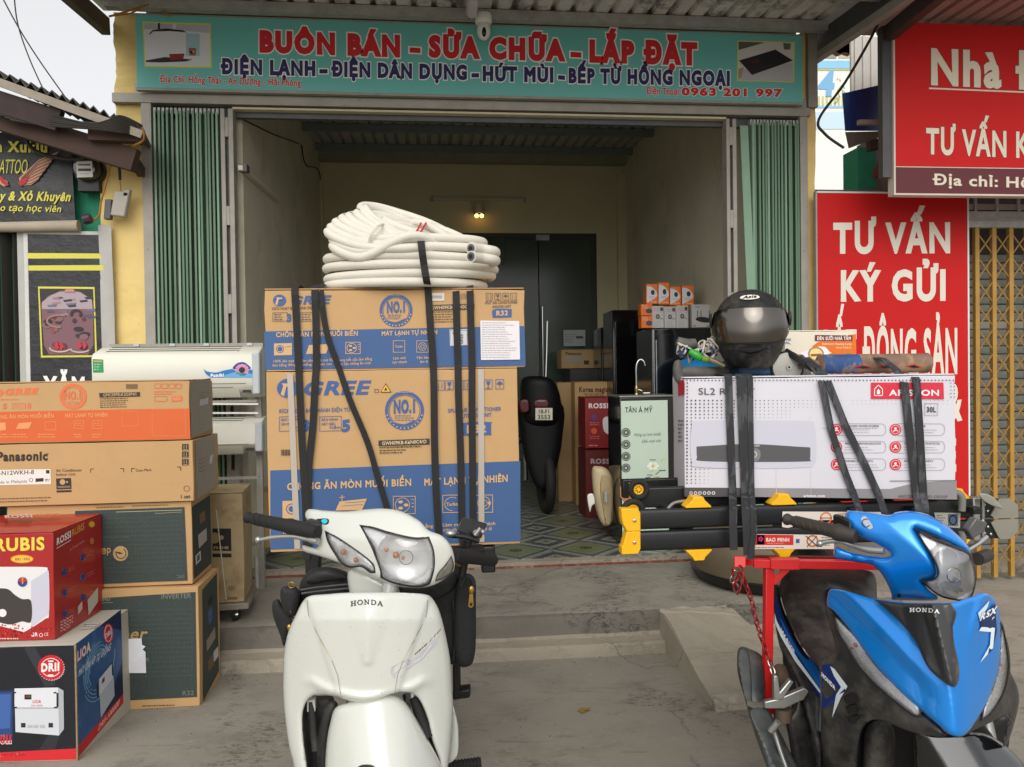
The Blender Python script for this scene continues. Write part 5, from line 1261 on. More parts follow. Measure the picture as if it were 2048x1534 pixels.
# ==== goods in the shop, left side
M_ker=mat('white_print_board',(206,202,192),.6,var=.08);M_olv=mat('yellow_green_trim',(158,156,40),.6)
def small_carton(px0,px1,pxs,y0,y1,Y,name,label,cat='carton',group=None ,m=M_ker,D=.3,edge=M_olv,pf=None ,ps=None ,z=None ):
 """carton seen at an angle: front from px0 to px1, right side on to pxs"""
 A=atY(px0,y1,Y);B=atY(px1,y1,Y+.02);B.z=A.z;t=atY(px0,y0,Y);b=Box(A,B,(t-A).z,D)
 if pxs is not None :
  e=atY(pxs,y1,Y+.3);
 o=carton(b,name,m,wob=.001);tag(o,label,cat,group)
 if edge:
  mb=MB()
  for u in (0,1):mb.obox(b.P(u,0,0)-b.ex*.006-b.ey*.002,b.ex*.014,b.ey*.003,b.ez*b.H,edge)
  mb.obox(b.P(0,0,1)-b.ez*.012-b.ey*.0035,b.ex*b.W,b.ey*.003,b.ez*.012,edge);mb.build('trim',o)
 if pf:pr=Print(b.front,.0015);pf(pr);pr.build('print',o)
 if ps:pr=Print(b.right,.0015);ps(pr);pr.build('side_print',o)
 return o,b
def p1(pr):pr.text('Häns',(446,556),(484,557),8,(30,26,30),.05);pr.rect(471,536,478,542,(60,120,170));pr.rect(472,566,478,573,(150,146,138))
def p2(pr):pr.poly([(474,612),(480,608),(488,630),(478,626)],(140,100,60));pr.text('ch Bơm',(462,645),(490,646),6,(120,50,44),.03);pr.smalltext(466,598,488,2,6,2,ink((110,90,84)),3)
def p3(pr):pr.text('Häns',(484,689),(512,690),8,(30,26,30),.05);pr.rect(503,671,510,678,(70,130,180));pr.smalltext(473,671,487,1,5,2,ink((100,100,96)),3)
def ps1(pr):pr.ring(500,569,4,9,1.5,(60,76,120));pr.text('Bathroom Set',(498,590),(518,594),8,(150,60,50),.03);pr.poly([(514,562),(521,564),(520,575),(513,573)],(150,120,80));pr.smalltext(496,548,520,3,6,1.6,ink((110,106,98)),3,sk=.1)
def ps2(pr):pr.ring(500,632,4,9,1.5,(60,76,120));pr.text('Bathroom Set',(498,656),(520,658),7,(150,60,60),.03);pr.poly([(514,628),(523,628),(523,643),(515,640)],(150,110,70));pr.smalltext(496,612,522,2,6,1.6,ink((110,106,98)),4,sk=.04)
small_carton(430,493,524,531,594,.5,'fittings_carton','white and olive fittings carton on the top of the pile inside left',m=M_ker,D=.55,pf=p1,ps=ps1,group='fittings cartons piled inside left')
small_carton(430,495,524,596,661,.5,'fittings_carton','white fittings carton with a brown picture, second in the pile inside left',m=M_ker,D=.55,pf=p2,ps=ps2,group='fittings cartons piled inside left')
small_carton(430,517,530,664,752,.48,'fittings_carton','larger white carton with yellow green border under the fittings cartons',m=M_ker,D=.5,pf=p3,group='fittings cartons piled inside left')
small_carton(430,518,530,755,850,.5,'fittings_carton','white and olive carton half hidden behind the upper air conditioner',D=.5,group='fittings cartons piled inside left')
small_carton(430,524,534,850,985,.55,'brown_carton','dull brown carton at floor level behind the steel rack',m=M_kraft2,edge=None ,D=.4)
small_carton(498,560,570,985,1098,.35,'brown_carton','plain brown carton beside the blue printed air conditioner carton on the floor',m=M_kraft2,edge=None ,D=.4)
# ==== goods in the shop, right side
def fbox(x0,x1,y0,y1,Y,D,name,label,cat,m,z=None ,group=None ,pf=None ,yaw=0,flap=True ):
 A=atY(x0,y1,Y);B=atY(x1,y1,Y);B.z=A.z;W=(B-A).length
 if z is not None :A.z=B.z=z
 H=(atY(x0,y0,Y)).z-A.z;B=A+V((math.cos(yaw),math.sin(yaw),0))*W;b=Box(A,B,H,D);o=carton(b,name,m,wob=.001,flap=flap);tag(o,label,cat,group)
 if pf:pr=Print(b.front,.0015);pf(pr);pr.build('print',o)
 return o,b
Z0=.24
def pk(pr):pr.text('Korea magic',(1158,784),(1216,784),10,(66,30,26),.04);pr.text('MÁY LỌC NƯỚC R.O',(1169,791),(1207,791),4,(66,30,26),.02)
fbox(1152,1226,765,985,2.15,.45,'tall_brown_carton','tall brown water purifier carton with dark serif lettering behind the red cartons','carton',M_kraft,z=Z0,pf=pk)
fbox(1117,1150,766,965,2.35,.5,'tall_brown_carton','tall plain brown carton left of the lettered purifier carton','carton',M_kraft2,z=Z0)
def prs(nm):
 def f(pr):
  if nm:pr.text('ROSSI',(1177,816),(1217,816),9,(220,206,200),.05);pr.disc(1188,835,6,6,(90,50,110));pr.disc(1188,862,6,6,(196,80,40));pr.smalltext(1180,845,1200,2,4,1.2,ink((190,120,116)),3);pr.smalltext(1180,872,1200,2,4,1.2,ink((190,120,116)),4);pr.poly(spline([(1206,838),(1218,834),(1224,850),(1220,868),(1208,862)],4),(206,200,198));pr.smalltext(1178,890,1204,1,4,2,ink((200,150,146)),2)
  else :pr.text('ROSSI',(1181,927),(1224,927),9,(170,156,152),.05)
 return f
M_drd=mat('dark_red_board',(128,24,28),.45,var=.15,vs=6)
fbox(1171,1226,796,897,1.5,.32,'red_carton','dark red heater carton in the shop, upper of the two by the beige heater','carton',M_drd,pf=prs(1))
fbox(1172,1226,902,1010,1.45,.34,'red_carton','dark red heater carton in the shop, lower one standing on the tiles','carton',mat('darker_red_board',(96,26,24),.5,var=.15),z=Z0,pf=prs(0))
def pp_(pr):pr.text('Panasonic',(1131,709),(1163,710),5,(50,34,24),.05);pr.rect(1132,714,1164,724,(150,146,138));pr.rect(1168,721,1178,729,(40,34,30))
fbox(1123,1203,700,737,3.0,.3,'dim_brown_carton','dim brown air conditioner carton lying before the glass partition','carton',M_kraft2,pf=pp_)
fbox(1140,1216,738,763,2.7,.4,'black_flat_box','black flat box under the dim brown air conditioner carton','box',M_black)
fbox(1130,1215,763,1000,2.75,.3,'dark_cabinet','dark low cabinet under the flat black box at the back','cabinet',mat('near_black_lacquer',(28,28,28),.35),z=Z0,flap=False )
# black purifier cabinets
M_gl=mat('black_gloss',(14,15,17),.12,var=.2,vs=3,coat=.6)
def cabinet(x0,x1,y0,Y,D,label,trim=True ):
 A=atY(x0,900,Y);B=atY(x1,900,Y);A.z=B.z=Z0;b=Box(A,B,atY(x0,y0,Y).z-Z0,D)
 rt=root('purifier_cabinet',b.P(.5,.5,0),label,'cabinet','black water purifier cabinets');mb=MB();mb.obox(b.A,b.ex*b.W,b.ey*b.D,b.ez*b.H,M_gl);mb.build('body',rt,bevel=.012)
 mb=MB();mb.obox(b.P(.03,0,.03)-b.ey*.012,b.ex*b.W*.94,b.ey*.010,b.ez*b.H*.94,M_gl);mb.build('door',rt,bevel=.004)
 if trim:
  for u in (.06,.93):mb=MB();mb.obox(b.P(u,0,.04)-b.ey*.018,b.ex*.008,b.ey*.005,b.ez*b.H*.9,M_chrome);mb.build('trim_strip',rt)
 return rt,b
cabinet(1205,1232,655,2.5,.35,'black purifier cabinet, lowest and farthest left of the group',False )
cabinet(1228,1300,620,1.9,.4,'tall black glossy purifier cabinet behind the chrome tap')
cb,bb_=cabinet(1305,1431,656,.93,.45,'wide black cabinet carrying the small camera boxes',True )
mb=MB();mb.box((atY(1306,656,.91).x,.906,Z0+.3),(atY(1308,656,.91).x,.914,atY(1306,660,.91).z),M_chrome);mb.build('edge_strip',cb)
# small boxes on the wide cabinet
M_or=mat('orange_print_board',(222,112,30),.5,var=.06);M_wg=mat('white_grey_board',(186,182,180),.55,var=.05)
zt3=Z0+bb_.H
def cam_box(x0,x1,y0,y1,Y,label,kind):
 m=M_or if kind!='w' and kind!='r' else M_wg
 def pf(pr):
  w=x1-x0;h=y1-y0
  if kind=='o':
   pr.poly(spline([(x0+.5,y0+4,1),(x0+w*.45,y0+h*.15),(x0+w*.85,y0+h*.38),(x0+w*.9,y0+h*.62),(x0+w*.35,y0+h*.85),(x0+.5,y1-2,1)],4),(206,206,208));pr.lay();pr.disc(x0+w*.55,y0+h*.42,w*.17,h*.13,(40,44,54));pr.smalltext(x0+w*.25,y0+h*.62,x0+w*.7,2,3,1,ink((150,150,150)),3);pr.smalltext(x0+w*.4,y1-5,x1-2,1,3,1.4,ink((240,200,160)),3)
  elif kind=='s':pr.disc(x0+w*.7,y0+h*.6,w*.28,h*.22,(60,66,84));pr.smalltext(x0+2,y0+3,x0+w*.6,2,4,1.4,ink((230,190,150)),3)
  elif kind=='w':pr.rect(x0+w*.68,y0+3,x0+w*.92,y0+10,(90,50,50));pr.disc(x0+w*.48,y0+h*.48,w*.17,h*.11,(70,68,66));pr.lay();pr.disc(x0+w*.48,y0+h*.48,w*.08,h*.05,(150,146,142));pr.lay(-1);pr.poly([(x0+w*.6,y0+h*.5),(x0+w*.92,y0+h*.56),(x0+w*.92,y0+h*.62),(x0+w*.6,y0+h*.58)],(150,148,146));pr.smalltext(x0+3,y0+5,x0+w*.6,2,4,1,ink((170,110,106)),3);pr.smalltext(x0+4,y0+h*.72,x0+w*.8,3,4,1,ink((140,140,140)),4)
  else :
   pr.text('router',(x0+5,y0+6),(x0+16,y0+6),3,(50,110,160),.03);pr.poly(spline([(x0+7,y0+30),(x0+14,y0+25),(x0+30,y0+26),(x0+38,y0+31),(x0+33,y0+36),(x0+18,y0+35)],4),(28,32,38))
   for q in (11,18,34.5,37):pr.line([(x0+q,y0+12),(x0+q,y0+29)],1.4,(28,32,38))
   pr.rect(x0+2,y1-5,x0+8,y1-2,(150,140,60));pr.rect(x1-14,y1-4,x1-5,y1-2,(70,74,80))
 A=atY(x0,y1,Y);B=atY(x1,y1,Y);B.z=A.z;b=Box(A,B,(atY(x0,y0,Y)-A).z,.09 if kind!='r' else .06);o=carton(b,'camera_box' if kind!='r' else 'router_box',m,wob=0,flap=False )
 tag(o,label,'box','small boxes on the black cabinet');pr=Print(b.front,.0012,.0004);pf(pr);pr.build('print',o);return o
Yc=.97
cam_box(1282,1305,608,631,Yc,'small orange box at the left end of the white row, upper','s');cam_box(1283,1305,632,656,Yc-.01,'small orange box at the left end, standing on the black cabinet','s')
for i,(a,b,t,dd,lb_) in enumerate(((1304,1328,612,0,'first'),(1329,1352,613,.004,'second'),(1353,1377,611,.008,'third'))):cam_box(a,b,t,656,Yc-dd,lb_+' of the three white camera boxes from the orange end','w')
cam_box(1384,1428,609,655,Yc-.02,'white router box with a black antenna picture beside the helmet','r')
for i,(a,b,t,u,lb_) in enumerate(((1293,1316,568,608,'leftmost, dull faced,'),(1317,1339,565,609,'second and tallest'),(1340,1362,573,611,'third, reddest,'),(1364,1388,571,611,'rightmost'))):cam_box(a,b,t,u,Yc+.02,lb_+' of the four orange camera boxes on top','o')
# purifier with glass front and tap
M_mint=mat('mint_glass_print',(196,214,196),.15,var=.05,vs=3,coat=.5)
A=atY(1243,1092,.43);B=A+V((.435,.0,0));A.z=B.z=Z0;pb=Box(A,B,(atY(1243,795,.43).z-Z0),.33);pb.ex=V((math.cos(.04),math.sin(.04),0));pb.ey=V((-math.sin(.04),math.cos(.04),0));pb.front=Plane(A,-pb.ey)
wp=root('water_purifier',pb.P(.5,.5,0),'water purifier with a mint glass front and a chrome tap on top','water purifier')
mb=MB();mb.obox(pb.A,pb.ex*pb.W,pb.ey*pb.D,pb.ez*pb.H,M_gl);mb.build('body',wp,bevel=.006)
mb=MB();mb.obox(pb.P(-.01,-.02,1),pb.ex*pb.W*1.02,pb.ey*pb.D*1.04,pb.ez*.012,mat('grey_steel_top',(150,150,140),.35,.6));mb.build('top',wp,bevel=.003)
F_=pb.front;q=[F_.pt(x,y,.004) for x,y in ((1236,803),(1330,803),(1330,1092),(1240,1092))]
z0_=Z0+.02;z1_=Z0+pb.H-.025
mb=MB();mb.obox(pb.P(.015,0,0)-pb.ey*.008+pb.ez*.02,pb.ex*pb.W*.80,pb.ey*.007,pb.ez*(pb.H-.045),M_mint);mb.build('glass_front',wp)
PW=Plane(pb.A-pb.ey*.008,-pb.ey);pr=Print(PW,.001,.0004)
pr.text('TÂN Á MỸ',(1250,825),(1305,825),10,(40,44,42),.02)
for k,y in enumerate((865,889,913,936)):pr.disc(1252,y,9,9,(74,78,72));pr.lay();pr.ring(1252,y,7,7,1,(176,186,172));pr.disc(1252,y,2.5,2.5,(176,186,172));pr.lay(-1)
pr.text('Mừng sự tinh khiết',(1267,873),(1321,871),6,(70,74,68),.0,ital=.35);pr.text('Đến mọi nhà',(1283,886),(1321,884),6,(70,74,68),.0,ital=.35)
r=random.Random(3)
for k in range(14):
 x,y=r.uniform(1288,1326),r.uniform(918,968);t=r.uniform(-.9,.2);pr.line([(x,y),(x+12*math.cos(t),y+9*math.sin(t))],1.6,(74,84,62) if k%3 else (196,196,80))
for k in range(6):t=k*1.05;pr.disc(1306+7*math.cos(t),932+5*math.sin(t),5,3,(236,240,226));
pr.lay();pr.disc(1306,932,3,2.5,(206,190,70));pr.poly([(1240,972),(1256,985),(1262,1000),(1252,1010),(1240,992)],(190,120,80));pr.build('print',wp)
c=PW.pt(1273,790,-.16);c.z=Z0+pb.H+.012;mb=MB()
mb.tube(spline3([c+V((0,0,0)),c+V((0,0,.12)),c+V((0,0,.20)),c+V((.012,0,.245)),c+V((.035,0,.262)),c+V((.058,-.005,.245)),c+V((.066,-.006,.215))],5),.007,M_chrome,10)
mb.lathe(c,[(.018,0),(.018,.01),(.010,.02),(.014,.035),(.014,.055),(.008,.07)],mat('brass_fitting',(166,146,96),.3,.9),14);mb.tube([c+V((0,0,.045)),c+V((.04,-.01,.03))],.005,M_chrome,8);mb.tube([c+V((.05,0,.012)),c+V((.10,0,.012))],.01,M_chrome,8);mb.build('tap',wp,smooth=50)
# blue pressure tank
c=atY(1395,800,.68);c.z=0;tk=root('pressure_tank',(c.x,c.y,Z0+.5),'blue pressure tank behind the ladder box and the purifier','tank')
zt4=atY(1395,718,.66).z;mb=MB();R_=.185;mb.lathe((c.x,c.y,zt4-.62),[(R_*.8,0),(R_,.04),(R_,.5),(R_*.95,.56),(R_*.7,.61),(R_*.3,.635)],mat('tank_blue',(20,128,190),.35,var=.06),32);mb.build('shell',tk,smooth=60)
mb=MB();mb.torus((c.x,c.y,zt4-.25),R_+.001,.004,mat('tank_seam',(14,92,146),.4));mb.build('seam',tk,smooth=60)
mb=MB();mb.lathe((c.x,c.y,Z0),[(.16,0),(.16,zt4-.625-Z0)],M_black,20);mb.build('stand',tk,smooth=40)
# beige heater leaning by the purifier
c0=atY(1203,1010,.75);ht=root('beige_heater',(c0 .x,.75,Z0),'small beige electric heater standing on the tiles beside the purifier','heater')
dfh=lambda x,y:5.72+((x-1203)/40)**2*.05
shell('body',[(1184,938),(1196,932),(1214,938),(1226,960),(1228,1000),(1226,1040),(1216,1052),(1204,1048),(1192,1020),(1186,980)],dfh,mat('beige_plastic',(196,178,140),.45,var=.1),ht,thick=.2,rnd=.05,step=6)
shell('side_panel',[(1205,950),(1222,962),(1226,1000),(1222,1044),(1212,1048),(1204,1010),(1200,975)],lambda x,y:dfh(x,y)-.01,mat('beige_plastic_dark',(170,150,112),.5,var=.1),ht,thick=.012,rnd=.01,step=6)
shell('plug',[(1175,990),(1186,988),(1190,1006),(1184,1012),(1180,1024),(1176,1008)],lambda x,y:5.6,M_white,ht,thick=.03,rnd=.01,step=5)
mb=MB();a=atD(1209,1004,5.66);mb.obox(a,(.02,0,0),(0,.02,0),(0,0,.08),M_galv);mb.build('vent',ht)
# dark motorbike deep in the shop
db=root('dark_motorbike',atY(1070,900,1.9),'dark motorbike seen from behind deep in the shop with plate 18-F1 3553','motorbike')
M_dk=mat('dark_bike_plastic',(13,13,14),.5,var=.2,spec=.25);D0=6.6
shell('tail_body',[(1042,762),(1075,752),(1105,760),(1120,790),(1122,830),(1108,850),(1066,850),(1045,830)],lambda x,y:D0+((x-1082)/60)**2*.15,M_dk,db,thick=.35,rnd=.06)
shell('tail_light',[(1070,800),(1094,799),(1096,815),(1070,815)],lambda x,y:D0-.02,mat('red_lens',(80,10,18),.3),db,thick=.03,rnd=.01,step=5)
shell('reflector',[(1040,802),(1056,800),(1058,822),(1042,824)],lambda x,y:D0-.02,mat('red_lens',(80,10,18),.3),db,thick=.03,rnd=.01,step=5)
shell('plate',[(1071,816,1),(1105,816,1),(1105,840,1),(1071,840,1)],lambda x,y:D0-.06,mat('plate_white',(206,200,180),.5),db,thick=.006,rnd=0,step=6)
pr=Print(Curved(lambda x,y:D0-.06),.003,.001);pr.text('18-F1',(1076,827),(1100,827),8,(30,28,26),.02);pr.text('3553',(1075,838),(1101,838),8,(30,28,26),.02);pr.build('plate_print',db)
shell('rear_mudguard',[(1040,800),(1122,805),(1124,880),(1112,940),(1100,975),(1074,975),(1056,940),(1042,880)],lambda x,y:D0+.06+((x-1085)/60)**2*.08,M_dk,db,thick=.25,rnd=.05,step=8)
mb=MB();c=atD(1090,890,D0+.25);c2=V((c.x,c.y,.24+.29));mb.torus(c2,.245,.045,M_rubber,ax=(1,.05,0),seg=36,s2=12);mb.build('wheel',db,smooth=60)
mb=MB();mb.tube([atD(1035,880,D0+.2),atD(1060,870,D0+.2),atD(1075,890,D0+.3)],.04,M_dk,10);mb.tube([atD(1050,850,D0+.3),atD(1052,960,D0+.3)],.02,M_chrome,8);mb.build('frame',db)
mb=MB();mb.tube([atD(1095,642,D0+.1),atD(1094,700,D0+.1),atD(1092,758,D0+.1)],.009,M_chrome,8);mb.build('mirror_stalk',db)
# round beige drum on the porch
c=atZ(1548,1210,.2);R_=.5;c=V((2.05,-.42,.2))
dr=root('round_drum',c,'round beige drum with a dark lower rim on the porch behind the red rack','drum')
mb=MB();mb.lathe(c,[(.40,.04),(.455,.07),(.47,.16),(.47,.26),(.45,.28)],mat('beige_drum',(112,99,78),.6,var=.15),48);mb.build('body',dr,smooth=50)
mb=MB();mb.lathe(c,[(.40,0),(.44,.02),(.462,.05),(.47,.075),(.465,.08)],M_black,48);mb.build('rim',dr,smooth=50)
# ==== shared small things
def slab(pr,word,a,b,h,m,arc=0,w=.16,up=None ):
 """slab serif capitals H O N D A drawn stroke by stroke"""
 n=len(word);adv_=1.18;tot=n*adv_-.18;ux,uy=up if up else (0,-1)
 def mp(i,x,y):
  u=(i*adv_+x)/tot;return (a[0]+(b[0]-a[0])*u+ux*y*h,a[1]+(b[1]-a[1])*u+uy*y*h-arc*(1-(2*u-1)**2))
 W_=math.hypot(b[0]-a[0],b[1]-a[1])/tot;sw=w*W_*1.25;th=h*.16
 for i,ch in enumerate(word):
  L=lambda pts,w_=sw:pr.line([mp(i,x,y) for x,y in pts],w_,m)
  if ch=='H':L([(.22,0),(.22,1)]);L([(.78,0),(.78,1)]);L([(.22,.5),(.78,.5)],th);[L([(x-.2,y),(x+.2,y)],th) for x in (.22,.78) for y in (.06,.94)]
  if ch=='N':L([(.2,0),(.2,1)],th);L([(.8,0),(.8,1)],th);L([(.16,1),(.84,0)]);L([(0,.94),(.35,.94)],th);L([(0,.06),(.4,.06)],th);L([(.62,.94),(1,.94)],th)
  if ch=='D':L([(.22,0),(.22,1)]);L([(.05,.94),(.6,.94),(.86,.75),(.93,.5),(.86,.25),(.6,.06),(.05,.06)],th*1.2);L([(.86,.72),(.88,.28)])
  if ch=='O':L([(.5+.42*math.cos(t),.5+.45*math.sin(t)) for t in np.linspace(0,2*math.pi,17)],th*1.2);L([(.1,.7),(.1,.3)]);L([(.9,.7),(.9,.3)])
  if ch=='A':L([(.15,.04),(.5,.98)],th*1.1);L([(.46,.98),(.84,.04)]);L([(.28,.35),(.72,.35)],th);L([(0,.06),(.3,.06)],th);L([(.64,.06),(1,.06)],th)
def ribbon(name,pts,w,m,parent=None ,th=.002,linear=False ,label=None ,cat=None ,group=None ,wdir=None ,**k):
 """flat webbing through 3-D points (widths in metres)"""
 pts=[V(p) for p in pts] if linear else spline3(pts,4);n=len(pts);ws=w if isinstance(w,list) else [w]*n
 vs=[];fs=[]
 for i,p in enumerate(pts):
  t=(pts[min(i+1,n-1)]-pts[max(i-1,0)]).normalized();wd=(wdir if wdir is not None else CR);a=(wd-t*wd.dot(t)).normalized();b=t.cross(a).normalized()*th
  ww=w/2
  vs+=[p-a*ww,p+a*ww,p+a*ww+b,p-a*ww+b]
 for i in range(n-1):
  for j in range(4):x=i*4+j;y=i*4+(j+1)%4;fs.append((x,y,y+4,x+4))
 fs+=[(0,3,2,1),(4*n-4,4*n-3,4*n-2,4*n-1)]
 return MB().add(vs,fs,m).build(name,parent,label=label,cat=cat,group=group,flip=True ,**k)
 # webbing with a printed weave
def webbing(name,c,c2=None ):
 m=mat(name,c,.75,var=.25,vs=60,bump=.3,bs=300)
 return m
M_web=webbing('black_webbing',(30,29,28))
M_web2=mat('black_webbing_patterned',(34,35,38),.6,var=.1,vs=20,c2=(66,67,70),c2s=15,c2lo=.53,c2hi=.56,grain=(2.2,2.2,.55))
# ==== the load on the white motorbike
DB=2.70
gl_=pxbox((538,1105),(1041,1087.5),743,.33,d=DB);M_bl=mat('blue_box_print',(58,90,136),.6,var=.06,vs=5,bump=.08,bs=180,bd=.001)
BLU=(58,88,142);TAN=(204,164,114)
lowb=carton(gl_,'tall_air_conditioner_carton',M_kraft,wob=.003)
tag(lowb,'tall tan and blue air conditioner carton strapped behind the white motorbike','carton')
_ga=atD(530,741,DB-.004);_ga.z=gl_.A.z+gl_.H+.004;gu=dirbox((530,741),(1051.5,732),580,.33,_ga,gl_.ex);upb=carton(gu,'flat_air_conditioner_carton',M_kraft,wob=.003)
tag(upb,'long tan and blue air conditioner carton under the white hose coil','carton')
def dots(pr,cx,cy,rx,ry,n,a0,a1,m):
 for k in range(n):t=math.radians(a0+(a1-a0)*k/(n-1));pr.disc(cx+rx*math.cos(t),cy+ry*math.sin(t),1.5,1.5,m,n=6)
def seal(pr,cx,cy,R,c=BLU):
 pr.ring(cx,cy,R,R,R*.16,c);pr.ring(cx,cy,R*.80,R*.80,1,c);pr.lay();dots(pr,cx,cy,R*.92,R*.92,13,15,165,TAN);pr.smalltext(cx-R*.5,cy-R*.96,cx+R*.5,1,3,1.2,ink(TAN),3)
 pr.text('NO.1',(cx-R*.56,cy+R*.12),(cx+R*.60,cy+R*.08),R*.62,c,.05,track=-.02);pr.smalltext(cx-R*.5,cy+R*.25,cx+R*.55,3,R*.11,1.2,ink(c),5)
 pr.poly(spline([(cx-R*.5,cy+R*.62),(cx,cy+R*.70),(cx+R*.55,cy+R*.48),(cx+R*.42,cy+R*.66),(cx,cy+R*.80),(cx-R*.38,cy+R*.74)],4),c)
def greelogo(pr,x0,x1,yb,h,xd,rd):
 pr.ring(xd,yb-h*.52,rd,rd*.9,rd,BLU);pr.lay();pr.poly([(xd-rd*.55,yb-h*.9),(xd+rd*.5,yb-h*.85),(xd+rd*.35,yb-h*.68),(xd-rd*.1,yb-h*.66),(xd-rd*.35,yb+.1*h),(xd-rd*.65,yb-.05*h),(xd-rd*.4,yb-h*.7)],TAN)
 pr.text('GREE',(x0,yb),(x1,yb-2),h,BLU,.035,ital=.3)
def icons(pr,xs,y,w,c,sk=-.02):
 for k,x in enumerate(xs):
  yy=y+sk*(x-xs[0]);pr.frame(x,yy,x+w,yy+w*1.15,1.0,ink(c));cx=x+w/2
  if k%3==0:pr.line([(cx-w*.2,yy+w*.95),(cx-w*.2,yy+w*.3)],1,c);pr.line([(cx+w*.2,yy+w*.95),(cx+w*.2,yy+w*.3)],1,c)
  elif k%3==1:pr.poly([(cx-w*.25,yy+w*.2),(cx+w*.25,yy+w*.2),(cx+w*.15,yy+w*.6),(cx-w*.15,yy+w*.6)],c);pr.line([(cx,yy+w*.5),(cx,yy+w*.95)],1.2,c);pr.line([(cx-w*.2,yy+w*.98),(cx+w*.2,yy+w*.98)],1.4,c)
  else :pr.ring(cx,yy+w*.6,w*.35,w*.35,w*.34,c,a0=180,a1=360,n=8);pr.line([(cx,yy+w*.5),(cx,yy+w)],1,c)
def fan_icon(pr,x,y,w,h,c):
 pr.frame(x,y,x+w,y+h,1.2,ink(c));pr.ring(x+w*.42,y+h*.5,w*.33,w*.33,1.2,c)
 for k in range(3):t=k*2.09;pr.disc(x+w*.42+w*.16*math.cos(t),y+h*.5+w*.16*math.sin(t),w*.11,w*.07,c,n=10)
 for k in range(3):pr.line([(x+w*.82,y+h*(.2+.2*k)),(x+w*.94,y+h*(.2+.2*k))],1.2,c)
pr=Print(gl_.front)
pr.poly([(540.5,941),(1040.5,922),(1041,1082),(541,1099)],M_bl);pr.lay()
greelogo(pr,604,735,790,26,575,21)
pr.text('KÍCH HOẠT BẢO HÀNH ĐIỆN TỬ',(558,826),(700,823),7.5,BLU,.02)
for x0,n_,lab in ((558,'3',610),(639,'5',690)):pr.frame(x0,833,x0+44,863,1,ink(BLU),sk=-.03);pr.text('BẢO HÀNH',(x0+4,842),(x0+37,841),5,BLU,.015);pr.text('MÁY NÉN' if n_=='5' else 'SẢN PHẨM',(x0+4,851),(x0+31,850),5,BLU,.015);pr.text('Năm',(x0+20,858),(x0+42,857),6,BLU,.01);pr.text(n_,(x0+45,863),(x0+61,861),21,BLU,.06)
seal(pr,809,821,39)
pr.poly([(771.5,766),(783,785),(761,785)],(60,48,24));pr.lay();pr.poly([(771.5,769),(780.5,783.5),(763,783.5)],(226,178,52));pr.lay();pr.poly([(771.5,774),(775,781),(768,781)],(50,40,24));pr.frame(749,778,758,785,1,ink((90,80,60)))
icons(pr,[872,890,910,929,968,991],761,17,BLU)
pr.text('SPLIT AIR CONDITIONER',(896,825),(1002,821),7.5,BLU,.02);pr.text('OUTDOOR UNIT',(917,836),(983,833),7.5,BLU,.02)
pr.poly(spline([(924,846),(980,844),(982,848),(982,867),(979,870),(925,871),(922,867)],3),BLU);pr.lay();pr.text('R32',(933,866),(972,864),15,TAN,.04)
pr.poly([(757,881),(859,877),(859,889),(757,892)],(58,48,40));pr.lay();pr.text('GWH09KB-K6N0C4/O',(764,890),(853,886),6.5,(216,190,150),.02)
pr.smalltext(759,894,850,1,6,2.2,ink((70,56,44)),4,sk=-.03);pr.smalltext(759,900,826,2,5,2,ink((70,56,44)),5,sk=-.03)
for k in range(16):pr.rect(562+k*1.9,899,562.9+k*1.9+(k%3)*.3,911,(80,62,46))
pr.text('CHỐNG ĂN MÒN MUỐI BIỂN',(574,980),(823,971),13,TAN,.035);pr.text('MÁT LẠNH TỰ NHIÊN',(848,971),(1016,963),13,TAN,.035)
pr.poly([(565,1002),(596,1001),(596,1036),(565,1037)],TAN);pr.lay();pr.ring(583,1018,11,11,2,BLU);pr.disc(583,1018,6,6,BLU);pr.lay(-1)
pr.poly([(671,1021),(679,1003),(734,997),(724,1020)],TAN);pr.lay();pr.line([(690,1006),(730,1003)],1,BLU);pr.line([(684,1012),(726,1009)],1,BLU);pr.lay(-1);pr.line([(684,1002),(684,990)],1.6,TAN);pr.line([(679,995),(690,994)],1.4,TAN)
fan_icon(pr,786,992,45,36,TAN)
for x in (885,946):pr.frame(x,990,x+40,1026,1.3,ink(TAN),sk=-.02);
pr.ring(905,1008,16,14,1.2,TAN,a0=90,a1=300);pr.text('Turbo',(893,1012),(916,1011),6.5,TAN,.03);pr.ring(968,1006,13,13,1.2,TAN);pr.ring(968,1006,7,7,1.2,TAN);pr.disc(979,1006,3,4,TAN)
pr.text('Làm mát',(885,1053),(925,1052),6.5,TAN,.02);pr.text('cực nhanh',(886,1063),(928,1062),6.5,TAN,.02);pr.text('Vận hành',(950,1051),(991,1050),6.5,TAN,.02);pr.text('êm ái',(962,1061),(984,1060),6.5,TAN,.02);pr.text('làm bằng',(826,1057),(866,1055),6.5,TAN,.02);pr.text('100% dàn',(565,1070),(606,1069),6.5,TAN,.02);pr.build('print',lowb)
pr=Print(gu.front)
pr.poly([(528,663),(1048.6,652),(1051.4,731),(531,740)],M_bl);pr.lay()
greelogo(pr,580,658,609,16,559,13)
pr.text('KÍCH HOẠT BẢO HÀNH ĐIỆN TỬ',(544,620),(640,618),5.5,(70,62,64),.01)
for x0,n_ in ((545,'3'),(600,'5')):pr.frame(x0,625,x0+30,643,.8,ink((70,74,96)),sk=-.02);pr.smalltext(x0+3,628,x0+24,3,5,1.8,ink((84,78,84)),3+x0);pr.text(n_,(x0+28,643),(x0+38,642),14,BLU,.05)
seal(pr,792,621,33)
pr.rect(861,586,889,602,(206,200,190),sk=-.02);pr.lay();[pr.rect(864+k*1.7,591,864.8+k*1.7,597,(96,92,88)) for k in range(12)];pr.lay(-1)
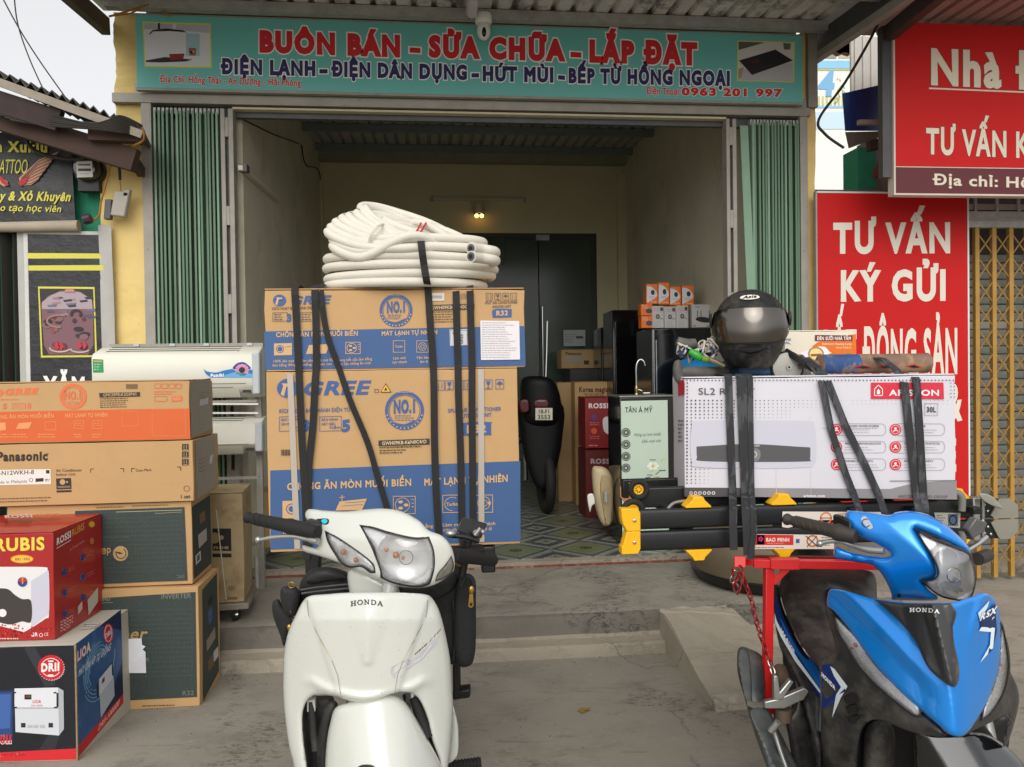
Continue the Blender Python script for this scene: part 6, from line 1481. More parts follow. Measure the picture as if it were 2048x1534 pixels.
pr.poly([(860,610),(949,607),(949,619),(860,621)],(72,56,44));pr.lay();pr.text('GWH09KB-K6N0C4/I',(862,619),(945,616),6.5,(206,176,130),.02);pr.smalltext(864,623,920,5,5,1.8,ink((96,72,52)),6,sk=-.02)
for k in range(10):pr.rect(922+k*1.5,586,922.7+k*1.5,598,(150,120,86))
icons(pr,[972,989,1005,1021],586,13,(96,84,84),sk=-.01)
pr.text('SPLIT AIR CONDITIONER',(970,608),(1035,607),5,(80,66,66),.015);pr.text('INDOOR UNIT',(985,616),(1022,615),5,(80,66,66),.015)
pr.poly(spline([(987,618.5),(1021,618),(1023,621),(1023,632),(1020,634),(988,635),(985.5,632)],3),BLU);pr.lay();pr.text('R32',(992,631),(1016,630),9,TAN,.04)
pr.text('CHỐNG ĂN MÒN MUỐI BIỂN',(552,674),(716,671),9,TAN,.035);pr.text('MÁT LẠNH TỰ NHIÊN',(763,671),(875,668),8,TAN,.035)
pr.poly([(548,687),(584,686),(584,710),(548,711)],TAN);pr.lay();pr.ring(560,698,8,8,1.4,BLU);pr.disc(560,698,5,5,BLU);pr.line([(570,694),(582,693)],1,BLU);pr.lay(-1)
pr.poly([(612,708),(618,690),(660,688),(652,707)],TAN);fan_icon(pr,691,684,30,24,TAN)
for x in (786,833):pr.frame(x,681,x+24,705,1,ink(TAN))
pr.text('Turbo',(790,696),(806,695),5,TAN,.02);pr.ring(845,693,8,8,1,TAN);pr.ring(845,693,4,4,1,TAN)
pr.text('100% dàn mát',(546,725),(588,724),5,TAN,.015);pr.text('làm bằng đồng',(545,733),(592,732),5,TAN,.015);pr.text('Dàn tản nhiệt mạ lớp',(601,724),(668,722),5,TAN,.015);pr.text('chống ăn mòn cao',(604,732),(664,730),5,TAN,.015);pr.text('Khung kết cấu làm bằng',(672,723),(744,720),5,TAN,.015);pr.text('vật liệu chống ăn mòn',(676,731),(742,728),5,TAN,.015);pr.text('Làm mát',(786,719),(812,718),5,TAN,.015);pr.text('cực nhanh',(784,727),(814,726),5,TAN,.015);pr.text('Vận hành',(833,718),(862,717),5,TAN,.015);pr.text('êm ái',(840,726),(856,725),5,TAN,.015)
pr.poly([(899,659),(935,658),(936,691),(900,692)],(200,200,204));pr.frame(900,660,935,691,1,ink((70,80,110)));pr.lay();pr.text('GREE',(926,688),(926,668),6,(50,50,56),.02,up=(-1,0));[pr.rect(905+3*(k%4),664+3*(k//4),907+3*(k%4),665.5+3*(k//4),(80,80,84)) for k in range(8)];pr.build('print',upb)
mb=MB();FP=gu.front;mb.prism([FP.pt(x,y,.004) for x,y in ((960.5,641),(1038.5,642),(1040,719),(962,720))],-gu.ey*-.0008,mat('delivery_note_paper',(226,220,222),.7,var=.03));dn=mb.build('delivery_note',upb)
pr=Print(FP,.0055);[pr.smalltext(964,645+k*4.6,1034,1,4,.9,ink((150,146,150)),20+k) for k in range(16)];pr.build('note_print',upb)
M_ctape=mat('milky_strapping',(180,168,154),.3,var=.1)
for (a,b) in (((580,747),(595,1098)),((962,738),(963,1084))):
 ribbon('strapping_band',[gl_.front.pt(*a,.003),gl_.front.pt((a[0]+b[0])/2,(a[1]+b[1])/2,.004),gl_.front.pt(*b,.003)],.021,M_ctape,lowb,th=.0006)
 # coil of white insulated hose
M_hose=mat('white_insulated_hose',(212,206,192),.62,var=.07,vs=8,c2=(206,190,164),c2s=9,c2lo=.62,c2hi=.85,bump=.35,bs=70,bd=.003)
zb_c=gu.A.z+gu.H+.006;cc=gu.P(.565,.5,1);hose=root('hose_coil',(cc.x,cc.y,zb_c),'coiled white insulated pipe lying flat on the long tan carton','hose coil');HR=.0168
def loop_tube(name,pts,r=HR,closed=True ):
 P_=[V(p) for p in pts];N=len(P_);out=[]
 for i in range(N):
  p0,p1,p2,p3=P_[i-1],P_[i],P_[(i+1)%N],P_[(i+2)%N]
  if not closed and i==N-1:break
  if not closed and i==0:p0=p1
  if not closed and i==N-2:p3=p2
  for k in range(7):
   t=k/7;out.append(.5*(2*p1+(p2-p0)*t+(2*p0-5*p1+4*p2-p3)*t*t+(3*p1-p0-3*p2+p3)*t**3))
 if not closed:out.append(P_[-1])
 return MB().tube(out,r,M_hose,12,closed=closed).build(name,hose,smooth=60)
rows=[(650,997-22,569,0),(651,992,556,.004),(649,997,541,0),(650,990,524,.004),(668,985,509,.012),(672,975,494,.02)]
for k,(xl_,xr_,y,dd) in enumerate(rows):
 a=atD(xl_+8,y,2.86);b=atD(xr_-8,y,2.86);z=zb_c+HR+k*.0315;c=(a+b)/2;rx=(b-a).length/2;ry=.155-dd;tl_=.006*math.sin(k*1.7)
 pts=[V((c.x+rx*math.cos(t),c.y+ry*math.sin(t),z+tl_*math.cos(t))) for t in np.linspace(0,2*math.pi,13)[:-1]];loop_tube('hose_turn',pts)
 rx2=rx-.038;ry2=ry-.038
 pts=[V((c.x+rx2*math.cos(t)+.004,c.y+ry2*math.sin(t),z+tl_)) for t in np.linspace(0,2*math.pi,13)[:-1]];loop_tube('hose_turn',pts)
 # the upper bundle, fanned out at its left end
LT_=[(652,461,0),(658,452,.03),(668,442,.06),(681,434,.09),(694,430,.11),(710,424,.14),(728,415,.18),(662,477,.0),(662,489,-.01)]
for k,(lx,ly,dl) in enumerate(LT_):
 L_=atD(lx+4,ly+3,2.76+dl*.7);R_=atD(940-k*2.5,492-k*1.4+(14 if k>6 else 0),2.80+dl*.3)
 t1=atD(lx+(800-lx)*.45,ly+28+(4 if k<7 else -2),2.71+dl*.6);t2=atD(820,496-k*3,2.70+dl*.5);b1=atD(lx+(800-lx)*.45+10,ly+2+k*1.0,2.86+dl*.5);b2=atD(830,462-k*2,2.90+dl*.3)
 if k>=7:b1 .z-=.0;
 loop_tube('hose_turn',[L_,t1,t2,R_-V((.03,0,0)),R_,b2,b1])
L_=atD(722,417,2.9);loop_tube('hose_turn',[L_,atD(758,452,2.80),atD(830,486,2.76),atD(925,494,2.80),atD(930,486,2.9),atD(860,448,2.97),atD(790,424,2.98),atD(745,413,2.96)])
for k in range(3):loop_tube('hose_turn',[atD(770+8*k,440+8*k,2.84),atD(840,470+8*k,2.78),atD(915,492+3*k,2.78),atD(935,484+2*k,2.88),atD(870,456+8*k,2.93)])
for k,y in enumerate((498,514)):
 e=[atD(942,y-1,2.645),atD(960,y+1,2.69),atD(984,y+5,2.72),atD(988,y+8,2.80),atD(960,y+6,2.9),atD(900,y+2,2.93)]
 loop_tube('hose_end',e,r=.0205,closed=False )
 ax=(e[0]-e[1]).normalized();mb=MB();mb.lathe(e[0]+ax*.0005,[(.0155,0),(.0155,.001)],mat('hose_core_grey',(92,92,92),.5),16,ax=ax);mb.lathe(e[0]+ax*.001,[(.008,.001),(.008,.0025)],mat('hose_bore',(22,20,20),.5),12,ax=ax);mb.build('pipe_core',hose)
M_rt=mat('red_twine',(196,44,40),.6)
for k in range(2):mb=MB();mb.tube(spline3([atD(826+9*k,474,2.70),atD(836+9*k,458,2.75),atD(842+10*k,446,2.86)],4),.0035,M_rt,6);mb.build('red_tie',hose)
for k in range(2):mb=MB();mb.tube(spline3([atD(737+3*k,488,2.70),atD(742+3*k,468,2.69),atD(756+3*k,452,2.72),atD(770,446,2.82)],4),.003,mat('clear_tie',(206,200,180),.3),6);mb.build('clear_tie',hose)
# webbing over both cartons, each strap down to the rack
def on(bx,x,y,l=.006):return bx.front.pt(x,y,l)
def strap(pts_u,pts_l,label,w=.025,top=None ,end=None ):
 P=[]
 x0,y0=pts_u[0];t=gu.front.pt(x0,y0,.006)
 if top is None :P+=[t+gu.ey*.34+gu.ez*.004,t+gu.ey*.2+gu.ez*.008,t+gu.ey*.02+gu.ez*.008]
 else :P+=top
 P+=[on(gu,x,y,.008) for x,y in pts_u[1 if top is None else 0:]];P+=[on(gl_,x,y,.010) for x,y in pts_l]
 ribbon('strap',P,w,M_web,label=label,cat='strap',group='black webbing straps over the cartons',th=.0022)
strap([(589,576),(592,620),(597,720)],[(600,790),(605,900),(611,1000),(613,1070),(613,1120)],'black strap nearest the left end of the tan cartons')
strap([(629,576),(632,640),(633,725)],[(630,770),(626,850),(617,941),(616,1020),(616,1110)],'black strap that crosses the G of the tall carton from the left')
strap([(640,576),(653,664),(677,733)],[(700,800),(735,884),(755,952),(776,1022),(800,1095)],'black strap running slantwise down the tan cartons',w=.021)
strap([(856,578),(860,640),(866,725)],[(868,780),(869,880),(872,976),(877,1060),(880,1110)],'black strap that comes down over the white hose coil',top=[atD(836,476,2.9),atD(841,477,2.78),atD(843,492,2.66),atD(848,530,2.665),atD(853,560,2.67)])
strap([(912,576),(914,664),(916,725)],[(917,790),(921,900),(923,980),(924,1035),(927,1110)],'black strap second from the right end of the tan cartons')
strap([(940,576),(942,658),(944,725)],[(944,800),(945,905),(946,1005),(947,1060),(948,1112)],'black strap nearest the right end of the tan cartons')
# ==== the white motorbike
M_wp=mat('pearl_white_paint',(206,207,198),.2,var=.04,vs=3,coat=.8,c2=(186,176,156),c2s=40,c2lo=.74,c2hi=.8)
M_dark=mat('dark_fairing_plastic',(32,32,32),.55,var=.3,vs=10,dust=.5)
M_gask=mat('lens_gasket',(44,42,40),.5)
def refl():
 m=mat('headlamp_reflector',(246,246,246),.22,.35,var=.04,vs=30,bump=.12,bs=60,bd=.004);return m
M_refl=refl();M_refs=mat('stepped_reflector',(246,246,246),.25,.1,var=.15,vs=50,bump=.4,bs=120,bd=.003);M_lens=clear('clear_lens',(250,250,250),.14);M_amb=mat('amber_bulb',(196,132,100),.2,var=0,coat=.5)
wb=root('white_motorbike',(atD(745,1300,1.95).x,-2.9,0),'white step-through motorbike facing the camera with a load of tan cartons','motorbike')
wb.location=(atD(745,1300,2.0).x,atD(745,1300,2.0).y,0)
E1=1.94
dH=lambda x,y:E1+((x-815)/130)**2*.062+((y-1105)/80)**2*.025-max(0,(1075-y))/60*-.035
hl=[(720.5,1051,1),(745,1055),(790,1069),(830,1077),(857,1075,1),(866,1100),(868,1130),(862,1158),(855,1168),(838,1172),(812,1170),(785,1164),(763,1154,1),(762,1140),(751,1110),(736,1078)]
il=[(651,1063,1),(672,1074),(704,1095),(735,1118),(747,1132),(749,1144,1),(740,1143),(722,1132),(700,1133),(684,1125),(668,1104),(656,1082)]
ir=[(903,1111,1),(908,1130),(903,1146),(886,1158),(870,1163,1),(876,1146),(890,1130)]
cover=[(617,1018.5),(650,1021),(690,1023),(730,1019),(764,1017),(801,1022),(838,1041),(857,1060),(885,1072),(902,1092),(909,1115),(909,1135),(903,1147),(875,1167),(850,1175),(820,1176),(783,1171),(760,1162),(727,1147),(671,1124),(634,1111),(606,1102),(603,1089,1),(634,1097,1),(639,1078),(630,1056),(611,1035)]
def grown(o,d):
 q=[p[:2] for p in o];
 if _area(q)<0:q2=_offset(q[::-1],d)[::-1]
 else :q2=_offset(q,d)
 return [tuple(a)+tuple(p[2:]) for a,p in zip(q2,o)]
shell('handlebar_cover',cover,dH,M_wp,wb,thick=.05,rnd=.015,step=5,holes=[grown(hl,1.5),grown(il,1.2)])
def lamp(nm,o,dfn,parent,amber=(),bulb=None ,deep=.05,cx=None ,cy=None ,R=60,m=None ):
 xs_=[p[0] for p in o];ys_=[p[1] for p in o];cx=cx or sum(xs_)/len(o);cy=cy or sum(ys_)/len(o)
 shell(nm+'_bezel',grown(o,2.6),dfn,M_gask,parent,thick=.02,rnd=.004,step=6,holes=[grown(o,-.8)],lift=.002)
 shell(nm+'_reflector',o,lambda x,y:dfn(x,y)+deep*max(0,1-((x-cx)**2+(y-cy)**2)/R**2)**.8+.012,m or M_refl,parent,thick=.004,rnd=0,step=4)
 shell(nm+'_lens',o,dfn,M_lens,parent,thick=.002,rnd=.010,step=6,lift=.004)
 if R>50:
  mb=MB();mb.torus(atD(cx,cy,dfn(cx,cy)+deep*.8),14/FPX*1.95,.0015,M_chrome,ax=CF,seg=28,s2=6);mb.build(nm+'_ring',parent,smooth=60)
 for x,y,r_ in amber:
  mb=MB();mb.ball(atD(x,y,dfn(x,y)+deep*.45),r_*1.5/FPX,M_amb,14,10);mb.build(nm+'_bulb',parent,smooth=60)
dL=lambda x,y:dH(x,y)-.012*max(0,1-((x-805)**2+(y-1115)**2)/62**2)
lamp('headlight',hl,dL,wb,amber=[(792,1110,9),(773,1099,6),(806,1116,5)],deep=.06,cx=812,cy=1115,R=58)
lamp('indicator',il,dH,wb,amber=[(687,1104,8),(712,1120,7)],deep=.02,R=30,m=M_refs)
shell('indicator_bezel',ir,dH,M_gask,wb,thick=.01,rnd=0,step=6,lift=.004);shell('indicator_lens',grown(ir,-1.5),dH,mat('grey_lens',(150,146,138),.12,.6,var=.3,vs=60,bump=.5,bs=120),wb,thick=.004,rnd=.004,step=5,lift=.008)
pr=Print(Curved(dH),.002);pr.poly(spline([(632,1038,1),(643,1037),(654,1037),(658,1041),(655,1048),(645,1048)],4),(22,24,26));pr.lay();pr.poly(spline([(643,1040),(652,1038),(655,1043),(650,1047),(645,1046)],4),(40,190,214));pr.build('teal_sticker',wb)
mb=MB();
g0,g1=atD(492,1034,2.16),atD(612,1060,2.06);ax=(g1-g0).normalized()
mb.tube([g0+ax*t for t in (0,.006,.012,.02,.024,.03,.15,.165,.17,.26)],[.012,.0165,.0165,.013,.013,.0165,.0185,.0215,.0215,.018],M_rubber,18);mb.build('grip',wb,smooth=35)
for k in range(5):
 c=g0+ax*(.045+k*.022);mb=MB();mb.torus(c,.0178,.0016,M_rubber,ax=ax+V((0,0,.5)),seg=20,s2=6);mb.build('grip_rib',wb)
mb=MB();mb.obox(atD(606,1042,2.07),atD(640,1047,2.05)-atD(606,1042,2.07),CF*.06,V((0,0,-.05)),M_dark);mb.build('switch_housing',wb,bevel=.01)
lev=spline3([atD(519,1080,2.10),atD(545,1075,2.09),atD(585,1073,2.07),atD(612,1078,2.05),atD(636,1083,2.03)],5);mb=MB();mb.tube(lev,[.0055]*4+[.0065]*(len(lev)-8)+[.009]*4,M_alu,10);mb.ball(atD(517,1079.5,2.10),.0095,M_alu,14,10);mb.build('brake_lever',wb,smooth=60)
g0,g1=atD(985,1120,2.26),atD(905,1110,2.02);ax=(g1-g0).normalized();mb=MB();mb.tube([g0,g0+ax*.14,g1],[.0185,.0185,.02],M_rubber,16);mb.build('grip',wb,smooth=40)
neck=[(703,1140),(760,1158),(790,1172),(795,1190),(700,1190,1)]
shell('steering_cowl',[(701,1138),(790,1170),(800,1200,1),(700,1200,1)],lambda x,y:2.02+((x-760)/80)**2*.04,M_wp,wb,thick=.12,rnd=.02)
mb=MB();mb.cyl(atD(782,1168,1.99),atD(776,1200,1.97),.022,M_galv);mb.build('steering_stem',wb)
shd=[(619,1192),(655,1188),(697,1185),(744,1184),(823,1186),(852,1189),(866,1198),(881,1228),(895,1287),(901,1327),(904,1377),(906,1420),(901,1490),(893,1560),(884,1640,1),(868,1640,1),(878,1560),(879,1522),(864,1478),(856,1439),(841,1403),(827,1389),(805,1384),(783,1388),(751,1401),(725,1407,1),(697,1401),(668,1393),(635,1390),(621,1395),(610,1410),(605,1435),(607,1478),(614,1534),(626,1640,1),(604,1640,1),(588,1534),(577,1486),(568,1413),(566,1359),(568,1305),(577,1262),(592,1229),(604,1205)]
def dS(x,y):
 u=abs(x-735)/165;d=1.86+.085*u**2.4+.018*u+max(0,(1240-y))/60*.02
 # raised centre plate and its two creases
 w=55-(y-1200)*.18+(y-1200)**2/1800
 cr=1/(1+math.exp((abs(x-735)-(126-(y-1190)*.33))/1.1));d-=.006*cr
 v=abs(x-735);
 rg=12+(1330-y)*.34
 if y<1330:d-=.006*max(0,1-v/max(rg,8))
 lowc=y-(1405-34*min(1,(v/110)**2));d-=.009*math.exp(-((lowc+8)/10)**2)*max(0,min(1,(135-v)/30))
 return d
shell('front_shield',shd,dS,M_wp,wb,thick=.03,rnd=.016,step=5,n=6)
pr=Print(Curved(dS),.0012)
slab(pr,'HONDA',(701,1213),(766,1213),10,(52,44,40),arc=4)
for s in (-1,1):
 pts=[(735+s*121,1200),(735+s*118,1230),(735+s*103,1262),(735+s*88,1290),(735+s*70,1325),(735+s*60,1350),(735+s*54,1390)];pr.line(pts,.9,(120,118,108))
 pr.poly([(735+s*97,1278),(735+s*90,1286),(735+s*69,1322),(735+s*72,1322)],(206,198,168),lift=1)
pr.poly([(781,1345),(783,1334),(815,1318),(822,1322),(845,1302),(880,1268),(872,1290),(842,1322),(812,1340),(788,1357)],(186,186,190));pr.lay()
pr.poly([(786,1350),(806,1334),(826,1326),(868,1284),(846,1314),(816,1336)],(206,206,210));pr.lay();pr.text('wave',(828,1312),(853,1290),8,(96,62,44),.03,ital=.5);pr.text('110',(856,1288),(880,1262),7,(140,70,44),.03,ital=.5);pr.build('decal',wb)
pr=Print(Curved(dS),.0012);r=random.Random(9)
for k in range(60):x,y=r.uniform(580,890),r.uniform(1225,1390);pr.disc(x,y,r.uniform(.5,1.3),r.uniform(.4,.9),(150,148,140),n=6)
pr.build('dirt_specks',wb,kind='stuff')
fen=[(671,1415),(700,1404),(735,1395),(765,1388),(794,1392),(816,1411),(841,1452),(870,1504),(886,1540),(905,1600),(910,1660,1),(645,1660,1),(648,1600),(650,1534),(653,1486),(660,1446)]
dFn=lambda x,y:1.86-(y-1400)/134*.065+((x-(742+(y-1400)*.12))/115)**2*.10
shell('front_mudguard',fen,dFn,M_wp,wb,thick=.012,rnd=.02,step=7)
pr=Print(Curved(dFn),.002);pr.disc(733,1536,18,7,(44,34,30));pr.build('mudguard_dark_disc',wb)  # plain dark disc laid low on the mudguard
for sx,o in (('l',[(606,1400),(640,1392),(668,1396),(664,1440),(654,1500),(650,1560),(640,1600),(620,1600),(608,1500)]),('r',[(806,1388),(835,1398),(856,1440),(866,1482),(880,1530),(884,1600),(860,1560),(838,1460),(812,1412)])):
 shell('inner_fairing',o,lambda x,y:1.99,M_dark,wb,thick=.05,rnd=.02)
for o in ([(666,1400),(650,1412),(634,1480),(640,1560),(655,1560),(664,1450),(676,1412)],):shell('fork_cover',o,lambda x,y:1.93,M_dark,wb,thick=.05,rnd=.02)
mb=MB();mb.cyl(atD(829,1395,1.95),atD(855,1475,1.93),.014,M_rubber);mb.cyl(atD(622,1402,1.96),atD(632,1500,1.95),.010,M_dark);mb.obox(atD(614,1400,1.95),(.02,0,0),(0,.02,0),(0,0,-.03),M_tin);mb.build('hose',wb)
# wheels, engine, seat and rear body
wc=V((atD(752,1500,1.86).x,atD(752,1500,1.86).y,.285));axw=V((1,.12,0)).normalized()
def wheel(c,ax,parent,r=.245,w=.042,rimm=M_alu):
 mb=MB();mb.torus(c,r,w,M_rubber,ax=ax,seg=44,s2=14);mb.build('tyre',parent,smooth=60)
 mb=MB();mb.torus(c,r-.045,.016,rimm,ax=ax,seg=36,s2=8);mb.cyl(c-ax*.05,c+ax*.05,.035,rimm,18)
 a=ax.orthogonal().normalized();b=ax.cross(a)
 for k in range(18):
  t=k*math.pi/9;mb.tube([c+ax*(.03 if k%2 else -.03)+(a*math.cos(t)+b*math.sin(t))*.034,c+(a*math.cos(t+.25)+b*math.sin(t+.25))*(r-.05)],.0018,M_chrome,5)
 mb.build('rim',parent,smooth=50)
wheel(wc,axw,wb)
hd=V((.115,1,0)).normalized();sd_=V((1,-.115,0)).normalized();rw=wc+hd*1.2;wheel(V((rw.x,rw.y,.285)),sd_,wb)
for s in (-1,1):mb=MB();mb.cyl(wc+axw*.075*s+V((0,0,.0)),V((wc.x,wc.y,0))+axw*.075*s+hd*.14+V((0,0,.78)),.018,M_alu);mb.build('fork',wb,smooth=40)
mb=MB();c=wc+hd*.62+V((0,0,.06));mb.obox(c-sd_*.11-hd*.14,sd_*.22,hd*.3,V((0,0,.2)),M_alu);mb.cyl(c-hd*.12+V((0,0,.08)),c-hd*.32+V((0,0,.1)),.05,M_alu);mb.build('engine',wb,bevel=.02)
st=[wc+hd*.42+V((0,0,.40)),wc+hd*.6+V((0,0,.44)),wc+hd*.9+V((0,0,.47)),wc+hd*1.25+V((0,0,.5))];mb=MB();mb.tube(spline3(st,5),.11,mat('black_seat_vinyl',(28,27,27),.55,var=.2,vs=8,dust=.4),18,flat=.5);mb.build('seat',wb,smooth=60)
mb=MB();mb.tube(spline3([wc+hd*.2+V((0,0,.42)),wc+hd*.4+V((0,0,.25)),wc+hd*.7+V((0,0,.35)),wc+hd*1.3+V((0,0,.45))],5),.09,M_wp,16);mb.build('body_cover',wb,smooth=60)
# footrest, side stand and lower cowls seen at the right
mb=MB();a,b=atD(880,1538,2.25),atD(962,1527,2.25);mb.cyl(a,b,.017,M_rubber,14);mb.build('footrest',wb,smooth=40)
for k in range(9):mb=MB();c=a+(b-a)*(.3+k*.08);mb.torus(c,.017,.003,M_rubber,ax=(b-a),seg=16,s2=6);mb.build('footrest_rib',wb)
shell('lower_cowl',[(904,1410),(914,1440),(917,1470),(915,1510),(900,1526),(893,1520),(900,1470)],lambda x,y:2.06,M_wp,wb,thick=.02,rnd=.008)
mb=MB();mb.bar(atD(913,1325,2.5),atD(914,1390,2.5),.025,.02,M_black);mb.obox(atD(905,1383,2.49),atD(940,1378,2.49)-atD(905,1383,2.49),CF*.05,V((0,0,-.03)),M_black);mb.build('rear_footrest',wb,bevel=.006)
# rear rack under the cartons
zr=gl_.A.z;mb=MB()
for v in (.1,.9):mb.obox(gl_.P(.13,v,0)-V((0,0,.028)),gl_.ex*(gl_.W*.72),gl_.ey*.025,V((0,0,.025)),M_black)
for u in (.16,.3,.5,.68,.84):mb.obox(gl_.P(u,.05,0)-V((0,0,.05)),gl_.ex*.025,gl_.ey*(gl_.D*.9),V((0,0,.021)),M_black)
mb.build('luggage_rack',wb)
for u in (.14,.84):mb=MB();mb.obox(gl_.P(u,-.02,0)-V((0,0,.10)),gl_.ex*.05,gl_.ey*.05,V((0,0,.095)),M_black);mb.build('rack_end',wb,bevel=.006)
for s in (-.1,.1):mb=MB();mb.cyl(rw+sd_*s+V((0,0,.25)),gl_.P(.5+s,.4,0)-V((0,0,.03)),.012,M_black);mb.build('rack_strut',wb)
# phone holder clamped to the bar
mb=MB();q0,q1,q2,q3=atD(912,1062,2.12),atD(924,1035,2.14),atD(974,1048,2.18),atD(962,1078,2.15);mb.prism([q0,q1,q2,q3],CF*.012,mat('phone_holder_black',(34,32,31),.3,var=.2,bump=.6,bs=20));mb.build('phone_cradle',wb,bevel=.003)
mb=MB();mb.ball(atD(901,1067,2.11),.013,M_alu,12,8,(1.2,1,.8));mb.ball(atD(952,1066,2.13),.010,M_alu,12,8);mb.tube([atD(950,1070,2.12),atD(961,1056,2.12)],.006,M_alu,8);mb.ball(atD(965,1064,2.14),.008,M_alu,10,8);mb.tube(spline3([atD(896,1070,2.11),atD(930,1074,2.12),atD(958,1082,2.13)],4),.007,M_black,8)
mb.build('holder_screw',wb,smooth=50)
mb=MB();mb.tube(spline3([atD(935,1080,2.15),atD(930,1110,2.15),atD(926,1130,2.15),atD(922,1150,2.15)],4),.014,M_black,10);mb.tube([atD(905,1105,2.1),atD(960,1100,2.2)],.018,M_black,10);mb.tube([atD(908,1125,2.08),atD(920,1130,2.1)],.005,mat('gold_metal',(190,150,80),.3,.9),8);mb.build('handle_clamp',wb)
# ==== black bags slung over the tunnel
M_bag=mat('black_bag_fabric',(30,30,31),.72,var=.2,vs=14,bump=.6,bs=14,bd=.012);M_gold=mat('gold_metal',(190,150,80),.3,.9)
bg=root('black_tool_bag',(atD(920,1330,2.3).x,atD(920,1330,2.3).y,.3),'black fabric bag with a gold zip pull, right of the white motorbike shield','bag')
dB_=lambda x,y:2.24+((x-885)/90)**2*.05
shell('body',[(795,1150),(850,1120),(905,1110),(918,1140),(940,1150),(948,1175),(948,1240),(946,1325),(910,1330),(880,1320),(830,1300),(800,1220)],dB_,M_bag,bg,thick=.2,rnd=.05,step=7)
shell('flap',[(806,1178),(850,1172),(900,1150),(915,1130),(918,1150),(905,1180),(870,1200),(825,1208)],lambda x,y:dB_(x,y)-.015,M_bag,bg,thick=.02,rnd=.012,step=6)
shell('side_pocket',[(915,1165),(935,1152),(950,1165),(952,1200),(948,1318),(912,1326),(907,1240)],lambda x,y:dB_(x,y)-.03,M_bag,bg,thick=.03,rnd=.02,step=6)
mb=MB();mb.tube(spline3([atD(922,1172,2.18),atD(932,1153,2.18),atD(945,1160,2.18),atD(947,1185,2.18)],5),.008,M_bag,8);mb.build('piping',bg,smooth=60)
mb=MB();mb.ball(atD(942.5,1180,2.16),.008,M_gold,12,8,(1,.6,1.5));zq=[atD(x,y,2.155) for x,y in ((939,1188),(946,1188),(947,1211),(944,1215),(939,1215),(936.5,1211))];mb.prism(zq,CF*.003,M_gold);mb.build('zip_pull',bg)
mb=MB();mb.ball(atD(942,1209,2.15),.004,M_black,8,6);mb.build('zip_hole',bg)
for pts in ([(906,1200),(910,1260),(907,1320)],[(880,1215),(886,1270),(884,1312)],[(912,1203),(930,1206)]):mb=MB();mb.tube(spline3([atD(x,y,dB_(x,y)-.016) for x,y in pts],4),.0035,M_bag,6);mb.build('seam',bg,smooth=60)
b2=root('black_side_pouch',(atD(590,1230,2.3).x,atD(590,1230,2.3).y,.4),'black zipped pouch bags hanging at the left side of the white motorbike','bag')
shell('main_bag',[(598,1178),(604,1158),(624,1138),(660,1134),(697,1146),(706,1170),(706,1215),(660,1260),(600,1262),(590,1215)],lambda x,y:2.22+((x-650)/60)**2*.03,M_bag,b2,thick=.2,rnd=.045,step=7)
shell('top_flap',[(612,1164),(626,1145),(655,1139),(685,1150),(690,1158),(655,1162),(630,1167)],lambda x,y:2.20+((x-650)/60)**2*.02,mat('worn_bag_leather',(38,36,35),.5,var=.3,vs=12,bump=.3),b2,thick=.02,rnd=.01,step=6)
shell('pouch',[(561,1180),(572,1172),(592,1174),(600,1190),(596,1215),(590,1232),(572,1228),(562,1205)],lambda x,y:2.16,M_bag,b2,thick=.08,rnd=.025,step=6)
shell('hanging_flap',[(545,1206),(556,1198),(566,1212),(585,1232),(592,1240),(580,1262),(568,1292),(560,1270),(546,1232)],lambda x,y:2.2,M_bag,b2,thick=.05,rnd=.02,step=6)
for pts in ([(601,1180),(640,1174),(700,1168)],[(603,1187),(640,1182),(702,1176)],[(568,1176),(578,1200),(582,1226)]):mb=MB();mb.tube(spline3([atD(x,y,2.165) for x,y in pts],4),.0028,M_dgrey,6);mb.build('zip',b2,smooth=60)
mb=MB();mb.torus(atD(583,1170,2.16),.008,.002,M_gold,ax=CF,seg=14,s2=6);mb.ball(atD(579,1254,2.14),.007,M_gold,12,8,(1,1,1.3));mb.build('gold_ring',b2,smooth=60)
# ==== the blue motorbike
M_bp=mat('metallic_blue_paint',(8,138,232),.3,.4,var=.05,vs=3,coat=1.0,bump=.02,bs=500)
M_bd=mat('dark_blue_decal',(18,44,112),.35,.2,var=.1,vs=6,coat=.6)
M_fb=mat('scratched_black_fairing',(34,34,35),.42,var=.3,vs=7,dust=.5,coat=.25)
M_gb=mat('gloss_black_mudguard',(16,19,22),.12,var=.15,vs=4,coat=.9)
M_seat=mat('worn_black_seat',(36,34,33),.5,var=.25,vs=5,bump=.25,bs=200,dust=.5)
M_rackred=mat('red_rack_paint',(206,26,28),.42,var=.12,vs=7,coat=.2,c2=(120,40,30),c2s=30,c2lo=.68,c2hi=.8)
bb=root('blue_motorbike',(0,0,0),'metallic blue motorbike carrying a red rack with a ladder and a white carton','motorbike')
p0_=atD(1840,1400,2.0);bb.location=(p0_.x,p0_.y,0);WL[bb.name]=V((p0_.x,p0_.y,0))
dC=lambda x,y:1.92+max(0,(1880-x))/200*.12+((x-1880)/90)**2*.02*(x>1880)+((y-1110)/90)**2*.03+.012*abs((x-1790)-(y-1060)*1.1)/60
hb=[(1831,1058,1),(1873,1080),(1934,1104),(1944,1122),(1950,1153),(1946,1182),(1935,1199),(1909,1198),(1878,1189),(1844,1163,1),(1869,1159),(1877,1142),(1866,1114),(1848,1085)]
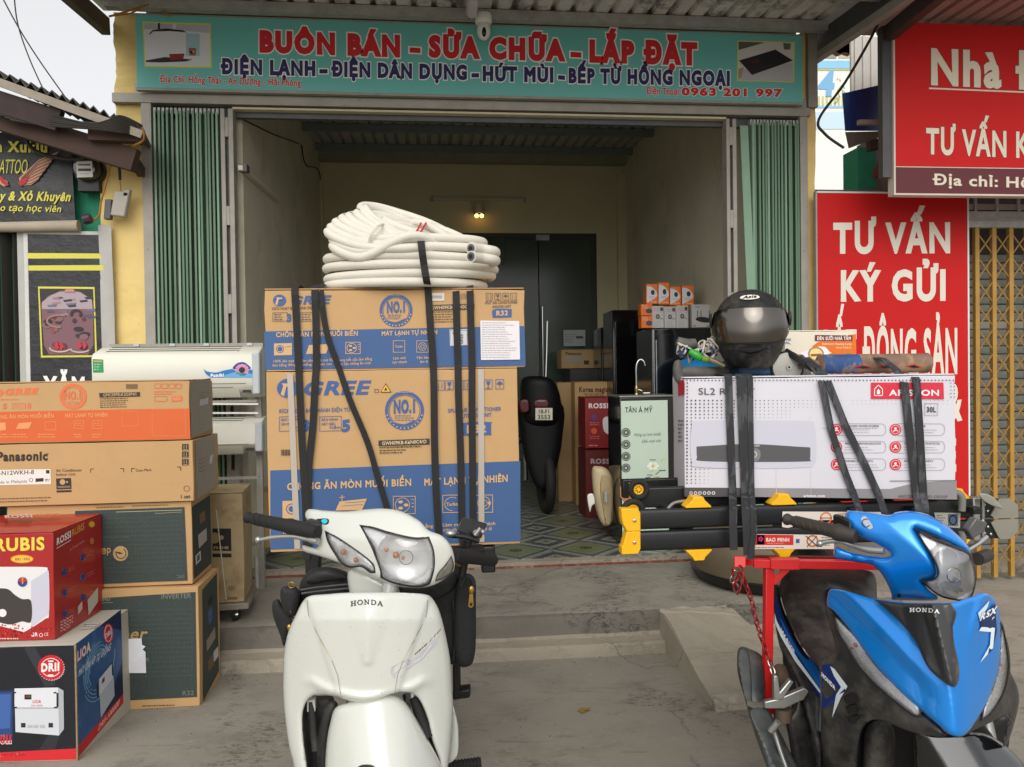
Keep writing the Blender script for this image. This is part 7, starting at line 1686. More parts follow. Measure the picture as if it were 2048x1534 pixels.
covb=[(1694.5,1020.5,1),(1743,1025),(1776,1030),(1794,1024),(1823,1022),(1855,1029),(1891,1049),(1920,1074),(1936,1092),(1943,1108,1),(1924,1099),(1866,1071),(1831,1057,1),(1848,1086),(1866,1115),(1876,1142),(1868,1158),(1844,1163,1),(1858,1180),(1876,1192,1),(1868,1201),(1784,1200,1),(1781,1182),(1765,1150),(1747,1132),(1736,1128),(1693,1121),(1668,1114),(1671,1091,1),(1700,1103),(1735,1111),(1772,1114),(1779,1104),(1755,1088),(1729,1077),(1700,1059),(1689,1041)]
shell('handlebar_cover',covb,dC,M_bp,bb,thick=.05,rnd=.02,step=6)
lamp('headlight',hb,lambda x,y:dC(x,y)-.02*max(0,1-((x-1905)**2+(y-1140)**2)/60**2),bb,amber=[],deep=.055,cx=1908,cy=1150,R=55)
mb=MB();mb.ball(atD(1903,1147,2.0),.010,M_chrome,12,8);mb.build('headlight_bulb',bb,smooth=60)
pr=Print(Curved(dC),.002);pr.poly(spline([(1722,1037),(1730,1032),(1738,1040),(1746,1054),(1738,1058),(1728,1048)],4),(176,182,188));pr.lay();pr.ring(1732,1046,9,9,2,(40,60,90),a0=30,a1=300);pr.disc(1798,1191,4,4,(20,22,26));pr.build('emblem',bb)
# left grip, lever
g0,g1=atD(1568,1037,2.18),atD(1690,1068,2.06);ax=(g1-g0).normalized();M_grip=mat('brown_black_grip',(52,45,41),.6,var=.2,vs=14)
mb=MB();mb.tube([g0+ax*t for t in (0,.006,.012,.02,.026,.032,.14,.150,.158,.2)],[.012,.0165,.0165,.013,.013,.0165,.019,.024,.024,.018],M_grip,18);mb.build('grip',bb,smooth=35)
for k in range(5):mb=MB();mb.torus(g0+ax*(.045+k*.02),.0178,.0015,M_grip,ax=ax+V((0,0,.6)),seg=20,s2=6);mb.build('grip_rib',bb)
mb=MB();mb.obox(atD(1682,1030,2.07),atD(1705,1040,2.04)-atD(1682,1030,2.07),CF*.06,V((0,0,-.075)),M_black);mb.build('switch_housing',bb,bevel=.01)
lev=spline3([atD(1641,1087,2.10),atD(1655,1083,2.09),atD(1680,1082,2.07),atD(1705,1090,2.05),atD(1735,1099,2.01),atD(1768,1102,1.98)],5);n_=len(lev);mb=MB();mb.tube(lev,[.0055+.004*i/n_ for i in range(n_)],M_alu,10);mb.ball(atD(1640,1087,2.10),.0095,M_alu,14,10);mb.build('brake_lever',bb,smooth=60)
mb=MB();mb.tube(spline3([atD(1936,1100,2.1),atD(1955,1088,2.12),atD(1973,1074,2.14)],4),.007,M_chrome,8);mb.build('brake_lever',bb,smooth=60)
mb=MB();qq=[atD(x,y,2.12) for x,y in ((1935,1060),(1952,1036),(1976,1046),(1968,1066),(1945,1078))];mb.prism(qq,CF*.03,mat('phone_clamp_grey',(96,96,94),.35,.3,var=.2));mb.build('phone_clamp',bb,bevel=.004)
mb=MB();mb.tube([atD(1975,1110,2.2),atD(1955,1118,2.15)],.018,M_grip,12);mb.build('grip',bb)
# front body
def dF(x,y):
 u=(1906-x);d=1.78+(.30*(u/250)**1.5 if u>0 else .12*(-u/115)**1.8);t=(y-1190)/280
 d-=.05*max(0,t);cx_=1862+t*54;d+=.018*min(1,abs(x-cx_)/60)
 k=(y-1186)-(x-1664)*1.02
 if x<1890:d-=.012*max(0,min(1,1-abs(k+30)/34))*min(1,(1890-x)/60)
 k2=(y-1192)-(1985-x)*2.6
 if x>1930:d-=.008*max(0,min(1,1-abs(k2+40)/50))*min(1,(x-1930)/25)
 return d
blue=[(1656,1187),(1664,1178),(1693,1182),(1747,1197),(1826,1206),(1906,1204),(1925,1199),(1945,1193),(1962,1186),(1978,1189),(1991,1202),(2000,1233),(2003,1291),(1996,1348),(1974,1406),(1956,1437),(1935,1466),(1916,1474),(1895,1467,1),(1888,1460),(1841,1420),(1801,1384),(1747,1327),(1700,1262),(1671,1226),(1655,1211)]
shell('front_cowl',blue,dF,M_bp,bb,thick=.03,rnd=.009,step=5)
mid=[(1749,1199,1),(1801,1206),(1860,1207),(1902,1206,1),(1913,1226),(1906,1254,1),(1909,1287),(1919,1337),(1916,1366),(1906,1374),(1884,1362),(1855,1334),(1834,1291),(1812,1258),(1783,1229)]
shell('centre_panel',mid,lambda x,y:dF(x,y)-.014-.012*max(0,1-abs((x-1862)-(y-1200)*.26)/20),mat('smoked_centre_panel',(38,39,41),.3,var=.2,vs=5,coat=.6,c2=(92,92,92),c2s=6,c2lo=.6,c2hi=.68),bb,thick=.012,rnd=.006,step=5)
SF=Curved(lambda x,y:dF(x,y)-.014-.012*max(0,1-abs((x-1862)-(y-1200)*.26)/20))
pr=Print(SF,.002);slab(pr,'HONDA',(1819,1224),(1879,1227),8,(226,226,226),arc=1.5);pr.build('brand_lettering',bb)
pr=Print(Curved(dF),.005)
pr.poly([(1956,1226,),(1979,1201),(1975,1215),(1960,1240)],(206,222,230));pr.poly([(1962,1243),(1990,1206),(1994,1262),(1985,1300),(1976,1308),(1986,1262),(1962,1262)],(24,40,84));pr.lay()
pr.poly([(1958,1262),(1972,1240),(1990,1233),(1974,1252),(1990,1256),(1986,1296),(1960,1326),(1980,1290),(1982,1264)],(214,228,234));pr.text('RSX',(1959,1242),(1991,1226),14,(226,230,236),.04,ital=.3,outline=(30,44,80),ow=.05);pr.build('decal',bb)
lensL=[(1665,1226,1),(1685,1247),(1722,1283),(1765,1327),(1808,1370),(1836,1410),(1840,1431,1),(1823,1427),(1765,1381),(1722,1337),(1689,1287),(1675,1262)]
blackL=[(1653,1196),(1660,1215),(1671,1227),(1700,1263),(1747,1328),(1801,1385),(1841,1421),(1888,1461),(1884,1474),(1822,1464),(1760,1440),(1732,1448),(1718,1480),(1713,1560),(1712,1650,1),(1642,1650,1),(1642,1534),(1641,1400),(1640,1332),(1655,1318),(1671,1300),(1667,1270),(1656,1230)]
dBk=lambda x,y:dF(x,min(y,1470))+.012+(.08*max(0,(y-1380))/250 if x<1730 else 0)
shell('side_fairing',blackL,dBk,M_fb,bb,thick=.03,rnd=.016,step=7,holes=[grown(lensL,1)])
lamp('indicator',lensL,lambda x,y:dBk(x,y)-.004,bb,amber=[(1711,1290,6),(1703,1296,4)],deep=.02,R=40,m=M_refs)
lensR=[(2003,1244,1),(2014,1290),(2018,1341),(2007,1388),(1982,1428),(1965,1438,1),(1971,1406),(1992,1345),(2000,1298)]
blackR=[(2001,1240,1),(2010,1262),(2019,1330),(2022,1346),(2036,1378),(2037,1413),(2018,1480),(2006,1490),(2017,1432),(1990,1441),(1940,1465),(1922,1472),(1974,1406),(1996,1348),(2004,1291)]
shell('side_fairing',blackR,lambda x,y:dF(x,y)+.012,M_fb,bb,thick=.03,rnd=.008,step=6,holes=[grown(lensR,.6)])
lamp('indicator',lensR,lambda x,y:dF(x,y)+.006,bb,amber=[(2002,1330,4)],deep=.012,R=40,m=M_refs)
SBk=Curved(dBk);pr=Print(SBk,.002)
pr.poly([(1643,1330),(1662,1328),(1676,1352),(1692,1382),(1676,1390),(1668,1408),(1644,1418)],M_bd);pr.lay()
pr.poly([(1660,1332),(1669,1338),(1695,1373),(1682,1395),(1664,1436),(1672,1390),(1682,1374),(1668,1352)],(196,206,208));pr.text('HONDA',(1643,1352),(1670,1380),8,(222,222,224),.05);pr.build('sticker',bb)
for k in range(3):
 y=1396+k*20;x=1690+k*4;D_=lambda px,py:dBk(px,py)-.006;mb=MB();mb.prism([atD(a_,b_,D_(a_,b_)) for a_,b_ in ((x,y),(x+20,y-9+k*2),(x+30-8*k,y+6),(x+18-4*k,y+12),(x+4,y+12))],CF*.02,M_black);mb.build('vent_louvre',bb)
 # inner arch with the wheel behind it, mudguard
shell('inner_mudguard',[(1727,1640),(1727,1500),(1731,1462),(1745,1444),(1768,1441),(1786,1455),(1792,1490),(1790,1540),(1795,1640)],lambda x,y:2.02+((x-1760)/40)**2*.03,mat('dusty_black_plastic',(40,38,36),.7,var=.3,vs=20,dust=1.0,bump=.3),bb,thick=.1,rnd=.03,step=6)
shell('inner_fairing',[(1712,1452),(1760,1432),(1830,1452),(1900,1466),(1960,1458),(2015,1430),(2016,1500),(1990,1560),(1840,1640),(1712,1650)],lambda x,y:2.10,M_black,bb,thick=.06,rnd=.01,step=9)
fb2=[(1834,1461),(1891,1462),(1963,1466),(2003,1485),(2036,1514),(2056,1540),(2090,1610),(1850,1650,1),(1834,1580),(1829,1530),(1828,1485)]
shell('front_mudguard',fb2,lambda x,y:1.86-(y-1460)/150*.07+((x-(1900+(y-1460)*.6))/120)**2*.08+.008*abs(math.sin((x-y*.6)/28)),M_gb,bb,thick=.012,rnd=.014,step=7)
c=atD(1955,1560,1.98);wc2=V((c.x,c.y,.285));ax2=V((.88,-.42,0)).normalized();wheel(wc2,ax2,bb)
rw2=atD(1628,1300,3.08);rw2 .z=.285;hd2=(rw2-wc2).normalized();sd2=V((hd2 .y,-hd2 .x,0));wheel(V((rw2 .x,rw2 .y,.285)),sd2,bb)
for s in (-1,1):mb=MB();mb.cyl(wc2+ax2*.075*s,wc2+ax2*.06*s+hd2*.14+V((0,0,.42)),.018,M_alu);mb.build('fork',bb,smooth=40)
# seat and tail
dSt=lambda x,y:2.12+(1330-y)/190*.50+((x-1660)/110)**2*.04
shell('seat',[(1562,1160),(1575,1142),(1620,1138),(1690,1138),(1738,1142),(1752,1160),(1754,1210,1),(1740,1215),(1690,1190),(1656,1182),(1652,1215),(1664,1262),(1676,1319),(1660,1338),(1639,1336),(1614,1306),(1589,1266),(1568,1215),(1560,1180)],dSt,M_seat,bb,thick=.16,rnd=.05,step=7)
side=[(1547,1166),(1556,1175),(1566,1215),(1588,1268),(1613,1308),(1640,1338),(1644,1380),(1643,1470),(1640,1560),(1632,1500),(1616,1440),(1600,1385),(1580,1335),(1560,1295),(1549,1240),(1545,1200)]
dSd=lambda x,y:2.62-max(0,(y-1166))/330*.52
shell('side_cover',side,dSd,M_fb,bb,thick=.12,rnd=.02,step=6)
pr=Print(Curved(dSd),.003);pr.poly(spline([(1549,1190),(1562,1222),(1582,1268),(1608,1312),(1638,1345),(1641,1400,1),(1600,1330),(1570,1275),(1553,1230)],5),M_bd);pr.lay()
pr.poly(spline([(1560,1236),(1575,1262),(1600,1305),(1616,1320),(1621,1314),(1640,1345,1),(1642,1380,1),(1612,1335),(1580,1285)],4),(14,96,170));pr.lay();pr.poly([(1549,1225),(1553,1240),(1566,1268),(1596,1318),(1642,1382),(1642,1389),(1590,1322),(1561,1272),(1550,1246)],(206,214,218));pr.lay();pr.text('WAVE',(1562,1262),(1589,1308),7,(220,222,224),.05);pr.build('stripe',bb)
shell('lower_side_cover',[(1598,1390),(1616,1432),(1636,1500),(1642,1560),(1642,1650),(1600,1650),(1590,1560),(1578,1480),(1572,1440),(1586,1420)],lambda x,y:2.28,M_fb,bb,thick=.2,rnd=.02,step=7)
mb=MB();c=atD(1650,1560,2.35);mb.obox(c,sd2*.22,hd2*.25,V((0,0,.2)),M_alu);mb.build('engine',bb,bevel=.02)
mb=MB();mb.tube(spline3([wc2+hd2*.3+V((0,0,.42)),wc2+hd2*.5+V((0,0,.32)),wc2+hd2*.9+V((0,0,.42)),wc2+hd2*1.35+V((0,0,.52))],5),.085,M_fb,14);mb.build('body_spine',bb,smooth=60)
# silencer with its shield, passenger footrest bracket, kick starter
M_muf=mat('grey_silencer_paint',(70,74,74),.42,.4,var=.22,vs=7,c2=(104,106,102),c2s=10,dust=.5)
dM=lambda x,y:2.42-(y-1290)/250*.30+((x-1500)/50)**2*.02
shell('silencer',[(1474,1320),(1476,1300),(1484,1293),(1500,1298),(1522,1310),(1533,1335),(1530,1400),(1548,1440),(1600,1540),(1640,1600),(1590,1640,1),(1545,1560),(1510,1470),(1490,1400),(1476,1350)],dM,M_muf,bb,thick=.10,rnd=.035,step=6)
shell('heat_shield',[(1477,1335),(1477,1303),(1484,1296),(1496,1305),(1502,1340),(1504,1400),(1500,1412),(1490,1400)],lambda x,y:dM(x,y)-.008,M_muf,bb,thick=.006,rnd=.004,step=5)
shell('silencer_band',[(1492,1398,1),(1512,1404),(1540,1400,1),(1540,1414,1),(1515,1420),(1494,1412,1)],lambda x,y:dM(x,y)-.012,mat('rusty_dusty_metal',(96,90,80),.8,.2,var=.4,vs=40),bb,thick=.01,rnd=.004,step=5)
shell('exhaust_end_cover',[(1500,1420),(1530,1415),(1545,1440),(1570,1500),(1590,1560),(1560,1560),(1530,1500),(1508,1450)],lambda x,y:dM(x,y)-.014,M_muf,bb,thick=.008,rnd=.005,step=6)
fbk=MB();d_=2.25;fbk.prism([atD(x,y,d_) for x,y in ((1530,1404),(1556,1398),(1610,1376),(1618,1384),(1608,1400),(1568,1418),(1530,1418))],CF*.02,M_alu);fbk.prism([atD(x,y,d_-.005) for x,y in ((1548,1352),(1556,1352),(1560,1385),(1580,1360),(1588,1364),(1566,1400),(1548,1400))],CF*.02,M_alu);fbk.build('footrest_bracket',bb,bevel=.003)
mb=MB();mb.tube([atD(1560,1340,2.368),atD(1567,1366,2.3)],.022,mat('brown_damper',(92,76,62),.6,.2),12);mb.tube([atD(1566,1416,2.28),atD(1566,1440,2.28)],.026,mat('brown_damper',(92,76,62),.6,.2),12);mb.build('damper',bb,smooth=50)
mb=MB();mb.tube(spline3([atD(1545,1452,2.18),atD(1550,1468,2.18),atD(1560,1500,2.17),atD(1580,1560,2.15),atD(1590,1620,2.14)],4),.0065,M_alu,10);mb.tube([atD(1541,1462,2.18),atD(1556,1444,2.17)],.010,M_alu,10);mb.build('kick_starter',bb,smooth=50)
# ==== red rack
rr_=root('red_rack',atD(1560,1130,2.42),'red square-tube luggage rack on the blue motorbike tail under the ladder','rack')
def rbar(p,q,w,nm='rail',h=None ):mb=MB();mb.bar(p,q,w,h or w,M_rackred,up=(0,0,1) if abs((q-p).normalized().z)<.9 else (1,0,0));return mb.build(nm,rr_,bevel=.002)
rbar(atD(1506,1126,2.40),atD(1760,1130,2.34),.026);rbar(atD(1540,1126,2.385),atD(1598,1127,2.37),.032,'sleeve')
rbar(atD(1537,1134,2.40),atD(1534,1420,2.38),.026,'upright');rbar(atD(1545,1165,2.40),atD(1580,1130,2.385),.020,'brace')
rbar(atD(1470,1122,2.44),atD(1508,1124,2.40),.020);rbar(atD(1480,1124,2.36),atD(1480,1124,2.80),.034,'side_rail');rbar(atD(1750,1124,2.34),atD(1750,1122,2.80),.026,'side_rail');rbar(atD(1500,1118,2.78),atD(1760,1122,2.74),.026)
mb=MB();c=atD(1535,1405,2.375);mb.box((c.x-.018,c.y-.018,c.z-.03),(c.x+.018,c.y+.018,c.z+.005),M_rackred);mb.build('foot',rr_,bevel=.002)
# chain
ch=root('rack_chain',atD(1480,1150,2.36),'red and bare steel chain hanging from the left end of the red rack','chain')
M_cr=mat('red_chain',(150,30,28),.4,.4,var=.3,vs=40);cp=spline3([atD(1482,1140,2.35),atD(1490,1165,2.35),atD(1503,1200,2.35),atD(1512,1240,2.35),atD(1526,1285,2.35),atD(1540,1325,2.33),atD(1552,1360,2.30)],3)
tot=[0];
for a,b in zip(cp,cp[1:]):tot.append(tot[-1]+(b-a).length)
L_=0;k=0;step_=.021
def at_len(s):
 for i in range(len(cp)-1):
  if tot[i+1]>=s:return cp[i]+(cp[i+1]-cp[i])*((s-tot[i])/(tot[i+1]-tot[i]))
 return cp[-1]
def link(c,t,side,m):
 b=t.cross(side).normalized();a=side.normalized();pts=[]
 for q in range(12):th=q*math.pi/6;pts.append(c+t*(.0145*math.cos(th))+a*(.0075*math.sin(th)))
 return MB().tube(pts,.0023,m,6,closed=True )
while L_<tot[-1]:
 c=at_len(L_);t=(at_len(min(L_+.01,tot[-1]))-at_len(max(0,L_-.01))).normalized();sd0=(CR+CF*.5) if k%2==0 else (CF-CR*.5);sd0=sd0-t*sd0 .dot(t)
 link(c,t,sd0,M_cr if k<14 else M_chrome).build('link',ch,smooth=60);L_+=step_;k+=1
for k in range(9):
 c=atD(1464+(k%3)*6+2,1144+k*4.5,2.36+(k%2)*.01);t=V((math.sin(k*1.3)*.5,.1,-1)).normalized();sd0=(CR if k%2 else CF);sd0=sd0-t*sd0 .dot(t);link(c,t,sd0,M_chrome if k%2 else M_cr).build('link',ch,smooth=60)
mb=MB();mb.tube(spline3([atD(1552,1358,2.3),atD(1557,1380,2.29),atD(1552,1393,2.29),atD(1560,1400,2.29)],4),.003,M_chrome,6);mb.build('hook',ch)
# ==== folding ladder
ld=root('folding_ladder',atD(1600,1060,2.45),'black folding ladder with yellow end caps and feet lying across the red rack','ladder')
M_lad=mat('black_ladder_tube',(38,39,40),.38,.3,var=.25,vs=6,c2=(150,146,138),c2s=24,c2lo=.74,c2hi=.78,grain=(.5,1,1));M_ye=mat('yellow_plastic',(240,178,12),.4,var=.08,vs=12,c2=(190,110,30),c2s=16,c2lo=.68,c2hi=.8)
def rail(y0,y1,D_,x0=1262,x1=2012):
 a=atD(x0,(y0+y1)/2,D_);b=a+V((1,0,0))*((atD(x1,(y0+y1)/2,D_)-a).dot(V((1,0,0))));h=abs(atD(x0,y0,D_).z-atD(x0,y1,D_).z)
 return a,b,h
rails=[]
for (y0,y1,D_) in ((1019,1059,2.40),(1063,1102,2.40)):
 a,b,h=rail(y0,y1,D_);mb=MB();w=.03;pts=[];n=14
 vs=[]
 for e in (a,b):
  for q in range(16):
   th=2*math.pi*q/16;cx_=math.copysign(abs(math.cos(th))**.45,math.cos(th));sy_=math.copysign(abs(math.sin(th))**.45,math.sin(th));vs.append(e+V((0,cx_*w/2,sy_*h/2)))
 mb.add(vs,[(q,(q+1)%16,(q+1)%16+16,q+16) for q in range(16)]+[tuple(range(16)),tuple(range(16,32))[::-1]],M_lad);mb.build('rail',ld,smooth=50,flip=True );rails.append((a,b,h))
for k,(a,b,h) in enumerate(rails):
 s=1 if k==0 else -1;mb=MB();c=a+V((.018,-.018,0));o=[(-.052,h/2+.006),(.0,h/2+.006),(.008,h/2-.01),(.008,-h/2-.003),(-.035,-h/2-.003),(-.048,-.01*s),(-.052,h*.2)]
 if k:o=[(x,-z) for x,z in o][::-1]
 mb.prism([c+V((x,0,z)) for x,z in o],(0,.04,0),M_ye);mb.build('end_cap',ld,bevel=.003);mb=MB();mb.lathe(c+V((-.012,-.0005,0)),[(.006,0),(.005,.003),(.002,.004)],M_chrome,14,ax=(0,-1,0));mb.build('bolt',ld,smooth=40)
def foot(px,up):
 a,b,h=rails[0 if up else 1];x=atD(px,1040,2.40).x;z=(a.z+h/2+.001) if up else (a.z-h/2-.001);s=1 if up else -1
 o=[(-.041,0),(-.041,.004*s),(-.020,.024*s),(-.016,.034*s),(.016,.034*s),(.020,.024*s),(.041,.004*s),(.041,0)]
 mb=MB();mb.prism([V((x+u,a.y-.016,z+w)) for u,w in o],(0,.05,0),M_ye);mb.build('rung_foot',ld,bevel=.002,flip=True )
for px in (1399,1579,1958):foot(px,True );foot(px,False )
# black inner tubes of the folded half, its castors, under the carton
for k,(y,xs0,xs1) in enumerate(((1003,1276,1960),)):
 a=atD(xs0,y-14,2.50);b=atD(xs1,y-14,2.50);b.y=a.y;b.z=a.z;mb=MB();mb.box((a.x,a.y,a.z-.045),(b.x,a.y+.03,a.z+.02),M_lad);mb.build('folded_rail',ld,bevel=.004)
 mb=MB();mb.box((a.x,a.y+.2,a.z-.045),(b.x,a.y+.23,a.z+.02),M_lad);mb.build('folded_rail',ld,bevel=.004)
 mb=MB();mb.box((a.x-.022,a.y-.003,a.z-.04),(a.x-.001,a.y+.033,a.z+.035),M_ye);mb.build('end_cap',ld,bevel=.002)
for px in (1330,1450,1570,1690,1810,1930):
 a=atD(px,1010,2.5);mb=MB();mb.box((a.x-.015,a.y-.06,a.z-.02),(a.x+.015,a.y+.36,a.z+.002),M_lad);mb.build('rung',ld,bevel=.003)
for (px,py,D_,R_) in ((1277,979,2.47,.026),(1266,1022,2.425,.030)):
 c=atD(px,py,D_);mb=MB();mb.torus(c,R_,.010,M_rubber,ax=(0,1,0),seg=24,s2=10);mb.build('castor_tyre',ld,smooth=60)
 mb=MB();mb.torus(c,R_-.012,.003,M_ye,ax=(0,1,0),seg=20,s2=6);[mb.cyl(c,c+V((math.cos(t),0,math.sin(t)))*(R_-.012),.002,M_ye,6) for t in np.linspace(0,2*math.pi,9)[:-1]];mb.cyl(c-V((0,.008,0)),c+V((0,.008,0)),.005,M_ye,10);mb.build('castor_rim',ld)
mb=MB();mb.tube(spline3([atD(1335,1018,2.42),atD(1348,1006,2.44),atD(1372,1002,2.46),atD(1392,1004,2.46)],4),.005,M_alu,8);mb.build('release_lever',ld)
# right end: hinge plates, clamps, hooks
for k,(a,b,h) in enumerate(rails):
 z=a.z;xh=b.x;mb=MB();mb.box((xh-.005,a.y-.022,z-h/2-.004),(xh+.016-.01,a.y+.022,z+h/2+.004),M_alu);xc=atD(1997,1040,2.40).x;mb.box((xc-.012,a.y-.021,z-h/2-.005),(xc+.014,a.y+.021,z+h/2+.005),M_alu);mb.build('clamp',ld,bevel=.004)
 mb=MB();mb.box((xc+.015,a.y-.019,z-h/2),(xc+.075,a.y-.012,z+h/2),M_lad);mb.build('hinge_plate',ld)
 for dx,dz in ((.028,.012),(.05,.016),(.04,-.008),(.06,-.014)):mb=MB();mb.ball((xc+dx,a.y-.0195,z+dz*(1 if k==0 else -1)),.0045,M_chrome,10,6,(1,.5,1));mb.build('rivet',ld)
 s=1 if k==0 else -1;o=[(.045,-.022),(.075,.032),(.11,.032),(.14,.010),(.14,-.032),(.06,-.032)];mb=MB();mb.prism([V((xc+u,a.y-.026,z+w*s)) for u,w in (o if s>0 else o[::-1])],(0,.005,0),mat('hinge_sheet',(164,160,148),.4,.6,var=.15));mb.build('hinge_leaf',ld)
 xk=atD(1962,1040,2.37).x;hk=[V((xk-.012,a.y-.012,z+.055*s)),V((xk-.002,a.y-.036,z+.056*s)),V((xk+.008,a.y-.042,z+.042*s)),V((xk+.008,a.y-.042,z-.0*s))];mb=MB();mb.tube(spline3(hk,5),.0115,mat('grey_clip_rubber',(120,118,112),.55,var=.12),12);mb.build('clip',ld,smooth=60)
shell('hinge_disc',[(1955,986,1),(1975,988),(1993,1000),(2004,1017),(1985,1012),(1965,1000)],lambda x,y:2.45,mat('hinge_sheet',(164,160,148),.4,.6,var=.15),ld,thick=.02,rnd=.003,step=5)
# stickers on the lower rail
a,b,h=rails[1];PLr=Plane(V((0,a.y-.0156,0)),(0,-1,0));pr=Print(PLr,.001,.0005)
pr.poly([(1506,1068),(1668,1070),(1668,1098),(1506,1098)],(222,214,200));pr.lay();pr.poly([(1507,1069),(1587,1070),(1587,1090),(1507,1090)],(206,42,38));pr.poly([(1514,1070),(1529,1070),(1529,1089),(1514,1089)],(226,214,210));pr.lay()
for t in range(5):pr.disc(1521.5+3.4*math.cos(t*1.257),1078+3.4*math.sin(t*1.257),2.2,2.2,(176,40,110))
pr.text('BAO MINH',(1532,1083),(1579,1083),7,(232,220,206),.04);pr.smalltext(1535,1086,1572,1,3,1,ink((226,180,170)),3);pr.smalltext(1508,1094,1585,1,3,1.6,ink((150,100,100)),5)
pr.poly([(1592,1078),(1599,1078),(1599,1086),(1592,1086)],(60,90,160));pr.ring(1625,1082,12,12,3,(196,110,50));pr.line([(1612,1072),(1636,1094)],2,(70,64,60));pr.line([(1614,1094),(1634,1072)],2,(176,90,40));pr.smalltext(1643,1074,1664,4,5,2,ink((150,120,110)),8);pr.build('sticker',ld)
a,b,h=rails[0];pr=Print(PLr,.001,.0005);pr.poly([(1565,1023),(1775,1024),(1775,1040),(1640,1040),(1575,1056),(1564,1054)],(216,206,190));pr.lay();pr.ring(1652,1036,12,12,3,(206,120,60));pr.line([(1640,1036),(1664,1036)],2.4,(196,110,56));pr.smalltext(1675,1027,1760,3,4,2,ink((160,110,90)),4);pr.poly([(1868,1025),(1921,1026),(1920,1056),(1890,1054),(1872,1040)],(160,158,146));pr.lay();pr.rect(1896,1028,1916,1052,(70,84,104));pr.ring(1906,1040,8,10,2,(150,156,160));pr.smalltext(1874,1030,1892,3,5,2,ink((110,96,88)),2);pr.build('sticker',ld)
# ==== white water heater carton
DA=2.50;_aa=atD(1369,993.5,DA);_ax=V((1,-.22,0)).normalized()
ab=dirbox((1369,993.5),(1913,1001),757,.38,_aa,_ax);M_wc=mat('white_carton_print',(208,205,211),.55,var=.04,vs=4,bump=.12,bs=150,bd=.001)
ac=carton(ab,'white_heater_carton',M_wc,wob=.006);tag(ac,'long white water heater carton strapped on the ladder with red logo panel','carton')
RDA=(206,34,56);GDK=(70,66,68);DT=(60,52,56)
PA_=ab.front;pr=Print(PA_,.0016,.0004)
pr.poly([(1369,975),(1520,976),(1780,978),(1830,966),(1913,960),(1914,999),(1369,992)],mat('grey_halftone_print',(136,132,134),.55,var=.05));pr.poly([(1369,975),(1505,976),(1505,993.5),(1369,992)],(74,70,70),lift=1);pr.lay(2)
for k in range(6):x=1379+k*9;pr.ring(x+3,986,3.4,3.4,1.3,(226,224,224),n=6+2*k)
pr.text('ariston.com',(1607,994),(1650,994),5,(232,228,228),.03);pr.text('ARISTON THERMO GROUP',(1796,995.5),(1895,996.5),5.5,(58,54,56),.0)
pr.text('SL2 RS 30',(1396,789),(1495,790),13,(62,56,60),.0);pr.text('+',(1505,780),(1511,780),5,(62,56,60),.0)
pr.poly([(1742,765),(1887,765),(1888,798),(1742,798)],RDA);pr.lay();pr.text('ARISTON',(1779,791),(1879,791),11,(236,226,228),.03)
pr.line([(1749,791),(1749,778),(1757,770),(1765,778),(1765,791),(1749,791)],1.6,(236,226,228));pr.poly([(1754,788),(1754,781),(1757,778),(1760,781),(1760,788)],(236,226,228))
pr.ring(1862,818,14,14,1,(150,146,150),n=4) if False else pr.frame(1849,806,1876,831,1,ink((160,156,160)));pr.text('30L',(1853,824),(1872,824),10,(70,64,68),.03)
pr.line([(1780,962),(1912,961)],1.4,(90,86,90));pr.build('print',ac)
pr=Print(PA_,.0018,.0004)
pr.poly(spline([(1384,850),(1392,842),(1500,841),(1615,842),(1628,850),(1632,880),(1632,915),(1626,930),(1610,935),(1500,937),(1394,934),(1384,925),(1381,890)],4),(194,192,203));pr.lay()
pr.poly(spline([(1393,893,1),(1500,888),(1621,895,1),(1620,918),(1612,923),(1500,924),(1402,922),(1394,914)],4),(84,82,84));pr.lay()
for x in range(1396,1618,4):pr.line([(x,894-4*(1-abs(x-1507)/114)),(x,921)],.7,(62,60,62))
pr.lay();pr.poly(spline([(1493,899),(1508,896),(1519,900),(1521,912),(1515,922),(1500,922),(1493,914)],4),(120,118,120));pr.lay();pr.ring(1507,909,7,7,1.6,(206,204,206));pr.text('ARISTON',(1492,893),(1519,893),3,(226,224,224),.02);pr.build('picture',ac)
pr=Print(PA_,.0016,.0004)
for i,x in enumerate(np.arange(1374,1706,8.6)):
 for j,y in enumerate(np.arange(801,840,6.9)):
  s_=max(0,1.9-i*.040-j*.08)
  if s_>.35 and not (i>24 and j>2):pr.disc(x,y+(x-1369)*-.001,s_,s_*.95,DT,n=7)
for i,x in enumerate(np.arange(1374,1470,8.6)):
 for j,y in enumerate(np.arange(842,972,6.9)):
  s_=1.9-i*(.55 if j<12 else .22)-max(0,j-12)*.05
  if s_>.35 and (x<1385 or y>936):pr.disc(x,y,s_,s_*.95,DT,n=7)
for x in np.arange(1374,1908,7.2):pr.disc(x,760.5,1.5,1.4,DT,n=6)
for y in np.arange(766,800,7):pr.disc(1374.5,y,1.6,1.6,DT,n=6);pr.disc(1902,y,1.2,1.2,DT,n=6);pr.disc(1909,y,1.2,1.2,DT,n=6)
for x in np.arange(1706,1900,8.6):
 for y in (801,808):pr.disc(x,y,.7,.7,(120,116,120),n=6)
pr.build('dots',ac,kind='stuff')
pr=Print(PA_,.0016,.0004)
T_=[('IMPROVED WATER HYGIENE','PREVENTION FOR'),('PRECISE TEMPERATURE INDICATOR','TITANIUM TECHNOLOGY FOR PROTECTION'),('DURABLE COMPONENTS','SMART USER-FRIENDLY')]
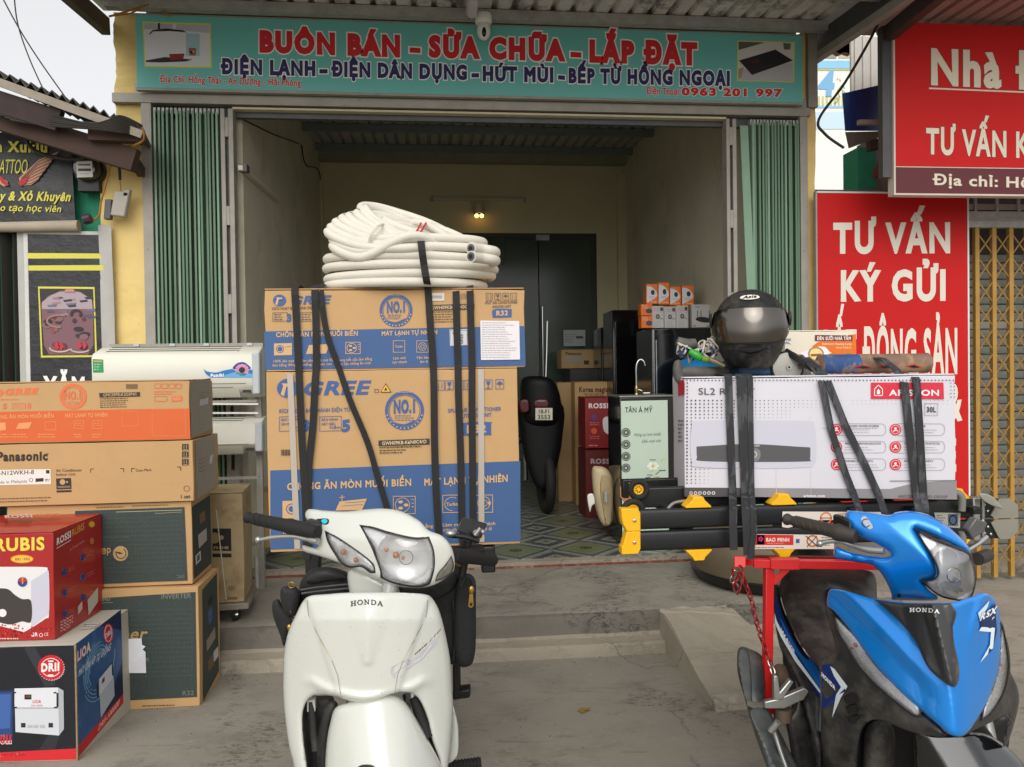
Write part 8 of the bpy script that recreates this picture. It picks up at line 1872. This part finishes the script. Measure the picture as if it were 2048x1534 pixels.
for j,y in enumerate((859,894,929)):
 for i,x in enumerate((1673,1791)):
  pr.ring(x+40,y,59,12,.8,(150,146,152),n=30) if False else pr.line([(x+4,y-12),(x+92,y-11.5),(x+97,y-8),(x+99,y),(x+97,y+8),(x+92,y+11.5),(x+4,y+12)],.8,(150,146,152))
  pr.disc(x,y,11.5,11.5,RDA);pr.lay();pr.ring(x,y,9,9,.8,(236,200,206));pr.disc(x,y-2,2.6,2.6,(240,230,232));pr.line([(x-5,y+4),(x,y+1),(x+5,y+3)],1.8,(240,230,232));pr.lay(-1)
  t=T_[j][i];pr.text(t,(x+17,y-5),(x+17+min(72,len(t)*3.1),y-5),4,(84,78,84),.01);pr.smalltext(x+17,y,x+86,2,5,1.2,ink((170,166,172)),j*2+i)
pr.build('feature_icons',ac)
pr=Print(PA_,.0016);pr.smalltext(1412,860,1440,1,4,2,ink((186,182,188)),1);pr.smalltext(1508,864,1524,2,4,1.6,ink((160,156,160)),2);pr.line([(1551,842),(1553,992)],.8,(200,196,204));pr.line([(1620,830),(1622,992)],.7,(204,200,208));pr.smalltext(1644,856,1764,1,4,1,ink((150,140,146)),4);pr.build('scuffs',ac)
pr=Print(ab.left,.0016);pr.poly([(1356,764),(1367,759),(1367,788),(1356,792)],RDA);pr.poly([(1349,972),(1368,975),(1368,993),(1352,984)],(80,76,78));pr.smalltext(1356,840,1366,6,8,3,ink((110,104,110)),3);pr.build('side_print',ac)
# ==== things on the carton
ztA=ab.A.z+ab.H+.006
# helmet
hc=atD(1500,655,2.66);hR=.123;hm=root('helmet',(hc.x,hc.y,hc.z-.15),'black full face helmet with mirrored visor sitting on the white heater carton','helmet')
M_hb=mat('matt_black_helmet',(20,20,21),.5,var=.12,vs=6,spec=.3,dust=.1)
_ph=math.atan2(hc.x-CC.x,hc.y-CC.y);HC_,HS_=math.cos(_ph),math.sin(_ph)
def hel(u,v,e=0):
 """u: turn round the upright, 0 towards the lens; v: 0 at the top, 1 at the neck"""
 ph=v*math.pi*.80;r=math.sin(ph)**.92 if ph>0 else 0;z=math.cos(ph)
 k=1.0;zz=z*1.06 if z>0 else z*1.40
 f=math.cos(u);s=math.sin(u);jaw=max(0,-z)
 rx=hR*(1.0-.12*jaw)*r*1.0;ry=hR*(1.08+.10*jaw*max(0,f))*max(r,.62*jaw)
 rx=max(rx,hR*.66*jaw)
 X_,Y_=s*(rx+e),-f*(ry+e);return hc+V((X_*HC_+Y_*HS_,-X_*HS_+Y_*HC_,zz*(hR+e)))
nu_,nv_=48,36;mb=MB();vs=[hel(2*math.pi*i/nu_,j/nv_) for j in range(1,nv_+1) for i in range(nu_)]+[hel(0,0)]
fs=[(j*nu_+i,j*nu_+(i+1)%nu_,(j+1)*nu_+(i+1)%nu_,(j+1)*nu_+i) for j in range(nv_-1) for i in range(nu_)]+[((nv_)*nu_,(i+1)%nu_,i) for i in range(nu_)]
mb.add(vs,fs,M_hb);mb.add([hel(2*math.pi*i/nu_,1) for i in range(nu_)],[tuple(range(nu_))],M_black);mb.build('shell',hm,smooth=60,flip=True )
def patch(name,u0,u1,v0,v1,e,m,nuu=40,nvv=14,th=.004,vf=None ):
 vs=[];fs=[]
 for s in (e,e-th):
  for j in range(nvv+1):
   for i in range(nuu+1):
    u=u0+(u1-u0)*i/nuu;t=abs(2*i/nuu-1);a,b=(v0,v1) if vf is None else vf(t)
    vs.append(hel(u,a+(b-a)*j/nvv,s))
 m_=(nuu+1)*(nvv+1)
 for j in range(nvv):
  for i in range(nuu):a=j*(nuu+1)+i;fs+=[(a,a+1,a+nuu+2,a+nuu+1),(a+m_,a+nuu+1+m_,a+nuu+2+m_,a+1+m_)]
 rim=[i for i in range(nuu+1)]+[(nuu+1)*(j+1)-1 for j in range(1,nvv+1)]+[m_-1-i for i in range(1,nuu+1)]+[(nuu+1)*j for j in range(nvv-1,0,-1)]
 for a,b in zip(rim,rim[1:]+rim[:1]):fs.append((a,a+m_,b+m_,b))
 return MB().add(vs,fs,m).build(name,hm,smooth=60,flip=True )
patch('visor_gasket',-1.50,1.50,.3,.7,.003,M_black,vf=lambda t:(.435+.02*t**4,.765-.07*t**3),th=.004)
patch('visor',-1.42,1.42,.3,.7,.0065,mat('mirror_visor',(110,105,100),.16,1,var=.0),vf=lambda t:(.45+.02*t**4,.75-.07*t**3))
patch('chin_vent',-.32,.32,.3,.7,.006,M_black,vf=lambda t:(.79,.83-.02*t),th=.005,nuu=14,nvv=4)
patch('chin_bar',-.62,.62,.3,.7,.010,M_hb,vf=lambda t:(.845-.03*t,.97-.05*t),th=.010,nuu=20,nvv=6)
for s in (-1,1):mb=MB();c=hel(s*1.46,.55,.006);mb.lathe(c,[(.026,0),(.024,.006),(.012,.009)],M_black,20,ax=(s*HC_,-s*HS_,0));mb.build('visor_pivot',hm,smooth=40)
class HelS:
 def pt(s,x,y,lift=0):
  u=(x-1497.5)/72;v=.300+(y-598)*.0054;return hel(u*1.2,v,lift)
pr=Print(HelS(),.0018,.0006);pr.disc(1497.5,598,23,8,(30,30,30));pr.lay();pr.disc(1497.5,598,21.5,7,(222,218,206));pr.lay();pr.text('Asia',(1483,602),(1512,600),8,(26,26,26),.04,ital=.3);pr.build('badge',hm)
# grey handled tool at the left, tangle of wires and bottles
M_gt=mat('dusty_grey_tool',(86,84,80),.6,.1,var=.25,vs=12,dust=.5)
hmr=root('grey_drill_handle',atD(1360,770,2.6),'grey T-shaped tool handle lying over the left end of the white carton','tool')
shell('handle',[(1346,732),(1350,722),(1360,720),(1366,735),(1368,760),(1362,770),(1352,764),(1346,748)],lambda x,y:2.60,M_gt,hmr,thick=.05,rnd=.02,step=5)
mb=MB();mb.tube([atD(1358,744,2.63),atD(1375,743,2.63),atD(1400,744,2.66),atD(1450,744,2.72)],[.02,.024,.024,.024],M_gt,14,flat=.8);mb.build('arm',hmr,smooth=50)
cl=root('wire_bundle',atD(1400,700,2.7),'tangle of white wires with a green bottle on the left end of the carton','wires');r=random.Random(12)
M_wr=mat('dirty_white_wire',(186,180,168),.6,var=.2)
for k in range(16):
 x,y=r.uniform(1362,1432),r.uniform(684,724);P_=[atD(x+r.uniform(-16,22),y+r.uniform(-14,12),2.68+r.uniform(-.03,.05)) for _ in range(5)];mb=MB();mb.tube(spline3(P_,5),.0035,M_wr if k%4 else mat('blue_wire',(24,50,120),.5),7);mb.build('wire',cl,smooth=60)
for k in range(6):mb=MB();mb.torus(atD(1398+k*6,706-k*5,2.68),.014,.003,M_wr,ax=CF+CR*.7+V((0,0,.3)),seg=18,s2=6);mb.build('wire_coil',cl,smooth=60)
mb=MB();mb.tube([atD(1380,703,2.66),atD(1392,710,2.65),atD(1402,716,2.65)],[.012,.016,.012],mat('green_plastic',(40,150,44),.35),12);mb.tube([atD(1402,716,2.65),atD(1425,722,2.66)],[.010,.012],mat('olive_plastic',(110,140,60),.4),10);mb.build('green_bottle',cl,smooth=60)
mb=MB();mb.tube([atD(1354,682,2.7),atD(1375,690,2.7),atD(1392,686,2.7)],[.016,.022,.016],M_gt,12);mb.tube([atD(1358,690,2.7),atD(1366,715,2.7)],.012,M_gt,10);mb.build('power_tool',cl,smooth=60)
mb=MB();mb.tube([atD(1418,718,2.64),atD(1432,724,2.64),atD(1448,732,2.64)],.009,mat('brass_dull',(140,130,104),.4,.7),10);mb.build('pipe_joint',cl,smooth=60)
mb=MB();mb.tube(spline3([atD(1363,765,2.75),atD(1400,752,2.75),atD(1440,752,2.75)],3),.018,mat('tank_blue',(20,128,190),.35),10);mb.build('blue_tube',cl)
# flat blue case under the helmet
b_=MB();c=V((atD(1462,750,2.7).x,atD(1462,750,2.62).y,ztA));c1=atD(1548,750,2.7).x;b_.box((c.x,c.y,ztA),(c1,c.y+.16,ztA+.055),mat('dark_blue_case',(26,62,96),.5,var=.2));b_.build('blue_case',label='dark blue tool case under the black helmet',cat='case',bevel=.008)
# grinder with round guard
gr=root('grinder',atD(1590,745,2.62),'pale grey grinder with a round guard between the helmet and the rusty core bit','power tool');M_gg=mat('pale_grey_casting',(158,156,148),.5,.4,var=.15,vs=10)
c=atD(1568,735,2.66);mb=MB();mb.lathe(c,[(.052,0),(.055,.02),(.050,.035),(.02,.042)],M_gg,32,ax=-CF);mb.build('guard',gr,smooth=40);mb=MB();mb.torus(c-CF*.03,.053,.004,M_rubber,ax=CF,seg=30,s2=6);mb.build('guard_rim',gr,smooth=60)
mb=MB();mb.cyl(c-CF*.04,c-CF*.05,.008,M_alu,14);mb.cyl(c-CF*.05,c-CF*.051,.0045,M_black,10);mb.build('spindle',gr,smooth=40)
shell('body',[(1572,722),(1590,716),(1612,722),(1622,738),(1618,752),(1590,756),(1572,750)],lambda x,y:2.64,M_gg,gr,thick=.07,rnd=.02,step=5)
mb=MB();q=atD(1602,733,2.62);mb.torus(q,.008,.003,mat('rusty_dusty_metal',(96,90,80),.8),ax=CF,seg=14,s2=6);mb.build('port',gr)
for k in range(3):mb=MB();mb.tube(spline3([atD(1573,700+k*3,2.64),atD(1595,714+k*3,2.6),atD(1625,732+k*4,2.58),atD(1648,746+k*3,2.58)],5),.007,M_rubber,8);mb.build('hose',gr,smooth=60)
# core bit
M_rb=mat('rusty_core_bit',(132,104,88),.7,.3,var=.3,vs=9,c2=(160,128,98),c2s=16,c2lo=.5,c2hi=.6,bump=.4,bs=60);M_bb2=mat('worn_blue_bit',(48,78,128),.6,.2,var=.3,vs=16,c2=(130,110,96),c2s=22,c2lo=.52,c2hi=.62)
cbt=root('core_bit',atD(1750,750,2.66),'rusty and blue core drill bit lying on the white carton','core drill bit')
a,b=atD(1640,736,2.64),atD(1853,731,2.70);R_=.0335;b.z=a.z=ztA+R_+.001;u=(b-a);m1=a+u*.34
mb=MB();mb.tube([a,m1],R_,M_bb2,28);mb.build('blue_end',cbt,smooth=40);mb=MB();mb.tube([m1,m1+u*.64,b-u*.015,b],[R_,R_,R_+.0015,R_+.002],M_rb,28,caps=False );mb.tube([b,b-u*.3],[R_-.003,R_-.003],M_black,24);mb.build('barrel',cbt,smooth=40)
mb=MB();mb.tube([a-u.normalized()*.05,a-u.normalized()*.01,a],[.012,.014,R_],M_rb,20);mb.build('shank',cbt,smooth=40)
for t,s in ((.35,.05),(.55,.04),(.82,.04)):
 c=a+u*t;pp=Plane(c-CF*R_*1.0,-CF);mb=MB();q=[c+u.normalized()*dx+V((0,-R_*1.01*math.cos(an),R_*1.01*math.sin(an))) for dx,an in ((-s*.7,-.3),(0,-.12),(s*.8,-.45),(0,-.55))];mb.prism(q,V((0,-.0015,-.0005)),mat('red_slot_edge',(180,44,40),.6));q2=[p+V((0,-.002,-.001)) for p in q];q2=[q2[i]+(sum(q2,V((0,0,0)))/4-q2[i])*.3 for i in range(4)];mb.prism(q2,V((0,-.0012,0)),M_black);mb.build('slot',cbt)
 # bathroom heat lamp box
hb2=Box(atD(1570,722,2.86),atD(1713,722,2.86),.1,.14);hb2 .A.z=hb2 .B.z=ztA+.001;t=atD(1575,664,2.86);hb2 .B=V((hb2 .B.x,hb2 .A.y,hb2 .A.z));hb2=Box(hb2 .A,hb2 .B,t.z-ztA,.14)
M_cream=mat('cream_box_board',(226,216,196),.5,var=.05);ho=carton(hb2,'heat_lamp_box',M_cream,wob=.001);tag(ho,'cream and orange bathroom heating lamp box behind the core bit','box')
pr=Print(hb2 .front,.0012,.0004);pr.poly([(1633,712),(1625,692),(1645,678),(1712,668),(1713,722),(1640,722)],mat('orange_print_board',(222,92,34),.5));pr.lay();pr.poly([(1630,670),(1705,671),(1705,682),(1630,682)],(96,30,28));pr.lay();pr.text('ĐÈN SƯỞI NHÀ TẮM',(1634,680),(1702,680),6.5,(240,226,216),.035);pr.text('Bathroom Heating Lamp',(1644,690),(1703,690),4.5,(246,214,180),.01);pr.text('Model: SA3B-01',(1672,697),(1703,697),3.5,(246,214,180),.01)
pr.poly(spline([(1595,722),(1600,706),(1620,700),(1632,694),(1650,694),(1660,704),(1675,712),(1684,722)],4),(230,228,232));pr.lay()
for x,y,q in ((1632,708,16),(1600,718,11),(1664,718,13)):pr.disc(x,y,q,q*.9,(176,124,40));pr.lay();pr.disc(x,y,q*.8,q*.7,(232,210,150));pr.lay();pr.poly([(x-q*.7,y),(x+q*.7,y-1),(x+q*.6,y+q*.25),(x-q*.6,y+q*.3)],(150,96,26));pr.lay(-2)
pr.disc(1696,711,5,4.5,(120,120,50));pr.text('SHINE',(1563,681),(1582,681),4,(60,90,130),.02);pr.poly(spline([(1566,688),(1574,684),(1582,689),(1574,686)],3),(40,110,170));pr.build('print',ho)
# straps over the white carton
def onA(x,y,l=.009):return PA_.pt(x,y,l)
def strapA(pts,label,w=.026,top=None ,low=None ):
 x0,y0=pts[0];t=PA_.pt(x0,y0,.006);P_=(top if top else [t+ab.ey*.36+ab.ez*.006,t+ab.ey*.2+ab.ez*.01,t+ab.ey*.02+ab.ez*.010])+[onA(x,y) for x,y in pts]+(low or [])
 ribbon('strap',P_,w,M_web2,label=label,cat='strap',group='dark patterned straps over the white carton',th=.003,linear=True )
lw=lambda x,y,D_=2.372:atD(x,y,D_)
strapA([(1457,756),(1459,830),(1462,900),(1465,985)],'patterned strap left of the pair below the helmet',w=.024,low=[lw(1466,1022),lw(1466,1060),lw(1467,1100)])
strapA([(1483,756),(1487,850),(1492,985)],'wide patterned strap, middle of the three below the helmet',w=.034,low=[lw(1494,1022),lw(1496,1060),lw(1498,1110)])
strapA([(1500,756),(1501,850),(1503,985)],'patterned strap overlapping the wide one below the helmet',w=.018,low=[lw(1506,1022,2.368),lw(1508,1060,2.368),lw(1500,1118,2.368)])
strapA([(1643,764),(1662,860),(1692,950),(1708,990)],'patterned strap slanting down from the core bit to the blue cover, left',w=.021,top=[atD(1600,712,2.62),atD(1625,735,2.56),atD(1636,748,2.54)],low=[lw(1720,1026),lw(1735,1050)])
strapA([(1656,764),(1690,850),(1730,930),(1757,990)],'patterned strap slanting down to the blue cover, right',w=.022,top=[atD(1612,716,2.62),atD(1638,738,2.55),atD(1648,750,2.54)],low=[lw(1768,1024),lw(1785,1050)])
strapA([(1808,766),(1818,860),(1832,985)],'patterned strap that crosses the core bit and the red logo',w=.025,top=[atD(1752,716,2.64),atD(1765,719,2.61),atD(1790,738,2.575),atD(1803,752,2.55)],low=[lw(1838,1024),lw(1842,1050)])
strapA([(1832,758),(1838,850),(1846,985)],'patterned strap nearest the right end of the white carton',w=.024,low=[lw(1850,1024),lw(1852,1050)])
